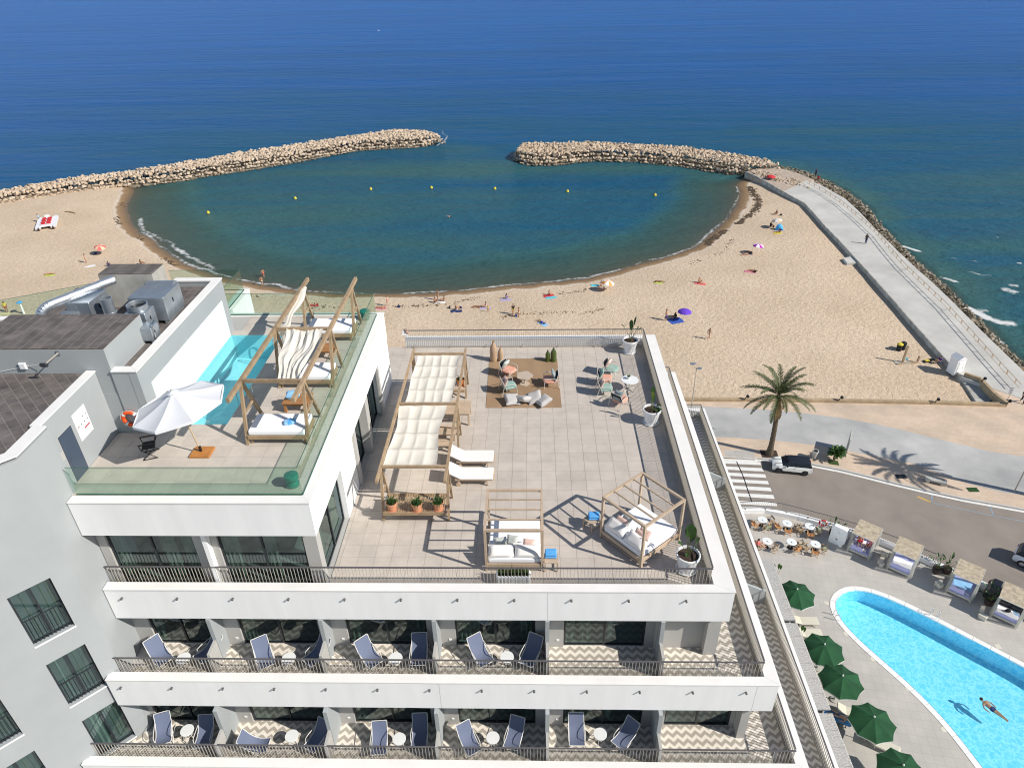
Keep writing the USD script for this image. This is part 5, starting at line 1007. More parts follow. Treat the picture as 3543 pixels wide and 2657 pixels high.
# ================================================================ breakwaters of heaped stones, rocks along the jetty
K['stone'] = usdkit.material(stage, '/World/Looks/breakwater_stone', {'g': ('geometry', {}), 'x': ('separate_xyz', {}), 'n': ('noise_texture', {'scale': .55, 'detail': 2.0}), 'n2': ('noise_texture', {'scale': 5.0, 'detail': 4.0}), 'o': ('object_info', {}), 'ad': ('math', {'math_type': 'multiply_add', 'value2': .25}),
    'r': ('rgb_ramp', {'ramp': [(.25, (.36,.27,.19)), (.5, (.52,.40,.285)), (.75, (.57,.46,.35)), (1., (.6,.49,.38))]}), 'm': ('mix_color', {'blend_type': 'multiply', 'fac': .6}), 'r2': ('rgb_ramp', {'ramp': [(.3, (.6,.6,.6)), (.65, (1.05,1.05,1.05))]}),
    'wet': ('map_range', {'from_min': -1.45, 'from_max': -1.0, 'to_min': 1., 'to_max': 0., 'clamp': True}), 'mw': ('mix_color', {'b': (.045,.038,.025)}), 'p': ('principled_bsdf', {'roughness': .85, 'specular_ior_level': .2})},
    [('g.position','n.vector'),('g.position','n2.vector'),('g.position','x.vector'),('o.random','ad.value1'),('n.fac','ad.value3'),('ad.value','r.fac'),('r.color','m.a'),('n2.fac','r2.fac'),('r2.color','m.b'),('x.z','wet.value'),('wet.result','mw.fac'),('m.result','mw.a'),('mw.result','p.base_color')], surface='p.BSDF')
K['weedrock'] = mat('weedy_rock', (.12,.10,.06), .85, .4, .5, .2, 8, col2=(.4,.34,.26))
_rs = np.random.default_rng(11)
def _stone():
    p = _rs.normal(size=(11, 3)); p /= np.linalg.norm(p, axis=1, keepdims=True); p *= np.array([1, .8, .62])*_rs.uniform(.85, 1.1, (11, 1)); return hull(p)
STONES = [_stone() for _ in range(16)]
def stone_at(p, r, rng, flat=1.0):
    m = STONES[rng.integers(16)]; return mv((m[0]*[1, 1, flat], m[1]), p, rz=rng.uniform(0, 360), sc=r, rx=rng.uniform(-25, 25), ry=rng.uniform(-25, 25))
def breakwater(name, label, inner, outer, top, step, seed, m='stone', r=.6, dark_back=True, cat='breakwater', lim=300, zin=-1.5, back=2.6):
    t = thing(name, label, cat); rng = np.random.default_rng(seed); A, B = LineString(inner), LineString(outer); n = int(max(A.length, B.length)/step); out = []
    for i in range(n):
        a, b = np.array(A.interpolate((i+.5)/n, normalized=True).coords[0]), np.array(B.interpolate((i+.5)/n, normalized=True).coords[0]); w = np.linalg.norm(b-a); d = (b-a)/w; w2 = w + back
        for s in np.arange(0, w2, step*.82):
            h = top*min(1, (s + .35)/2.6, max(0, (w2 - s))/2.4); q = a + d*s + rng.normal(0, .16, 2); out.append((q[0], q[1], zin + h - .35 + rng.uniform(-.12, .22), r*rng.uniform(.72, 1.2)))
    out.sort(key=lambda p: math.hypot(p[0], p[1])); rest = []
    for k, (x, y, z, rr) in enumerate(out):
        s = stone_at((x, y, z), rr, rng)
        if k < lim: obj('stone', s, K[m], t)
        else: rest.append(s)
    if rest: obj('stone_field', J(rest), K[m], t, kind='stuff')
    c = Polygon(inner + outer[::-1]).buffer(0); obj('core', prism(c.buffer(-.6), -3, zin + .25), K['weedrock'], t) if c.area > 5 else None
P_ = lambda pts, z: xy(SS('p', pts, z))
breakwater('breakwater', 'left-hand heaped stone breakwater curving out from the left beach', P_(((0,722),(120,700),(239,680),(350,664),(463,650),(560,638),(651,626),(723,612),(868,591),(1013,567),(1230,525),(1374,516),(1440,513),(1483,507),(1512,497)), -1.5), P_(((-60,668),(60,648),(145,632),(289,608),(434,592),(560,572),(651,558),(868,521),(1085,489),(1230,467),(1374,448),(1440,449),(1490,456),(1518,472)), .9), 2.5, .84, 3, lim=300)
breakwater('breakwater', 'right-hand heaped stone breakwater joined to the jetty', P_(((1779,556),(1800,566),(1839,574),(1923,574),(1990,566),(2060,560),(2197,563),(2270,570),(2346,576),(2440,593),(2520,606),(2575,607)), -1.5), P_(((1788,520),(1812,498),(1850,494),(1923,497),(2050,493),(2197,501),(2346,508),(2440,520),(2560,538),(2640,553),(2690,570)), .9), 2.7, .84, 4)
breakwater('rock_edge', 'dark weedy rocks along the open-sea side of the jetty', xy(SS('p', ((2690,590),(2770,606),(2850,640),(2935,686),(2985,728),(3045,796),(3110,862),(3185,932),(3235,976),(3310,1046),(3412,1150),(3545,1280)), -.3)), xy(SS('p', ((2696,578),(2784,596),(2872,634),(2948,680),(3000,722),(3056,792),(3121,856),(3194,925),(3247,970),(3323,1040),(3426,1144),(3564,1274)), -1.3)), 1.3, .8, 6, 'weedrock', .38, cat='rocks', back=.2)
t = thing('gravel_path', 'strip of rubble where the right breakwater meets the jetty', 'rubble')
rng = np.random.default_rng(8); obj('stones', J([stone_at((*S('e2', x, y, .0)[:2], rng.uniform(-.35, .1)), rng.uniform(.2, .45), rng) for x, y in [(rng.uniform(200, 640), 0) for _ in range(0)] + [(x, 175 + (x-180)*.27 + rng.uniform(-18, 30)) for x in rng.uniform(180, 640, 170)]]), K['stone'], t, kind='stuff')
struct('jetty_head', prism(Polygon(xy(SS('e2', ((165,195),(330,275),(440,335),(500,300),(600,280),(660,250),(520,195),(380,160),(250,170)), 0.0))), -2.4, -.15), mat('rubble_ground', (.42,.34,.27), .9, .25, 1.2, .3, 8))
w = thing('jetty_wall', 'dark retaining wall between the sand and the jetty walkway', 'wall')
for a, b in zip(JW[:-1], JW[1:]): obj('wall_block', beam((*a, -.7), (*b, -.7), .16, 1.5), K['concrete'], w)
railing('wooden post railing along the open-sea side of the jetty', [tuple(p) for p in xy(SS('e2', ((600,290),(720,355),(850,440),(980,550),(1100,660),(1200,785),(1300,900),(1450,1045),(1600,1190),(1800,1415),(2000,1640),(2120,1770)), .03))], .03, h=1.0, low=.45, step=2.0, bs=.07, ts=.05, brackets=99, m='ashwood', name='jetty_railing')
for x, y in ((1297,898), (1588,1185)): struct('manhole_cover', lathe([(.42, 0), (.42, .012), (0, .012)], 20, tuple(S('e2', x, y, .03))), K['pier'])

# ================================================================ people
SK = {'tan': mat('skin_tan', (.42,.22,.13), .6, .04, 6), 'pale': mat('skin_pale', (.55,.33,.23), .6, .04, 6), 'brown': mat('skin_brown', (.27,.135,.075), .6, .04, 6)}
HR = {'dark': mat('hair_dark', (.03,.02,.015), .7, .1), 'blond': mat('hair_blond', (.34,.24,.12), .7, .1), 'brown': mat('hair_brown', (.09,.05,.03), .7, .1)}
CL = {n: mat('cloth_' + n, c, .85, .06, 6) for n, c in dict(red=(.5,.03,.04), black=(.015,.015,.018), blue=(.04,.1,.4), navy=(.025,.035,.12), green=(.1,.45,.33), yellow=(.65,.5,.05), white=(.75,.75,.75), purple=(.1,.04,.22), pink=(.62,.2,.28), teal=(.1,.5,.6), lime=(.45,.55,.1), lblue=(.25,.5,.75), coral=(.7,.13,.12), lilac=(.4,.35,.5), beige=(.6,.45,.3), violet=(.13,.05,.5), magenta=(.4,.03,.35), orange=(.7,.32,.1), sky=(.08,.38,.75)).items()}
POSE = {  # joints: head, neck, chest, pelvis, shoulders/elbows/hands L R, hips/knees/ankles/toes L R; front is +x
 'stand': dict(hd=(0.02,0,1.56), nk=(0,0,1.42), ch=(0,0,1.25), pv=(0,0,.92), sl=(0,.19,1.37), el=(-.03,.26,1.1), hl=(.06,.27,.86), sr=(0,-.19,1.37), er=(-.03,-.26,1.1), hr=(.06,-.27,.86), pl=(0,.09,.88), kl=(.03,.1,.48), al=(-.01,.1,.08), tl=(.14,.11,.04), pr=(0,-.09,.88), kr=(.03,-.1,.48), ar=(-.01,-.1,.08), tr=(.14,-.11,.04)),
 'walk': dict(hd=(0.06,0,1.55), nk=(.03,0,1.41), ch=(.02,0,1.24), pv=(0,0,.91), sl=(.02,.19,1.36), el=(-.12,.25,1.12), hl=(-.1,.26,.88), sr=(.02,-.19,1.36), er=(.08,-.25,1.1), hr=(.25,-.24,.95), pl=(0,.09,.87), kl=(.2,.09,.5), al=(.24,.09,.08), tl=(.39,.1,.05), pr=(0,-.09,.87), kr=(-.02,-.09,.47), ar=(-.3,-.09,.16), tr=(-.2,-.1,.05)),
 'sit': dict(hd=(.0,0,.76), nk=(-.04,0,.62), ch=(-.06,0,.46), pv=(-.02,0,.12), sl=(-.06,.19,.57), el=(-.02,.27,.33), hl=(.2,.22,.3), sr=(-.06,-.19,.57), er=(-.02,-.27,.33), hr=(.2,-.22,.3), pl=(.02,.1,.11), kl=(.36,.14,.42), al=(.55,.12,.07), tl=(.69,.13,.04), pr=(.02,-.1,.11), kr=(.36,-.14,.36), ar=(.6,-.12,.07), tr=(.74,-.13,.04)),
 'lie': dict(hd=(-.62,0,.14), nk=(-.48,0,.13), ch=(-.32,0,.13), pv=(0.02,0,.12), sl=(-.43,.19,.12), el=(-.3,.34,.07), hl=(-.1,.3,.06), sr=(-.43,-.19,.12), er=(-.55,-.36,.07), hr=(-.68,-.2,.08), pl=(.05,.09,.11), kl=(.46,.12,.12), al=(.84,.12,.07), tl=(.93,.13,.16), pr=(.05,-.09,.11), kr=(.42,-.13,.24), ar=(.74,-.12,.07), tr=(.86,-.13,.06)),
 'swim': dict(hd=(-.66,0,.06), nk=(-.5,0,.02), ch=(-.34,0,0), pv=(0,0,-.02), sl=(-.44,.19,0), el=(-.22,.36,-.04), hl=(.03,.33,-.06), sr=(-.44,-.19,0), er=(-.25,-.38,-.04), hr=(0,-.36,-.06), pl=(.03,.08,-.02), kl=(.45,.08,-.05), al=(.85,.05,-.06), tl=(1.0,.05,-.08), pr=(.03,-.08,-.02), kr=(.45,-.07,-.03), ar=(.86,-.04,-.04), tr=(1.01,-.04,-.07))}
RAD = dict(hd=.105, nk=.055, ch=.14, pv=.135, sl=.06, el=.042, hl=.036, sr=.06, er=.042, hr=.036, pl=.095, kl=.06, al=.042, tl=.03, pr=.095, kr=.06, ar=.042, tr=.03)
def _cap(a, b, ra, rb, n=8):
    A = m3.Manifold.sphere(ra, n).translate(tuple(map(float, a))); B = m3.Manifold.sphere(rb, n).translate(tuple(map(float, b))); return (A + B).hull()
_bodies = {}
def body(pose, scale=1.0):
    if pose in _bodies: return _bodies[pose]
    j = {k: np.array(v, float) for k, v in POSE[pose].items()}; M_ = m3.Manifold.sphere(RAD['hd'], 10).scale((1.0, .82, 1.12 if pose in ('stand', 'walk', 'sit') else 1.0)).translate(tuple(j['hd']))
    up = j['hd'] - j['nk']; up /= np.linalg.norm(up); fr = np.array([1., 0, 0]) if abs(up[2]) > .7 else np.array([0, 0, 1.]) * (1 if pose == 'lie' else -1)
    M_ += m3.Manifold.sphere(.022, 6).translate(tuple(j['hd'] + fr*.105)); M_ += m3.Manifold.sphere(.022, 6).translate(tuple(j['hd'] + np.array([0, .088, 0]))); M_ += m3.Manifold.sphere(.022, 6).translate(tuple(j['hd'] - np.array([0, .088, 0])))
    for a, b in (('hd','nk'), ('nk','ch'), ('ch','pv'), ('nk','sl'), ('nk','sr'), ('ch','sl'), ('ch','sr'), ('sl','el'), ('el','hl'), ('sr','er'), ('er','hr'), ('pv','pl'), ('pv','pr'), ('pl','kl'), ('kl','al'), ('al','tl'), ('pr','kr'), ('kr','ar'), ('ar','tr')):
        M_ += _cap(j[a], j[b], RAD[a] if a != 'hd' else .05, RAD[b])
    for s, o in (('l', 1), ('r', -1)):
        h, e = j['h' + s], j['e' + s]; d = (h - e)/np.linalg.norm(h - e); q = np.cross(d, [0, 0, 1.]); q = q/max(np.linalg.norm(q), 1e-6) if np.linalg.norm(q) > .2 else np.array([0, 1., 0])
        for k in range(4): M_ += _cap(h + q*(k - 1.5)*.017, h + q*(k - 1.5)*.021 + d*(.075 + .008*(k in (1, 2))), .012, .009, 6)
        M_ += _cap(h + q*.028*o, h + q*.05*o + d*.035, .012, .009, 6)
    ch = np.array([0, 0, 1.]); tors = _cap(j['ch'], j['pv'], .152, .148); hips = _cap(j['pv'] + (j['ch'] - j['pv'])*.12, j['pv'], .142, .148) + _cap(j['pl'], j['pl'] + (j['kl'] - j['pl'])*.32, .107, .098) + _cap(j['pr'], j['pr'] + (j['kr'] - j['pr'])*.32, .107, .098)
    shirt = tors + _cap(j['sl'], j['sl'] + (j['el'] - j['sl'])*.6, .075, .062) + _cap(j['sr'], j['sr'] + (j['er'] - j['sr'])*.6, .075, .062) + _cap(j['ch'], j['sl'], .15, .075) + _cap(j['ch'], j['sr'], .15, .075)
    top = _cap(j['ch'] + (j['pv'] - j['ch'])*.1, j['ch'] + (j['pv'] - j['ch'])*.25, .15, .148); brief = _cap(j['pv'] + (j['ch'] - j['pv'])*.05, j['pv'], .142, .146)
    trous = hips + _cap(j['pl'], j['kl'], .108, .075) + _cap(j['kl'], j['al'], .075, .06) + _cap(j['pr'], j['kr'], .108, .075) + _cap(j['kr'], j['ar'], .075, .06)
    skirt = hips + (_cap(j['pl'], j['kl'], .12, .11) + _cap(j['pr'], j['kr'], .12, .11)).hull()
    bk = -fr*.03 + up*.028; hair = m3.Manifold.sphere(.112, 10).scale((1, .86, 1.08)).translate(tuple(j['hd'] + bk)) - m3.Manifold.sphere(.12, 10).translate(tuple(j['hd'] + fr*.095 - up*.03))
    _bodies[pose] = dict(body=M_, shirt=shirt, shorts=hips, top=top, brief=brief, trousers=trous, skirt=skirt, hair=hair); return _bodies[pose]
def person(label, loc, rz, pose, skin='tan', hair='dark', wear=(), h=1.0, group=None):
    t = thing('person', label, 'person', loc, rz); B = body(pose)
    g = lambda k: (lambda m: (np.array(m.vert_properties[:, :3], float)*h, np.array(m.tri_verts)))(B[k].to_mesh())
    obj('body', g('body'), SK[skin], t, smooth=60); obj('hair', g('hair'), HR[hair], t, smooth=60)
    for kind, col in wear: obj(kind if kind != 'brief' else 'swimwear', g(kind), CL[col], t, smooth=60)
    return t
def towel(label, loc, rz, col, w=.85, l=1.7):
    rng = random.Random(int(loc[0]*97)); f = lambda u, v: ((u-.5)*l + .03*np.sin(6*v), (v-.5)*w + .03*np.sin(5*u), .02 + .012*np.sin(9*u + 4*v + loc[0]))
    t = thing('beach_towel', label, 'towel', loc, rz); obj('cloth', thick(grid(f, 8, 5), .012), CL[col], t, smooth=True); return t
def beach_parasol(label, loc, c1, c2=None, r=.95, h=1.75, tilt=(0, 0), n=8):
    t = thing('beach_parasol', label, 'parasol', loc, 0); obj('pole', tube([(0, 0, 0), (tilt[0]*h, tilt[1]*h, h)], .018, 6), K['signw'], t)
    ax = np.array([tilt[0]*1.6, tilt[1]*1.6, 1.]); ax /= np.linalg.norm(ax); u_ = np.cross([0, 1, 0], ax); u_ /= np.linalg.norm(u_); v_ = np.cross(ax, u_); top = np.array([tilt[0]*h, tilt[1]*h, h])
    for k in range(n):
        def fn(s, q):
            a = 2*np.pi*(k + q)/n; rr = r*np.sin(s*1.25)/np.sin(1.25)*(1 - .05*np.sin(np.pi*q)*s); zz = -.42*r*(1 - np.cos(s*1.25))/(1 - math.cos(1.25))
            P = top + rr[..., None]*(np.cos(a)[..., None]*u_ + np.sin(a)[..., None]*v_) + zz[..., None]*ax; return P[..., 0], P[..., 1], P[..., 2]
        obj('panel', grid(fn, 5, 3), CL[c1 if c2 is None or k % 2 == 0 else c2], t, smooth=True)
    obj('tip', tube([top, top + ax*.1], .015, 6), K['signw'], t); return t
def bag(label, loc, col, s=.35):
    t = thing('beach_bag', label, 'bag', loc, (loc[0]*37) % 360); obj('bag', mv(pillow(s, s*.55, s*.7, 6, loc[0]), (0, 0, s*.33)), CL[col], t, smooth=True); obj('strap', tube([(-s*.3, 0, s*.45), (-s*.15, 0, s*.85), (s*.15, 0, s*.85), (s*.3, 0, s*.45)], .012, 5), CL[col], t)
g_ = lambda k, x, y, dz=0: tuple(SB(k, x, y) + np.array([0, 0, dz]))
PEOPLE = [  # label, view, x, y, turn, pose, skin, hair, wear, height
 ('person in blue standing beside the white pedal boat', 'c1', 340, 905, 20, 'stand', 'tan', 'dark', (('shirt','lblue'),('shorts','navy')), 1),
 ('person in pale swimwear standing by a white towel on the left beach', 'c1', 738, 1252, 200, 'stand', 'tan', 'brown', (('top','white'),('brief','white')), 1),
 ('person lying on the yellow towel on the left beach', 'c1', 420, 1352, 10, 'lie', 'tan', 'blond', (('brief','red'),), 1),
 ('person sitting just behind the right end of the concrete block', 'c1', 1202, 1266, 60, 'sit', 'brown', 'dark', (('brief','black'),), 1),
 ('person seen beyond the left end of the concrete block', 'c1', 928, 1282, 100, 'sit', 'tan', 'dark', (('shirt','navy'),), 1),
 ('man in swim trunks walking along the wet sand, the nearer of two', 'e5', 20, 218, 80, 'walk', 'tan', 'dark', (('shorts','beige'),), 1.02),
 ('man ankle-deep at the water edge, the farther of two', 'e5', 33, 155, 95, 'walk', 'tan', 'dark', (('shorts','coral'),), 1.02),
 ('person lying on a dark red towel seen through the glass balustrade', 'e5', 450, 380, 195, 'lie', 'pale', 'brown', (('brief','black'),('top','black')), 1),
 ('person lying on a pink towel at the corner of the upper terrace', 'e5', 1025, 408, 180, 'lie', 'tan', 'blond', (('brief','coral'),), 1),
 ('woman in red bikini walking near the waterline', 'e5', 1087, 390, 170, 'walk', 'pale', 'brown', (('top','coral'),('brief','coral')), 1),
 ('man in pale trunks standing over two sitting people near the water', 'e5', 1512, 338, 210, 'stand', 'tan', 'dark', (('shorts','beige'),), 1.05),
 ('tanned person sitting left of the standing man', 'e5', 1488, 362, 330, 'sit', 'brown', 'dark', (('brief','black'),), 1),
 ('person in bright green sitting right of the standing man', 'e5', 1565, 348, 200, 'sit', 'tan', 'brown', (('top','green'),('brief','green')), 1),
 ('tanned person sitting on a striped blue towel with dark bags', 'e5', 1668, 425, 40, 'sit', 'tan', 'blond', (('shorts','white'),), 1),
 ('person lying on the sand beside a sitting woman', 'e5', 1845, 402, 185, 'lie', 'brown', 'dark', (('brief','navy'),), 1),
 ('woman sitting on a pale towel beside a lying person', 'e5', 1918, 400, 200, 'sit', 'pale', 'dark', (('top','white'),('brief','white')), 1),
 ('small child in yellow standing on the sand', 'e5', 1938, 440, 260, 'stand', 'tan', 'brown', (('shirt','yellow'),), .62),
 ('person in a lilac top sitting on a lilac towel', 'e6', 118, 408, 60, 'sit', 'tan', 'dark', (('shirt','lilac'),('shorts','lilac')), 1),
 ('person in black top and yellow shorts standing near the middle of the beach', 'e6', 168, 526, 300, 'stand', 'tan', 'dark', (('shirt','black'),('shorts','yellow')), 1),
 ('boy in trunks standing beside a blue bucket', 'e6', 211, 546, 180, 'stand', 'tan', 'brown', (('shorts','beige'),), .92),
 ('person in blue lying on a pale blue towel', 'e6', 382, 590, 130, 'lie', 'brown', 'dark', (('brief','blue'),('shirt','blue')), 1),
 ('fair person sitting on a red towel near the water', 'e6', 445, 378, 20, 'sit', 'pale', 'blond', (('shorts','red'),), 1),
 ('person sitting under the orange and cream parasol', 'e6', 842, 308, 240, 'sit', 'pale', 'brown', (('top','pink'),('brief','pink')), 1),
 ('person lying in front of the orange and cream parasol', 'e6', 850, 338, 190, 'lie', 'pale', 'blond', (('brief','white'),), 1),
 ('person lying on a lime towel', 'e6', 1285, 280, 350, 'lie', 'brown', 'dark', (('brief','black'),), 1),
 ('person sitting on a red towel, right of the lime one', 'e6', 1592, 284, 300, 'sit', 'tan', 'dark', (('brief','red'),), 1),
 ('person lying on the bright pink towel', 'e6', 2000, 196, 170, 'lie', 'tan', 'brown', (('brief','black'),('top','black')), 1),
 ('person lying on the navy towels by the magenta parasol', 'e6', 1965, 58, 190, 'lie', 'brown', 'dark', (('shorts','navy'),), 1),
 ('second person lying close beside the navy towels', 'e6', 1945, 70, 200, 'lie', 'tan', 'dark', (('brief','lblue'),), 1),
 ('man with a purple wrap around his waist standing by the blue mat', 'e6', 1335, 572, 350, 'stand', 'tan', 'brown', (('skirt','purple'),), 1.06),
 ('person in black sitting in the shade of the violet parasol', 'e6', 1405, 555, 210, 'sit', 'brown', 'dark', (('shirt','black'),('shorts','black')), 1),
 ('person in swimwear walking alone across the open sand', 'e6', 1662, 716, 30, 'walk', 'tan', 'brown', (('top','white'),('brief','beige')), 1),
 ('person lying on a white and blue towel just beyond the terrace railing', 'e5', 1245, 612, 110, 'lie', 'pale', 'brown', (('brief','blue'),), 1),
 ('tanned person sitting high on the right beach near the jetty', 'e2', 385, 503, 200, 'sit', 'brown', 'dark', (('brief','black'),), 1),
 ('person sitting in the shade beside the bright blue shelter', 'e2', 345, 590, 20, 'sit', 'brown', 'dark', (('shirt','black'),), 1),
 ('person in dark clothes sitting in front of the bright blue shelter', 'e2', 408, 632, 200, 'sit', 'tan', 'dark', (('shirt','navy'),('shorts','black')), 1),
 ('person in purple sitting under the red parasol by the jetty wall', 'e2', 280, 268, 40, 'sit', 'tan', 'dark', (('shirt','purple'),('shorts','navy')), 1)]
for lab, k, x, y, rz, pose, skin, hair, wear, h in PEOPLE: person(lab, g_(k, x, y, .03 if pose in ('lie', 'sit') else 0), rz, pose, skin, hair, wear, h)
person('person in dark clothes walking along the jetty', tuple(S('e2', 1025, 712, .035)), 60, 'walk', 'tan', 'dark', (('shirt','black'),('trousers','navy')), 1.04)
person('angler in dark clothes standing on the rocks at the jetty head', tuple(S('e2', 665, 232, -.1)), 40, 'stand', 'tan', 'dark', (('shirt','navy'),('trousers','black')), 1.04)
person('person in red sitting beside the angler on the rocks', tuple(S('e2', 688, 248, -.15)), 30, 'sit', 'tan', 'dark', (('shirt','red'),('trousers','black')), 1)
person('person in black walking at the right edge by the end of the beach wall', tuple(S('e1', 1775, 640, .005)), 250, 'walk', 'tan', 'dark', (('shirt','black'),('trousers','black')), 1.05)
person('person in blue and purple sitting on the sand beside the white cabin', g_('e1', 820, 195, .25), 190, 'sit', 'tan', 'dark', (('shirt','purple'),('shorts','blue')), 1)
person('lifeguard in yellow and red standing beyond the roof glass at the left edge', g_('c2', 62, 442), 300, 'stand', 'brown', 'dark', (('shirt','yellow'),('shorts','red')), 1.05)
person('bather swimming in the middle of the bay', (*S('e4', 2143, 482, ZSEA)[:2], ZSEA - .02), 150, 'swim', 'pale', 'brown', (('brief','navy'),), 1.1)
hd, ft = S('d7', 1865, 738, -.24), S('d7', 2068, 890, -.24); a = math.degrees(math.atan2(ft[1]-hd[1], ft[0]-hd[0])); c = (hd + ft)/2
person('man in navy trunks and blue cap swimming in the hotel pool', (c[0] - .1, c[1], -.31), a, 'swim', 'tan', 'dark', (('shorts','navy'),), 1.1)
TOW = [('white towel by the standing person on the left beach', 'c1', 765, 1282, 30, 'white'), ('yellow towel on the left beach', 'c1', 420, 1358, 10, 'lime'), ('dark red towel seen through the glass balustrade', 'e5', 448, 385, 12, 'red'), ('pink towel at the corner of the upper terrace', 'e5', 1025, 412, 0, 'pink'), ('white towel between the sitting people near the water', 'e5', 1528, 362, 0, 'white'), ('striped blue towel with dark bags', 'e5', 1668, 436, 10, 'navy'), ('pale towel under the sitting woman', 'e5', 1915, 410, 0, 'lilac'), ('lilac towel near the water', 'e6', 112, 416, 10, 'lilac'),
 ('pale blue towel under the person in blue', 'e6', 395, 598, 130, 'lblue'), ('red towel near the water with a fair person', 'e6', 440, 386, 10, 'red'), ('turquoise towel beside the red one', 'e6', 460, 400, 15, 'teal'), ('turquoise towel left of the orange parasol', 'e6', 805, 306, 0, 'teal'), ('lime towel in the middle of the beach', 'e6', 1287, 285, -15, 'lime'), ('red towel right of the lime one', 'e6', 1598, 292, -18, 'coral'), ('bright pink towel on the right beach', 'e6', 1980, 202, -20, 'pink'), ('navy towel by the magenta parasol', 'e6', 1965, 64, 5, 'navy'), ('wide blue mat under the violet parasol', 'e6', 1412, 576, 20, 'blue'), ('white and blue towel beyond the terrace railing', 'e5', 1235, 618, 100, 'white'), ('yellow towel in front of the bright blue shelter', 'e2', 400, 638, 10, 'yellow')]
for lab, k, x, y, rz, col in TOW: towel(lab, g_(k, x, y), rz, col, 1.6 if 'mat' in lab else .85, 2.1 if 'mat' in lab else 1.7)
for lab, k, x, y, c1, c2, r, tl in (('red and beige striped parasol on the left beach', 'c1', 868, 1180, 'coral', 'beige', 1.0, (.1, -.12)), ('orange and cream parasol near the waterline', 'e6', 885, 345, 'orange', 'white', 1.0, (.1, -.05)), ('violet parasol on the middle of the beach', 'e6', 1472, 570, 'violet', None, 1.0, (0, 0)), ('magenta and white parasol on the right beach', 'e6', 2030, 60, 'magenta', 'white', .95, (.05, 0)), ('red parasol against the jetty wall', 'e2', 338, 275, 'red', None, 1.05, (.05, 0)), ('pale striped parasol behind the bright blue shelter', 'e2', 385, 598, 'beige', 'white', .95, (-.1, 0))):
    beach_parasol(lab, g_(k, x, y), c1, c2, r, 1.7, tl)
p = g_('e2', 408, 612); t = thing('beach_shelter', 'bright blue half-round beach shelter on the right beach', 'shelter', p, 200)
obj('shell', thick(grid(lambda u, v: (.75*np.cos(np.pi*u)*np.cos(v*1.2), .95*np.sin(v*1.2) - .3, 1.05*np.sin(np.pi*u)*np.cos(v*1.2)), 10, 6), .01), CL['sky'], t, smooth=True); obj('floor', box(-.7, .7, -.4, .5, 0, .02), CL['sky'], t)
for lab, k, x, y, col in (('dark bag beside the tanned person near the jetty', 'e2', 418, 511, 'black'), ('dark bags under the red and beige parasol', 'c1', 815, 1180, 'navy'), ('black bag left of the striped blue towel', 'e5', 1612, 408, 'black'), ('navy bag right of the striped blue towel', 'e5', 1705, 412, 'navy'), ('blue bucket at the boy\'s feet', 'e6', 190, 542, 'blue'), ('white bag under the orange and cream parasol', 'e6', 862, 330, 'white'), ('small dark bag on the sand right of the woman in red', 'e5', 1180, 402, 'navy'), ('dark bag in the shade of the bright blue shelter', 'e2', 365, 596, 'black'), ('dark bag lying by the bright pink towel', 'e6', 2018, 205, 'black')): bag(lab, g_(k, x, y), col, .5)
# pedal boat, driftwood, buoys
p0, p1 = SB('c1', 395, 985), SB('c1', 435, 855); d = (p1 - p0)[:2]; L = np.linalg.norm(d); ang = math.degrees(math.atan2(d[1], d[0])); c = (p0 + p1)/2; c2 = SB('c1', 410, 930)
t = thing('pedal_boat', 'white pedal boat with red seats on a wheeled trolley on the left beach', 'boat', (c2[0], c2[1], c2[2] + .2), ang); t.GetAttribute('xformOpOrder'); UsdGeom.Xformable(t).AddScaleOp().Set(Gf.Vec3f(1.35, 1.25, 1.0))
for s in (-1, 1): obj('hull', hull(np.vstack([[(x*5.4/2, s*1.05 + w, z) for x, w, z in ((-.95, -.35, .1), (-.95, .35, .1), (-1, -.38, .5), (-1, .38, .5), (.75, -.36, .1), (.75, .36, .1), (1, 0, .5), (.85, -.38, .5), (.85, .38, .5))]])), K['signw'], t)
obj('deck', cbox(-2.3, 1.9, -.75, .75, .38, .52, .04), K['signw'], t)
for x in (-1.3, -.2, .9):
    for s in (-1, 1): obj('seat', hull([(x + a, s*.38 + b, z) for b in (-.27, .27) for a, z in ((0, .53), (.45, .53), (-.15, 1.0), (-.05, 1.02), (.45, .6), (0, .62))]), CL['red'], t)
obj('slide', hull([(x, y, z) for y in (-.3, .3) for x, z in ((1.2, .5), (2.3, .5), (1.3, 1.2), (1.5, 1.25))]), K['signw'], t)
for s in (-1, 1):
    w = obj('wheel', mv(lathe([(0, -.09), (.3, -.1), (.36, -.05), (.36, .05), (.3, .1), (0, .09)], 18), (-2.45, s*1.0, .16), rx=90), K['black'], t); obj('rim', mv(lathe([(0, -.11), (.2, -.11), (.2, .11), (0, .11)], 14), (-2.45, s*1.0, .16), rx=90), CL['red'], w)
a, b = SB('c1', 555, 822), SB('c1', 645, 836); single('driftwood', tube([a + [0, 0, .1], (a+b)/2 + [0, .2, .16], b + [0, 0, .1]], [.12, .14, .08], 8), K['wood'], 'dark driftwood log lying on the sand above the pedal boat', 'log')
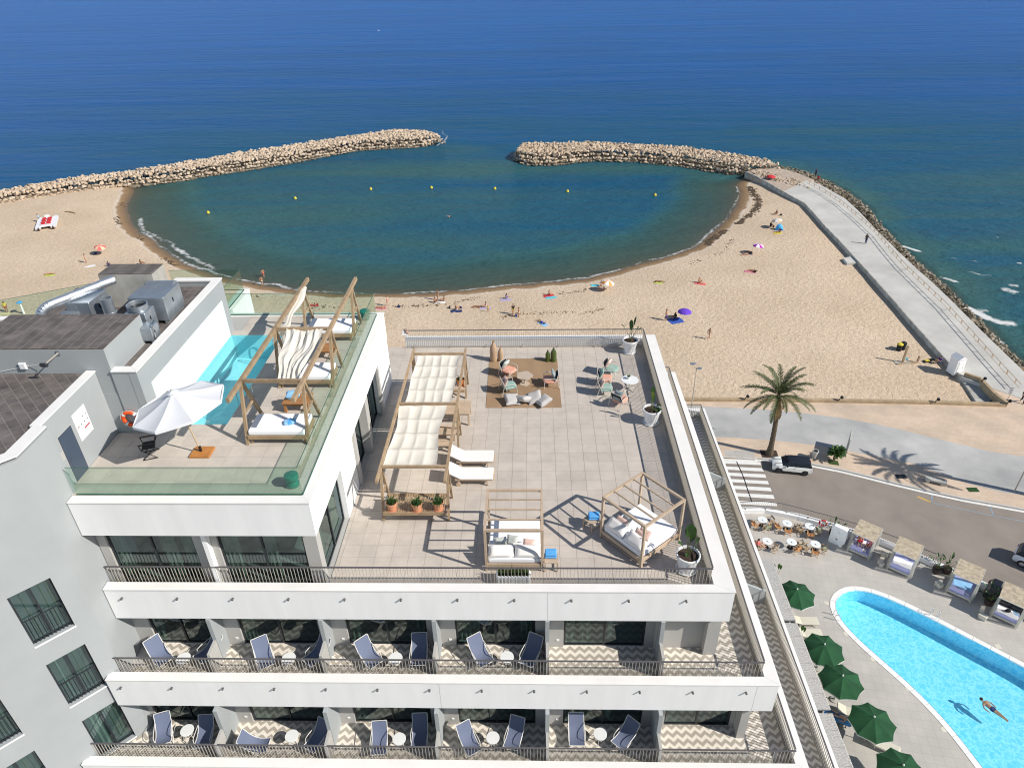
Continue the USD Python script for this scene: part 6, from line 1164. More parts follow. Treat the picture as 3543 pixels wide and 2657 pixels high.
for i, (x, y) in enumerate(((450,460), (638,429), (801,409), (932,406), (1069,408), (1226,414), (1415,422))):
    q = S('D', x, y + 1, ZSEA); t = thing('buoy', ('yellow buoy nearest the left shore of the bay', 'second yellow buoy from the left in the bay', 'third yellow buoy from the left in the bay', 'yellow buoy in the middle of the bay row', 'third yellow buoy from the right in the bay', 'second yellow buoy from the right in the bay', 'yellow buoy nearest the right shore of the bay')[i], 'buoy', q); obj('float', lathe([(0, -.3), (.22, -.2), (.31, 0), (.32, .17), (.23, .38), (.1, .47), (0, .49)], 18), CL['yellow'], t, smooth=True); obj('ring', lathe([(.05, .47), (.05, .58), (0, .6)], 8), K['rail'], t)
q = S('D', 818, 67, ZSEA); t = thing('sail_boat', 'tiny white boat far out on the sea', 'boat', q, 30); UsdGeom.Xformable(t).AddScaleOp().Set(Gf.Vec3f(.25, .25, .25)); obj('hull', hull([(-3, -1, .8), (-3, 1, .8), (3.5, 0, 1), (-2.6, 0, -.2), (2.5, 0, -.2)]), K['signw'], t); obj('cabin', cbox(-1.5, .8, -.6, .6, .8, 1.7, .1), K['signw'], t)
# lifeguard corner and shower beyond the roof
p = g_('c2', 205, 455); t = thing('beach_shower', 'white beach shower column with a round pale blue cap', 'shower', p); obj('column', lathe([(.16, 0), (.12, 1.7), (.1, 1.75)], 14), K['signw'], t, smooth=True); obj('cap', lathe([(0, 1.72), (.42, 1.8), (.44, 1.86), (.3, 1.95), (0, 1.98)], 22), CL['sky'], t, smooth=40)
p = g_('c2', 30, 462); t = thing('rescue_board', 'pale yellow rescue board lying beside the lifeguard', 'board', p, 20); obj('board', mv(rbox(1.6, .6, .14, .06), (0, 0, .02)), mat('pale_yellow', (.62,.55,.3), .6, .05), t)
# white cabin, bins, shower posts on the right beach
p = S('e1', 1005, 270, -.1); t = thing('white_cabin', 'small white plastic cabin with a gabled roof at the corner of the beach', 'cabin', (p[0], p[1], -.45), 14)
obj('body', cbox(-.62, .62, -.62, .62, 0, 2.15, .03), K['signw'], t); obj('roof', hull([(-.68, -.68, 2.15), (.68, -.68, 2.15), (-.68, .68, 2.15), (.68, .68, 2.15), (0, -.68, 2.6), (0, .68, 2.6)]), K['signw'], t); d_ = obj('door', cbox(-.42, .42, -.65, -.622, .12, 1.95, .01), K['cap'], t)
for z0, z1 in ((.2, .75), (.85, 1.3), (1.4, 1.85)): obj('door_panel', cbox(-.34, .34, -.668, -.65, z0, z1, .008), K['signw'], d_)
obj('handle', beam((.3, -.68, 1.0), (.3, -.68, 1.15), .03, .03), K['rail'], d_)
for lab, x, y, c in (('black litter bin with a bright yellow lid on the right beach', 1262, 1478, 'yellow'), ('black litter bin with a dark lid behind the yellow one', 1290, 1470, 'black')):
    t = thing('beach_bin', lab, 'bin', g_('e2', x, y)); obj('body', lathe([(.3, 0), (.36, .9), (.3, .9)], 16), CL['black'], t, smooth=40); obj('lid', lathe([(.38, .88), (.38, .95), (.25, 1.08), (0, 1.1)], 16), CL[c], t, smooth=40); obj('wheel', mv(lathe([(0, -.04), (.1, -.04), (.1, .04), (0, .04)], 10), (.3, 0, .1), rx=90), CL['black'], t)
p = g_('e2', 1290, 1565); t = thing('wooden_shower', 'tall wooden shower post with a stone tray on the right beach', 'shower', p); obj('post', beam((0, 0, 0), (.05, 0, 2.4), .2, .2), K['wood'], t); obj('tray', cbox(-1.0, .9, -.5, .3, -.05, .08, .03), K['concrete'], t); obj('low_post', beam((1.9, .1, 0), (1.95, .1, .9), .18, .18), K['wood'], t); obj('board', beam((-.9, -.5, .1), (1.8, -.1, .1), .2, .12), K['wood'], t); obj('basin', lathe([(.14, .5), (.2, .62), (.1, .6)], 12, (.4, 0, 0)), CL['teal'], t)
p = g_('e1', 690, 175); t = thing('folded_chair', 'black and yellow folded beach chair beside the white cabin', 'chair', p, 10); obj('frame', beam((-.5, 0, .12), (.9, .05, .3), .55, .06), CL['black'], t); obj('cushion', beam((-.3, .02, .2), (.2, .03, .27), .4, .05), CL['yellow'], t)
t = thing('info_post', 'small white lettered signpost at the end of the beach wall', 'sign', tuple(S('e1', 1610, 610, 0)), -20); obj('post', tube([(0, 0, 0), (.05, 0, .9)], .03, 6), K['rail'], t)
for k in range(4): obj('plate', box(-.2, .2, -.015, .015, .9 + .22*k, 1.08 + .22*k), K['signw'], t)
for k in range(4): obj('lettering', box(-.14, .12, -.019, -.016, .96 + .22*k, 1.0 + .22*k), K['signd'], t)
for lab, k, x, y in (('ball lamp on the beach wall left of the palm tree', 'f', 1000, 150), ('ball lamp on the beach wall right of the palm tree', 'd8', 1510, 565), ('ball lamp on the beach wall below the white cabin', 'e1', 775, 645), ('ball lamp on the ramp wall', 'e1', 1310, 405), ('ball lamp at the right end of the beach wall', 'e1', 1595, 665)):
    p = S(k, x, y, .3); t = thing('ball_lamp', lab, 'lamp', (p[0], p[1], .3)); obj('bracket', tube([(0, 0, 0), (.12, 0, .35), (.3, 0, .42)], .05, 7), CL['black'], t); obj('globe', lathe([(0, .3), (.14, .36), (.2, .5), (.14, .64), (0, .7)], 14, (.3, .0, 0)), CL['black'], t, smooth=True)

# ================================================================ street: palms, cars, lamps, panel, bench
K.update({'trunk': mat('palm_trunk', (.105,.078,.052), .9, .35, 7, .6, 14), 'frond': mat('palm_frond', (.075,.105,.035), .55, .3, 3, trans=.2, col2=(.13,.15,.06)), 'dryfrond': mat('dry_frond', (.25,.16,.07), .8, .2, 4, trans=.15), 'carw': mat('white_car_paint', (.76,.77,.74), .18, .01, 2, spec=.6), 'carb': mat('black_car_paint', (.012,.013,.02), .4, .05, 2, spec=.6), 'carglass': mat('car_glass', (.012,.016,.022), .2, .05, 2, spec=.4), 'alloy': mat('alloy_wheel', (.45,.46,.48), .3, .05, 3, metal=.8), 'redlamp': mat('red_lamp', (.35,.03,.02), .2, .05)})
def frond(base, az, el, L, droop, seed, m, parent, w=.5, name='frond'):
    az = math.radians(az); d = np.array([math.cos(az), math.sin(az), 0]); s = np.array([-d[1], d[0], 0]); rng = random.Random(seed); n = 13; P = []; a = math.radians(el); p = np.asarray(base, float)
    for i in range(n):
        P.append(p.copy()); p = p + (d*math.cos(a) + np.array([0, 0, 1.])*math.sin(a))*(L/(n-1)); a -= math.radians(droop)/(n-1)*(.5 + i/(n-1))
    P = np.array(P); ms = [tube(P, np.linspace(.03, .008, n), 4, False)]; V, F = [], []
    for i in np.linspace(1.3, n - 1.02, 44):
        k = int(i); q = P[k]*(1-(i-k)) + P[min(k+1, n-1)]*(i-k); t = P[min(k+1, n-1)] - P[k]; t /= max(np.linalg.norm(t), 1e-6); f = i/(n-1); ln = w*(math.sin(math.pi*min(1, f*.88 + .1)))**.6*rng.uniform(.8, 1.1)
        for o in (-1, 1):
            u = s*o*.75 + t*.6 + np.array([0, 0, .28 + rng.uniform(-.25, .15)]); u /= np.linalg.norm(u); b0 = len(V); e = q + u*ln + np.array([0, 0, -.12*ln]); wd = t*.034
            V += [q - wd, q + wd, q + u*ln*.55 + wd*.9, e, q + u*ln*.55 - wd*.9]; F += [[b0, b0+1, b0+2], [b0, b0+2, b0+4], [b0+4, b0+2, b0+3]]
    obj(name, J(ms + [(np.array(V), np.array(F))]), m, parent)
def palm(label, base, top, r, L, seed, n=31, dry=7):
    t = thing('palm_tree', label, 'palm tree', base); rng = random.Random(seed); tp = np.array(top) - np.array(base)
    pts = [tp*s + np.array([.12*math.sin(3*s), 0, 0]) for s in np.linspace(0, 1, 26)]; rad = [r*(1.5 - .5*min(1, s*6))*(1 - .25*s) * (1 + .05*(i % 2)) for i, s in enumerate(np.linspace(0, 1, 26))]; rad[-1] *= 1.35; rad[-2] *= 1.4; rad[-3] *= 1.25
    obj('trunk', tube(pts, rad, 12), K['trunk'], t)
    for k in range(n):
        e = 84 - 92*(k/n)**.95 + rng.uniform(-7, 7); frond(tp + np.array([0, 0, .1]), k*137.5 + rng.uniform(-12, 12), e, L*rng.uniform(.85, 1.08), 72 + rng.uniform(-14, 22), seed*100 + k, K['frond'], t)
    for k in range(dry): frond(tp - np.array([0, 0, .1]), rng.uniform(0, 360), -35, L*rng.uniform(.55, .8), 60, seed*100 + 60 + k, K['dryfrond'], t, .3, 'dry_frond')
    return t
palm('tall palm tree with drooping dry fronds at the kerb by the white car', (24.6, 58.35, 0), (24.25, 58.35, 7.2), .27, 3.7, 1)
palm('palm tree outside the right edge whose shadow falls on the grey path', (48.6, 51.5, 0), (48.6, 51.5, 9.0), .27, 3.5, 2, 34, 2)
struct('tree_pit', sheet(Polygon([(23.7, 57.7), (25.4, 57.5), (25.5, 59.0), (23.8, 59.1)]), .007), K['soil'])
t = thing('dwarf_palm', 'small bushy palm in a grass square beside the information panel', 'palm', tuple(S('d8', 1455, 1195, 0)))
for i, (x, y, h) in enumerate(((0, 0, .9), (.45, .2, 1.0), (.2, .5, .8))):
    obj('trunk', tube([(0, 0, 0), (x*.6, y*.6, h*.5), (x, y, h)], .07, 7), K['trunk'], t)
    for k in range(20): frond((x, y, h), k*137.5, 80 - 4.2*k, .8, 50, 500 + i*30 + k, K['leaf2'], t, .22)
struct('grass_square', sheet(Polygon(xy(SS('d8', ((1400,1175),(1505,1190),(1520,1238),(1410,1222)), 0))), .008), K['grass'])
p = S('d8', 1580, 1150, 0); t = thing('information_panel', 'tall thin information panel seen edge-on on the promenade', 'sign', tuple(p), 64); obj('board', cbox(-.1, 1.75, -.06, .06, .12, 2.3, .02), K['concrete'], t); obj('foot', box(.1, .3, -.05, .05, 0, .12), K['rail'], t); obj('foot', box(1.35, 1.55, -.05, .05, 0, .12), K['rail'], t); obj('poster', box(.05, 1.6, .061, .066, .5, 2.1), K['path'], t)
t = thing('litter_bin', 'round pale litter bin with a dark mouth beside the white car', 'bin', tuple(S('d8', 1252, 1160, 0))); obj('body', lathe([(.2, 0), (.32, .88), (.34, .9), (.34, .95), (.26, .95), (.25, .7)], 20), K['concrete'], t, smooth=40); obj('liner', lathe([(.25, .86), (0, .84)], 16), K['black'], t)
t = thing('stone_bench', 'long stone bench in the shade pattern of a palm on the pavement', 'bench', (39.3, 53.8, 0), -24); obj('seat', cbox(-.95, .95, -.3, .3, .28, .45, .02), K['concrete'], t); obj('foot', cbox(-.8, -.45, -.25, .25, 0, .279, .02), K['concrete'], t); obj('foot', cbox(.45, .8, -.25, .25, 0, .279, .02), K['concrete'], t)
for x, y, k in ((390, 1488, 'e1'), (1215, 1640, 'e1')):
    q = S(k, x, y, 0); struct('grate', prism(sbox(q[0]-.5, q[1]-.3, q[0]+.5, q[1]+.3), .004, .02), K['leaf'] if y > 1600 else K['black'])
def lamp_post(label, base, top, heads, r=.05):
    t = thing('street_lamp', label, 'lamp', base); obj('pole', tube([(0, 0, 0), tuple(np.array(top) - np.array(base))], [r*1.3, r*.7], 9), K['rail'], t)
    for dx, dy, dz, L in heads:
        c = np.array(top) - np.array(base) + [dx, dy, dz]; obj('arm', tube([np.array(top) - np.array(base) - [0, 0, .2], c], .025, 6), K['rail'], t); obj('lamp_head', hull(np.array([(c[0] + L*.5*a, c[1] + .16*b, c[2] + z) for a, b in ((-1,-.5),(-1,.5),(-.6,1),(.6,1),(1,.5),(1,-.5),(.6,-1),(-.6,-1)) for z in (0, .1)])), K['steel'], t)
q = S('f', 180, 315, 0); lamp_post('thin street lamp with two silver heads rising beside the hotel corner', tuple(q), (q[0] - .05, q[1], 5.7), [(-.35, .35, .25, .7), (.3, -.15, -.05, .5)])
q = S('e1', 1690, 1659, 0); lamp_post('leaning lamp post cut off by the right edge of the photo', tuple(q), (q[0] + .15, q[1], 6.5), [(.5, 0, .1, .7)])
# cars
def car(name, label, loc, rz, paint, roof, seed=0, sc=1.0, stripes=True):
    t = thing(name, label, 'car', loc, rz); L, W = 3.85*sc, 1.7*sc
    def prof(pts, ws, z_in=.06):
        P = []
        for (x, z), w in zip(pts, ws):
            for s in (-1, 1): P.append((x*sc, s*w*sc/2, z*sc))
        return hull(P)
    lower = prof([(-1.9,.42),(-1.92,.62),(-1.86,.86),(-1.7,.95),(1.05,.95),(1.5,.88),(1.8,.74),(1.9,.55),(1.88,.36),(-1.8,.3),(1.8,.3)], [1.5,1.58,1.6,1.56,1.62,1.5,1.42,1.36,1.38,1.5,1.4])
    lw = m3.Manifold.hull_points(lower[0]) + m3.Manifold.hull_points(prof([(-1.6,.4),(-1.55,.8),(1.3,.8),(1.4,.4)], [1.7,1.68,1.68,1.68])[0])
    for x in (-1.22, 1.25):
        for s in (-1, 1): lw -= m3.Manifold.cylinder(.5*sc, .36*sc, circular_segments=22).rotate((90, 0, 0)).translate((x*sc, s*.62*sc + .25*sc, .31*sc))
    obj('body', lw, paint, t, smooth=35)
    obj('windows', prof([(-1.83,.94),(1.0,.94),(.42,1.33),(-1.58,1.36)], [1.52,1.54,1.2,1.22]), K['carglass'], t, smooth=30)
    obj('roof', prof([(-1.66,1.345),(-1.55,1.4),(-.6,1.44),(.2,1.42),(.46,1.335)], [1.2,1.14,1.1,1.1,1.2]), roof, t, smooth=40)
    for x, z0, z1 in ((-.35,.96,1.34),): 
        for s in (-1, 1): obj('pillar', beam((x*sc, s*.775*sc, z0*sc), (x*sc, s*.61*sc, z1*sc), .09*sc, .03*sc, (1, 0, 0)), roof, t)
    for x in (-1.22, 1.25):
        for s in (-1, 1):
            w = obj('wheel', mv(lathe([(.15, -.09), (.28, -.1), (.31, -.06), (.31, .06), (.28, .1), (.15, .09)], 22), (x*sc, s*.74*sc, .31*sc - .0), rx=90, sc=sc), K['black'], t, smooth=40); obj('rim', mv(lathe([(0, -.105), (.1, -.1), (.2, -.09), (.2, .09), (.1, .1), (0, .105)], 12), (x*sc, s*.74*sc, .31*sc), rx=90, sc=sc), K['alloy'] if seed else K['dark_frame'], w)
    for s in (-1, 1):
        obj('headlight', mv(lathe([(0, -.03), (.13, -.02), (.15, 0), (.13, .03), (0, .05)], 16), (1.68*sc, s*.55*sc, .76*sc), ry=62, sc=sc), K['alloy'], t, smooth=40)
        obj('tail_light', box(-1.915*sc, -1.87*sc, s*.66*sc - .07, s*.66*sc + .07, .66*sc, .86*sc), K['redlamp'], t); obj('mirror', hull(np.array([(.55*sc + a, s*(.86*sc) + b, 1.0*sc + c) for a in (-.06, .05) for b in (-.09, .09) for c in (-.06, .07)])), K['carb'], t); obj('door_handle', box(-.25*sc, -.08*sc, s*.853*sc - .01, s*.853*sc + .01, .8*sc, .825*sc), K['alloy'], t); obj('sill', box(-.85*sc, .85*sc, s*.84*sc - .02, s*.84*sc + .02, .27*sc, .36*sc), K['black'], t)
        if stripes: obj('bonnet_stripe', beam((.98*sc, s*.36*sc, .962*sc), (1.62*sc, s*.33*sc, .86*sc), .07*sc, .012), K['carb'], t)
    obj('grille', box(1.87*sc, 1.91*sc, -.4*sc, .4*sc, .4*sc, .6*sc), K['black'], t); obj('number_plate', box(-1.935*sc, -1.92*sc, -.26*sc, .26*sc, .5*sc, .6*sc), K['signw'], t); return t
car('white_car', 'small white car with a black roof and bonnet stripes parked at the crossing', (26.05, 56.0, -.118), 170, K['carw'], K['carb'])
hd_ = math.degrees(math.atan2(hw[13][1] - hw[9][1], hw[13][0] - hw[9][0])); h_ = np.array([math.cos(math.radians(hd_)), math.sin(math.radians(hd_))]); p_ = np.array([41.3, 43.05]) + h_*1.35 + np.array([-h_[1], h_[0]])*.85
car('silver_car', 'pale car with dark windows cut off by the right edge on the road', (p_[0], p_[1], -.118), hd_, mat('pale_blue_paint', (.58,.62,.68), .18, .01, 2, spec=.6), K['carb'], 1, 1.1, False)
p = S('d6', 1570, 1130, 1.1); p2 = np.array(p[:2]) + h_*.9
car('black_car', 'black car half hidden behind the rightmost cabana', (p2[0], p2[1], -.118), hd_, K['carb'], K['carb'], 1, 1.05, False)

# ================================================================ the pool deck
K.update({'gaz_wood': mat('whitewashed_wood', (.55,.52,.46), .7, .1, 4), 'thatch': mat('woven_roof', (.43,.36,.265), .9, .3, 3, .5, 35, stretch=(1, 1, 1)), 'gauze': usdkit.material(stage, '/World/Looks/gauze', {'d': ('diffuse_bsdf', {'color': (.62,.62,.58)}), 'l': ('translucent_bsdf', {'color': (.6,.6,.56)}), 'a': ('mix_closure', {'fac': .5}), 't': ('transparent_bsdf', {}), 'm': ('mix_closure', {'fac': .5})}, [('d.BSDF','a.closure1'),('l.BSDF','a.closure2'),('t.BSDF','m.closure1'),('a.closure','m.closure2')], surface='m.closure'), 'bedblue': mat('lilac_blue_mattress', (.34,.36,.6), .9, .05, 3), 'umb': mat('green_parasol_cloth', (.014,.075,.028), .9, .18, 1.5, trans=.18, rnd=.14), 'umbw': mat('parasol_trim', (.6,.62,.58), .8, .05), 'cream': mat('cream_seat', (.60,.57,.47), .8, .04, 3), 'cfo': mat('orange_canvas', (.55,.25,.1), .9, .1, 5), 'cfg': mat('green_canvas', (.28,.33,.22), .9, .1, 5), 'cfn': mat('natural_canvas', (.5,.45,.35), .9, .1, 5), 'cfk': mat('grey_canvas', (.2,.2,.19), .9, .1, 5), 'honey': mat('honey_wood', (.45,.27,.12), .55, .15, 5), 'brownpot': mat('brown_pot', (.05,.035,.03), .5, .15, 4), 'reed': mat('woven_reed', (.36,.35,.335), .85, .45, 9, .9, 16, stretch=(1, 3.2, 1))})
def cabana(label, c, rz, bedding, gauze=(1, 1, 1, 1)):
    t = thing('cabana', label, 'cabana', (c[0], c[1], ZD), rz); W, D, H = 1.75, 2.0, 2.12
    for x in (-W/2+.04, W/2-.04):
        for y in (-D/2+.04, D/2-.04): obj('post', beam((x, y, 0), (x, y, H), .07, .07, (0, 1, 0)), K['gaz_wood'], t)
    for y in (-D/2+.04, D/2-.04): obj('top_beam', beam((-W/2+.08, y, H-.05), (W/2-.08, y, H-.05), .06, .09), K['gaz_wood'], t)
    for x in (-W/2+.04, W/2-.04): obj('top_beam', beam((x, -D/2+.08, H-.05), (x, D/2-.08, H-.05), .06, .09), K['gaz_wood'], t)
    n = 9
    for k in range(n): obj('roof_mat', beam((-W/2 - .06 + (W+.12)*(k+.5)/n, -D/2 - .08, H + .02 + .004*(k % 2)), (-W/2 - .06 + (W+.12)*(k+.5)/n, D/2 + .06, H + .02 + .004*(k % 2)), (W+.12)/n*.985, .03), K['thatch'], t)
    obj('roof_edge', J(beam((-W/2-.07, -D/2-.09, H+.02), (W/2+.07, -D/2-.09, H+.02), .03, .06), beam((W/2+.075, -D/2-.09, H+.02), (W/2+.075, D/2+.07, H+.02), .03, .06)), K['gaz_wood'], t)
    obj('bed_base', cbox(-W/2+.09, W/2-.09, -D/2-.02, D/2-.1, .12, .3, .02), K['gaz_wood'], t); obj('mattress', mv(rbox(W-.16, D-.1, .18, .05), (0, -.04, .3)), K['bedblue'], t, smooth=40)
    for m, x0, x1, y0, y1, a in bedding: obj('bed_sheet', mv(thick(grid(lambda u, v: (x0 + (x1-x0)*u + .02*np.sin(7*v), y0 + (y1-y0)*v + .02*np.sin(6*u), .487 + .02*np.abs(np.sin(5*u + 3*v + c[0]))), 10, 10), .008), (0, 0, 0), rz=a), K[m], t, smooth=True)
    for i, (x, y) in enumerate(((-W/2, -D/2), (W/2, -D/2), (W/2, D/2), (-W/2, D/2))):
        if not gauze[i]: continue
        def fn(u, v):
            a = u*2*np.pi; r = (.07 + .05*v)*(1 + .35*np.sin(3*a)); return x + r*np.cos(a)*1.2, y + r*np.sin(a)*1.5, .05 + (H - .12)*(1 - v)
        obj('curtain', grid(fn, 16, 6), K['gauze'], t, smooth=True)
    for s in ((-1,) if gauze[3] else ()) + ((1,) if gauze[1] else ()):
        obj('side_curtain', grid(lambda u, v: (s*(W/2 - .02) + .04*np.sin(22*u), -D/2 + D*u*.55, H - .12 - (H-.2)*v), 26, 4), K['gauze'], t, smooth=True)
    return t
CABS = [((28.85, 45.1), -39, 'cabana with two bathers on its blue bed, nearest the white shower wall'), ((31.38, 43.05), -38, 'cabana with a crumpled white sheet, second from the left'), ((35.07, 40.5), -40, 'cabana with a pale blue sheet, third from the left'), ((37.35, 38.1), -40, 'cabana with a white sheet and dark bag, rightmost of the four')]
BED = [[('linen', -.1, .3, -.2, .55, 20), ('linen', -.7, -.45, -.9, .1, -25), ('linen', .1, .4, -.85, -.5, 5)], [('linen', -.72, .72, -.55, .35, 4)], [('towel2', -.7, .6, -.35, .65, 6), ('linen', .35, .62, -.85, -.7, 0)], [('linen', -.74, .74, -.75, .15, 3), ('towel2', .35, .7, -.4, .0, 12)]]
for (c, rz, lab), b in zip(CABS, BED): cabana(lab, c, rz, b)
def in_cab(i, x, y, z): (c, rz, _) = CABS[i]; return on_bed((c[0], c[1], ZD), rz, x, y, z)
person('woman in a red wrap sitting on the bed of the first cabana', in_cab(0, -.35, .15, .5), -110, 'sit', 'tan', 'dark', (('skirt', 'red'),), .95)
person('second bather sitting at the right side of the first cabana', in_cab(0, .5, .1, .5), -150, 'sit', 'brown', 'dark', (('shirt', 'pink'), ('shorts', 'pink')), .92)
t = thing('beach_bag', 'dark bag on the white sheet of the rightmost cabana', 'bag', in_cab(3, .0, -.3, .5)); obj('bag', mv(pillow(.4, .25, .25, 6, 1), (0, 0, .12)), CL['black'], t, smooth=True); obj('strap', tube([(-.1, 0, .2), (0, 0, .36), (.1, 0, .2)], .015, 5), CL['black'], t)
# green parasols
for i, (x, y, lab) in enumerate(((20.51, 38.07, 'green parasol farthest from the hotel front, above two white loungers'), (20.85, 33.03, 'second green parasol along the pool, nearest the far white loungers'), (21.19, 30.5, 'middle green parasol of the row beside the pool'), (22.08, 27.49, 'fourth green parasol along the pool, over a white lounger'), (22.55, 24.35, 'green parasol cut off by the bottom edge of the photo'))):
    t = thing('green_parasol', lab, 'parasol', (x, y, ZD), 11*i, group=None); r, zt_, n = 1.5, 2.72, 8
    obj('pole', tube([(0, 0, 0), (0, 0, zt_)], .03, 8), K['gaz_wood'], t); obj('base', lathe([(0, 0), (.28, 0), (.28, .08), (.06, .12), (.04, .3), (0, .3)], 16), K['concrete'], t)
    for k in range(n):
        a0, a1 = 2*math.pi*k/n, 2*math.pi*(k+1)/n
        def fn(s, q):
            e0 = np.array([math.cos(a0), math.sin(a0)]); e1 = np.array([math.cos(a1), math.sin(a1)]); e = e0[None, None]*(1-q[..., None]) + e1[None, None]*q[..., None]; bow = 1 - .05*np.sin(np.pi*q)*s
            return r*s*e[..., 0]*bow, r*s*e[..., 1]*bow, zt_ - .62*s**1.15 - .05*np.sin(np.pi*q)*s
        obj('panel', grid(fn, 6, 5), K['umb'], t, smooth=True)
        p0, p1 = np.array([r*math.cos(a0), r*math.sin(a0), zt_-.62]), np.array([r*math.cos(a1), r*math.sin(a1), zt_-.62]); pm = (p0+p1)/2*[.95, .95, 1] - [0, 0, .05]
        obj('trim', (np.array([p0, pm, p1, p1 - [0, 0, .09], pm - [0, 0, .09], p0 - [0, 0, .09]]), np.array([[0,1,4],[0,4,5],[1,2,3],[1,3,4]])), K['umbw'], t); obj('rib', tube([(0, 0, zt_-.02), p0 - [0, 0, .015]], .009, 5), K['gaz_wood'], t)
    obj('finial', lathe([(.05, -.02), (.06, .05), (.03, .12), (0, .13)], 10, (0, 0, zt_)), K['umbw'], t)
for lab, loc, rz in (('white sun lounger under the farthest green parasol, nearer the tables', (21.5, 37.0, ZD), 0), ('white sun lounger under the second green parasol, nearer the sea', (21.4, 35.85, ZD), 0), ('white sun lounger half under the fourth green parasol', (23.3, 26.9, ZD), -30), ('white sun lounger below the middle green parasol', (22.1, 29.2, ZD), -20)):
    lounger('deck_lounger', lab, loc, rz, None, 'cream', 'gaz_wood', False, 20)
l_ = lounger('deck_lounger', 'dark blue lounger with a bather between the middle and fourth parasols', (20.9, 28.9, ZD), -25, None, 'towel', 'black', False, 28)
person('fair bather lying on the dark blue lounger between two green parasols', (20.85, 28.95, ZD + .46), 150, 'lie', 'pale', 'blond', (('brief', 'blue'),), .95)
# white tables with director chairs
def director(label, loc, rz, cloth):
    t = thing('director_chair', label, 'chair', loc, rz); m = K['honey']
    for s in (-1, 1):
        y = s*.26
        obj('leg', beam((-.2, y, 0), (.2, y, .42), .04, .03), m, t); obj('leg', beam((.2, y*.98, 0), (-.2, y*.98, .42), .04, .03), m, t); obj('armrest', beam((-.24, y, .62), (.24, y, .62), .06, .025), m, t); obj('post', beam((-.22, y, .42), (-.24, y, .86), .035, .035, (0, 1, 0)), m, t); obj('post', beam((.2, y, .42), (.2, y, .62), .035, .035, (0, 1, 0)), m, t); obj('seat_rail', beam((-.22, y, .42), (.22, y, .42), .035, .03), m, t)
    obj('seat', thick(grid(lambda u, v: (-.21 + .42*u, -.26 + .52*v, .435 - .04*np.sin(np.pi*v)), 3, 6), .008), K[cloth], t); obj('backrest', thick(grid(lambda u, v: (-.225 - .015*u, -.27 + .54*v, .62 + .2*u), 3, 5), .008), K[cloth], t); return t
K['mark'] = mat('table_print', (.06,.06,.07), .6, .05)
TB = ((20.91,47.96),(22.99,47.51),(24.89,47.11),(20.58,45.27),(22.66,45.18),(24.64,44.93)); NM = ('far left', 'far middle', 'far right', 'near left', 'near middle', 'near right')
CH = [[(205,.8,'cfo'),(-70,.75,'cfg'),(15,.85,'cfk')], [(190,.8,'cfo'),(-95,.72,'cfo'),(-20,.85,'cfk')], [(180,.8,'cfn'),(-100,.75,'cfo'),(-15,.8,'cfg')], [(195,.75,'cfo'),(-40,.8,'cfn')], [(-60,.7,'cfo'),(0,.8,'cfn')], [(185,.8,'cfn'),(-105,.75,'cfo'),(-20,.75,'cfg')]]
for (x, y), nm, cs in zip(TB, NM, CH):
    t = thing('deck_table', f'round white pedestal table, {nm} of the six by the deck wall', 'table', (x, y, ZD)); obj('table_top', lathe([(0, .7), (.42, .7), (.44, .715), (.42, .735), (0, .735)], 30), K['swhite'], t); obj('pedestal', tube([(0, 0, .02), (0, 0, .7)], .035, 8), K['honey'], t); obj('base', lathe([(0, 0), (.25, 0), (.24, .03), (0, .04)], 18), K['black'], t)
    obj('heart_mark', mv(prism(unary_union([Point(-.03, 0).buffer(.035), Point(.03, 0).buffer(.035), Polygon([(-.062, -.01), (.062, -.01), (0, -.085)])]), .736, .738), (-.02, -.04, 0)), K['mark'], t); obj('smile_mark', prism(LineString([(-.1, -.19), (-.04, -.22), (.04, -.22), (.1, -.19)]).buffer(.008), .736, .738), K['mark'], t)
    for i, (a, d, cl) in enumerate(cs):
        ar = math.radians(a); side = {True: 'left', False: 'right'}[math.cos(ar) < 0]; side = 'front' if math.sin(ar) < -.85 else side
        director(f'wooden director chair with {dict(cfo="orange", cfg="green", cfn="natural", cfk="grey")[cl]} canvas, {side} of the {nm} white table', (x + d*math.cos(ar), y + d*math.sin(ar), ZD), a + 180, cl)
person('guest sitting in a chair at the near left white table by the railing', (19.75, 45.0, ZD + .38), -20, 'sit', 'pale', 'dark', (('shirt', 'coral'), ('shorts', 'navy')), .95)
# shower wall, lifebuoy, plants
t = thing('shower_wall', 'white rounded shower wall with an oval opening and a ledge beside the first cabana', 'shower', (26.9, 45.75, ZD), -40)
pr = Polygon([(-.62, .12), (-.55, 0), (.3, 0), (.36, .1), (.48, .25), (.62, .45), (.64, .9), (.6, 1.0), (.64, 1.1), (.62, 1.75), (.5, 1.88), (-.5, 1.9), (-.62, 1.75)]).buffer(.04).difference(Point(-.05, .62).buffer(.1)); v, f = prism(pr, -.22, .22); obj('wall', (np.stack([v[:, 0], v[:, 2], v[:, 1]], 1), f[:, ::-1]), K['potw'], t)
obj('ledge', cbox(-.1, .12, -.3, -.221, 1.35, 1.42, .01), K['potw'], t); obj('tap', tube([(-.05, -.22, .62), (-.05, -.32, .6), (-.05, -.33, .54)], .02, 6), K['chrome'], t); obj('foot', cbox(.2, .5, -.3, .3, 0, .05, .01), K['potw'], t)
q = S('d5', 1275, 400, .55); t = thing('lifebuoy', 'red lifebuoy hanging on the deck wall railing', 'lifebuoy', (q[0], q[1] - .1, .62), -15)
for k in range(4): a = math.radians(45 + 90*k); obj('ring', torus(.3, .075, a + .15, a + math.pi/2 - .15), CL['red'], t, smooth=True); obj('band', torus(.3, .078, a - .15, a + .15, 5), K['signw'], t, smooth=True)
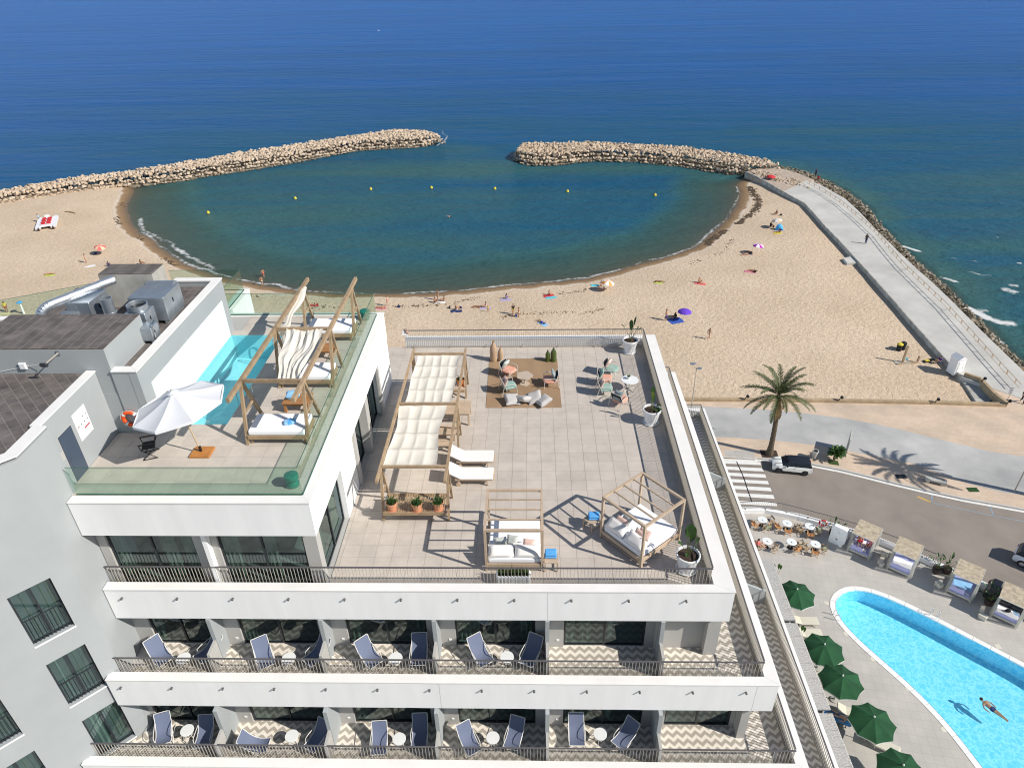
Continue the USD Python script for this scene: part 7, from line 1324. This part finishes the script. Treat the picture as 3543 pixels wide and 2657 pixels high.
def deck_plant(label, loc, n, seed, L=.55):
    t = thing('potted_plant', label, 'potted plant', loc); rng = random.Random(seed); r, h = .36, .55
    obj('pot', lathe([(0, 0), (r*.75, 0), (r*.95, h*.4), (r, h*.9), (r*.98, h), (r*.86, h), (r*.85, h*.85), (0, h*.86)], 20), K['brownpot'], t, smooth=40)
    for k in range(n): leaf((.1*math.cos(k), .1*math.sin(k), h*.85), k*137.5 + rng.uniform(-20, 20), rng.uniform(.1, .6), rng.uniform(.4, 1.05), L*rng.uniform(.8, 1.2), L*.3, K['leaf2' if k % 3 else 'leaf'], t, rng.uniform(.2, .7))
for lab, k, x, y, n, sd in (('dark broad-leaved plant behind the white shower wall', 'd5', 1400, 560, 12, 1), ('left of two potted plants between the second and third cabanas', 'd6', 790, 930, 11, 2), ('right of two potted plants between the second and third cabanas', 'd6', 905, 930, 12, 3), ('potted plant between the third and rightmost cabanas', 'd6', 1390, 1290, 13, 4)): deck_plant(lab, tuple(S(k, x, y, ZD)), n, sd)
for lab, k, x, y, n in (('banana plant peeking out from under the farthest reed canopy', 'd5', 735, 1010, 3), ('banana plant peeking out between the reed canopies', 'd7', 425, 210, 4)):
    q = S(k, x, y, 1.8); t = thing('banana_plant', lab, 'plant', (q[0] - .15, q[1], ZD)); obj('pot', lathe([(0, 0), (.2, 0), (.26, .5), (0, .5)], 14), K['brownpot'], t, smooth=40)
    for i in range(n): leaf((0, 0, .45), 20 + 50*i, .15 + .1*i, 1.5 - .1*i, .6, .22, K['leaf2'], t, .2)
for i, (k, x, y, lab) in enumerate((('d5', 2025, 895, 'cream cube stool in the shade between the first two cabanas'), ('d6', 835, 1050, 'cream cube stool below the two potted plants'), ('d6', 1340, 1420, 'cream low stool left of the rightmost cabana'), ('d6', 205, 700, 'pale low table in the shade beside the first cabana'))):
    q = S(k, x, y, ZD + .4); t = thing('cube_stool', lab, 'stool', (q[0], q[1], ZD), 20*i); obj('top', cbox(-.2, .2, -.3, .3, .34, .42, .02), K['cream'], t); obj('body', cbox(-.17, .17, -.27, .27, 0, .339, .02), K['gaz_wood'], t)
# reed canopies beside the hotel
for y0, y1, lab in ((34.85, 40.7, 'farthest woven reed canopy between the hotel and the green parasols'), (27.75, 34.6, 'middle woven reed canopy along the hotel side'), (20.6, 27.5, 'nearest woven reed canopy along the hotel side'), (13.5, 20.35, 'woven reed canopy reaching the bottom edge along the hotel side')):
    t = thing('reed_canopy', lab, 'canopy', (15.7, (y0+y1)/2, 0)); d = (y1-y0)/2; n = 6
    for k in range(n): obj('reed_panel', thick(grid(lambda u, v: (-3.6 + 7.2*u, -d + 2*d*(k + .01 + .98*v)/n, 2.98 + .012*np.sin(40*v)*np.sin(30*u)), 24, 12), .05), K['reed'], t)
    for s in (-1, 1): obj('edge_beam', beam((-3.6, s*(d - .04), 2.9), (3.6, s*(d - .04), 2.9), .08, .1), K['steel'], t); obj('post', beam((3.3, s*(d - .2), ZD), (3.3, s*(d - .2), 2.9), .08, .08, (0, 1, 0)), K['gaz_wood'], t)
    obj('edge_beam', beam((3.58, -d, 2.93), (3.58, d, 2.93), .06, .1), K['gaz_wood'], t)
# pool fittings
pool_ladder('steel ladder at the left tip of the large pool', (24.05, 37.55, ZD), -10, .7, .8, .5); pool_ladder('steel ladder with dark steps on the road side of the large pool', (31.55, 37.75, ZD), 218, .75, .9, .5)
for i, (k, x, y) in enumerate((('d5', 1325, 1420), ('d7', 765, 213), ('d7', 985, 420), ('d7', 1270, 662), ('d7', 1560, 992))): q = S(k, x, y, ZD); struct('skimmer_lid', lathe([(.19, 0), (.19, .012), (0, .014)], 18, (q[0], q[1], ZD)), K['cream'])
q = S('d7', 2000, 318, ZD); struct('drain_cover', box(q[0]-.2, q[0]+.2, q[1]-.2, q[1]+.2, ZD, ZD + .012), K['cream'])


# ---------------------------------------------------------------- wrack and tracks on the sand
K['weed'] = mat('dry_seaweed', (.09,.06,.035), .9, .4, 3)
def wrack(ii, d0, d1, n, size, seed):
    rng = np.random.default_rng(seed); L = LineString(SH[ii[0]:ii[1]]); out = []
    for _ in range(n):
        s = rng.uniform(0, L.length); p = np.array(L.interpolate(s).coords[0]); q = np.array(L.interpolate(min(s + .5, L.length)).coords[0]) - p
        if np.linalg.norm(q) < 1e-3: continue
        q /= np.linalg.norm(q); nn = np.array([-q[1], q[0]]); nn = nn if LAND.contains(Point(*(p + nn*2))) else -nn; c = p + nn*(d0 + (d1-d0)*float(fbm(np.array([s*.11, seed, 0.]), 2, 3)) + rng.normal(0, .35))
        if float(fbm(np.array([s*.16, seed + 5., 0.]), 2, 8)) < .47: continue
        z = float(height_at(c[0], c[1])[0]); k = rng.uniform(.4, 1)*size; a = rng.uniform(0, 6.28); out.append(hull([(c[0] + k*math.cos(a + t)*rng.uniform(.3, 1), c[1] + k*math.sin(a + t)*rng.uniform(.3, 1), z + h) for t in (0, 1.3, 2.6, 3.8, 5.1) for h in (-.02, rng.uniform(.02, .06))]))
    if out: obj('seaweed', J(out), K['weed'], None, kind='stuff')
wrack((10, 24), 2.5, 7.5, 520, .22, 1); wrack((22, 28), .3, 4.5, 620, .5, 2); wrack((2, 8), .5, 3, 220, .4, 3); wrack((12, 20), 8, 16, 320, .16, 4)

# ---------------------------------------------------------------- groups of alike things
GROUPS = dict(balcony_recliner='blue sling recliners on the hotel balconies', balcony_table='round white tables on the hotel balconies', balcony_railing='thin bar railings of the hotel terraces and balconies', glass_balustrade='green tinted glass balustrades on the hotel roof', director_chair='director chairs around the white deck tables', deck_table='round white tables on the pool deck', cabana='cabanas along the deck wall', green_parasol='green parasols beside the pool', deck_lounger='loungers under the green parasols', buoy='yellow buoys across the bay', ball_lamp='ball lamps on the beach walls', lounge_chair='lounge chairs on the large terrace', white_planter='white planters along the terrace parapet', terracotta_pot='terracotta pots on the slatted shelf', floor_cushion='grey floor cushions on the rug', wicker_vase='wicker vases behind the rug', glass_bottle='green bottles behind the rug', canopy_daybed='canopy daybeds on the large terrace', bolster='white bolsters on the canopy daybeds', cushion='scatter cushions on the canopy daybeds', side_table='side tables beside the canopy daybeds', folded_towels='stacks of blue towels', sun_lounger='white sun loungers by the pergola', wooden_bench='benches under the pergola', pergola='pergolas on the hotel terraces', pool_daybed='daybeds of the upper terrace', coffee_table='teak tables of the upper terrace', drum_stool='teal stools of the upper terrace', pool_ladder='steel pool ladders', air_handler='air handling boxes on the roof', breakwater='breakwaters around the bay', person='people on the beach and around the pool', beach_towel='towels on the beach', beach_parasol='parasols on the beach', beach_bag='bags on the beach', beach_bin='bins on the beach', palm_tree='palms along the street', street_lamp='street lamps', potted_plant='potted plants on the pool deck', banana_plant='banana plants by the reed canopies', cube_stool='cream stools near the cabanas', reed_canopy='reed canopies beside the hotel', lifebuoy='lifebuoys')
_kids = {}
import re as _re
for q in stage.GetPrimAtPath('/World').GetChildren(): _kids.setdefault(_re.sub(r'_[0-9]{3}$', '', q.GetName()), []).append(q)
for n, qs in _kids.items():
    if len(qs) > 1 and n in GROUPS:
        for q in qs:
            if q.GetCustomDataByKey('label'): q.SetCustomDataByKey('group', GROUPS[n])
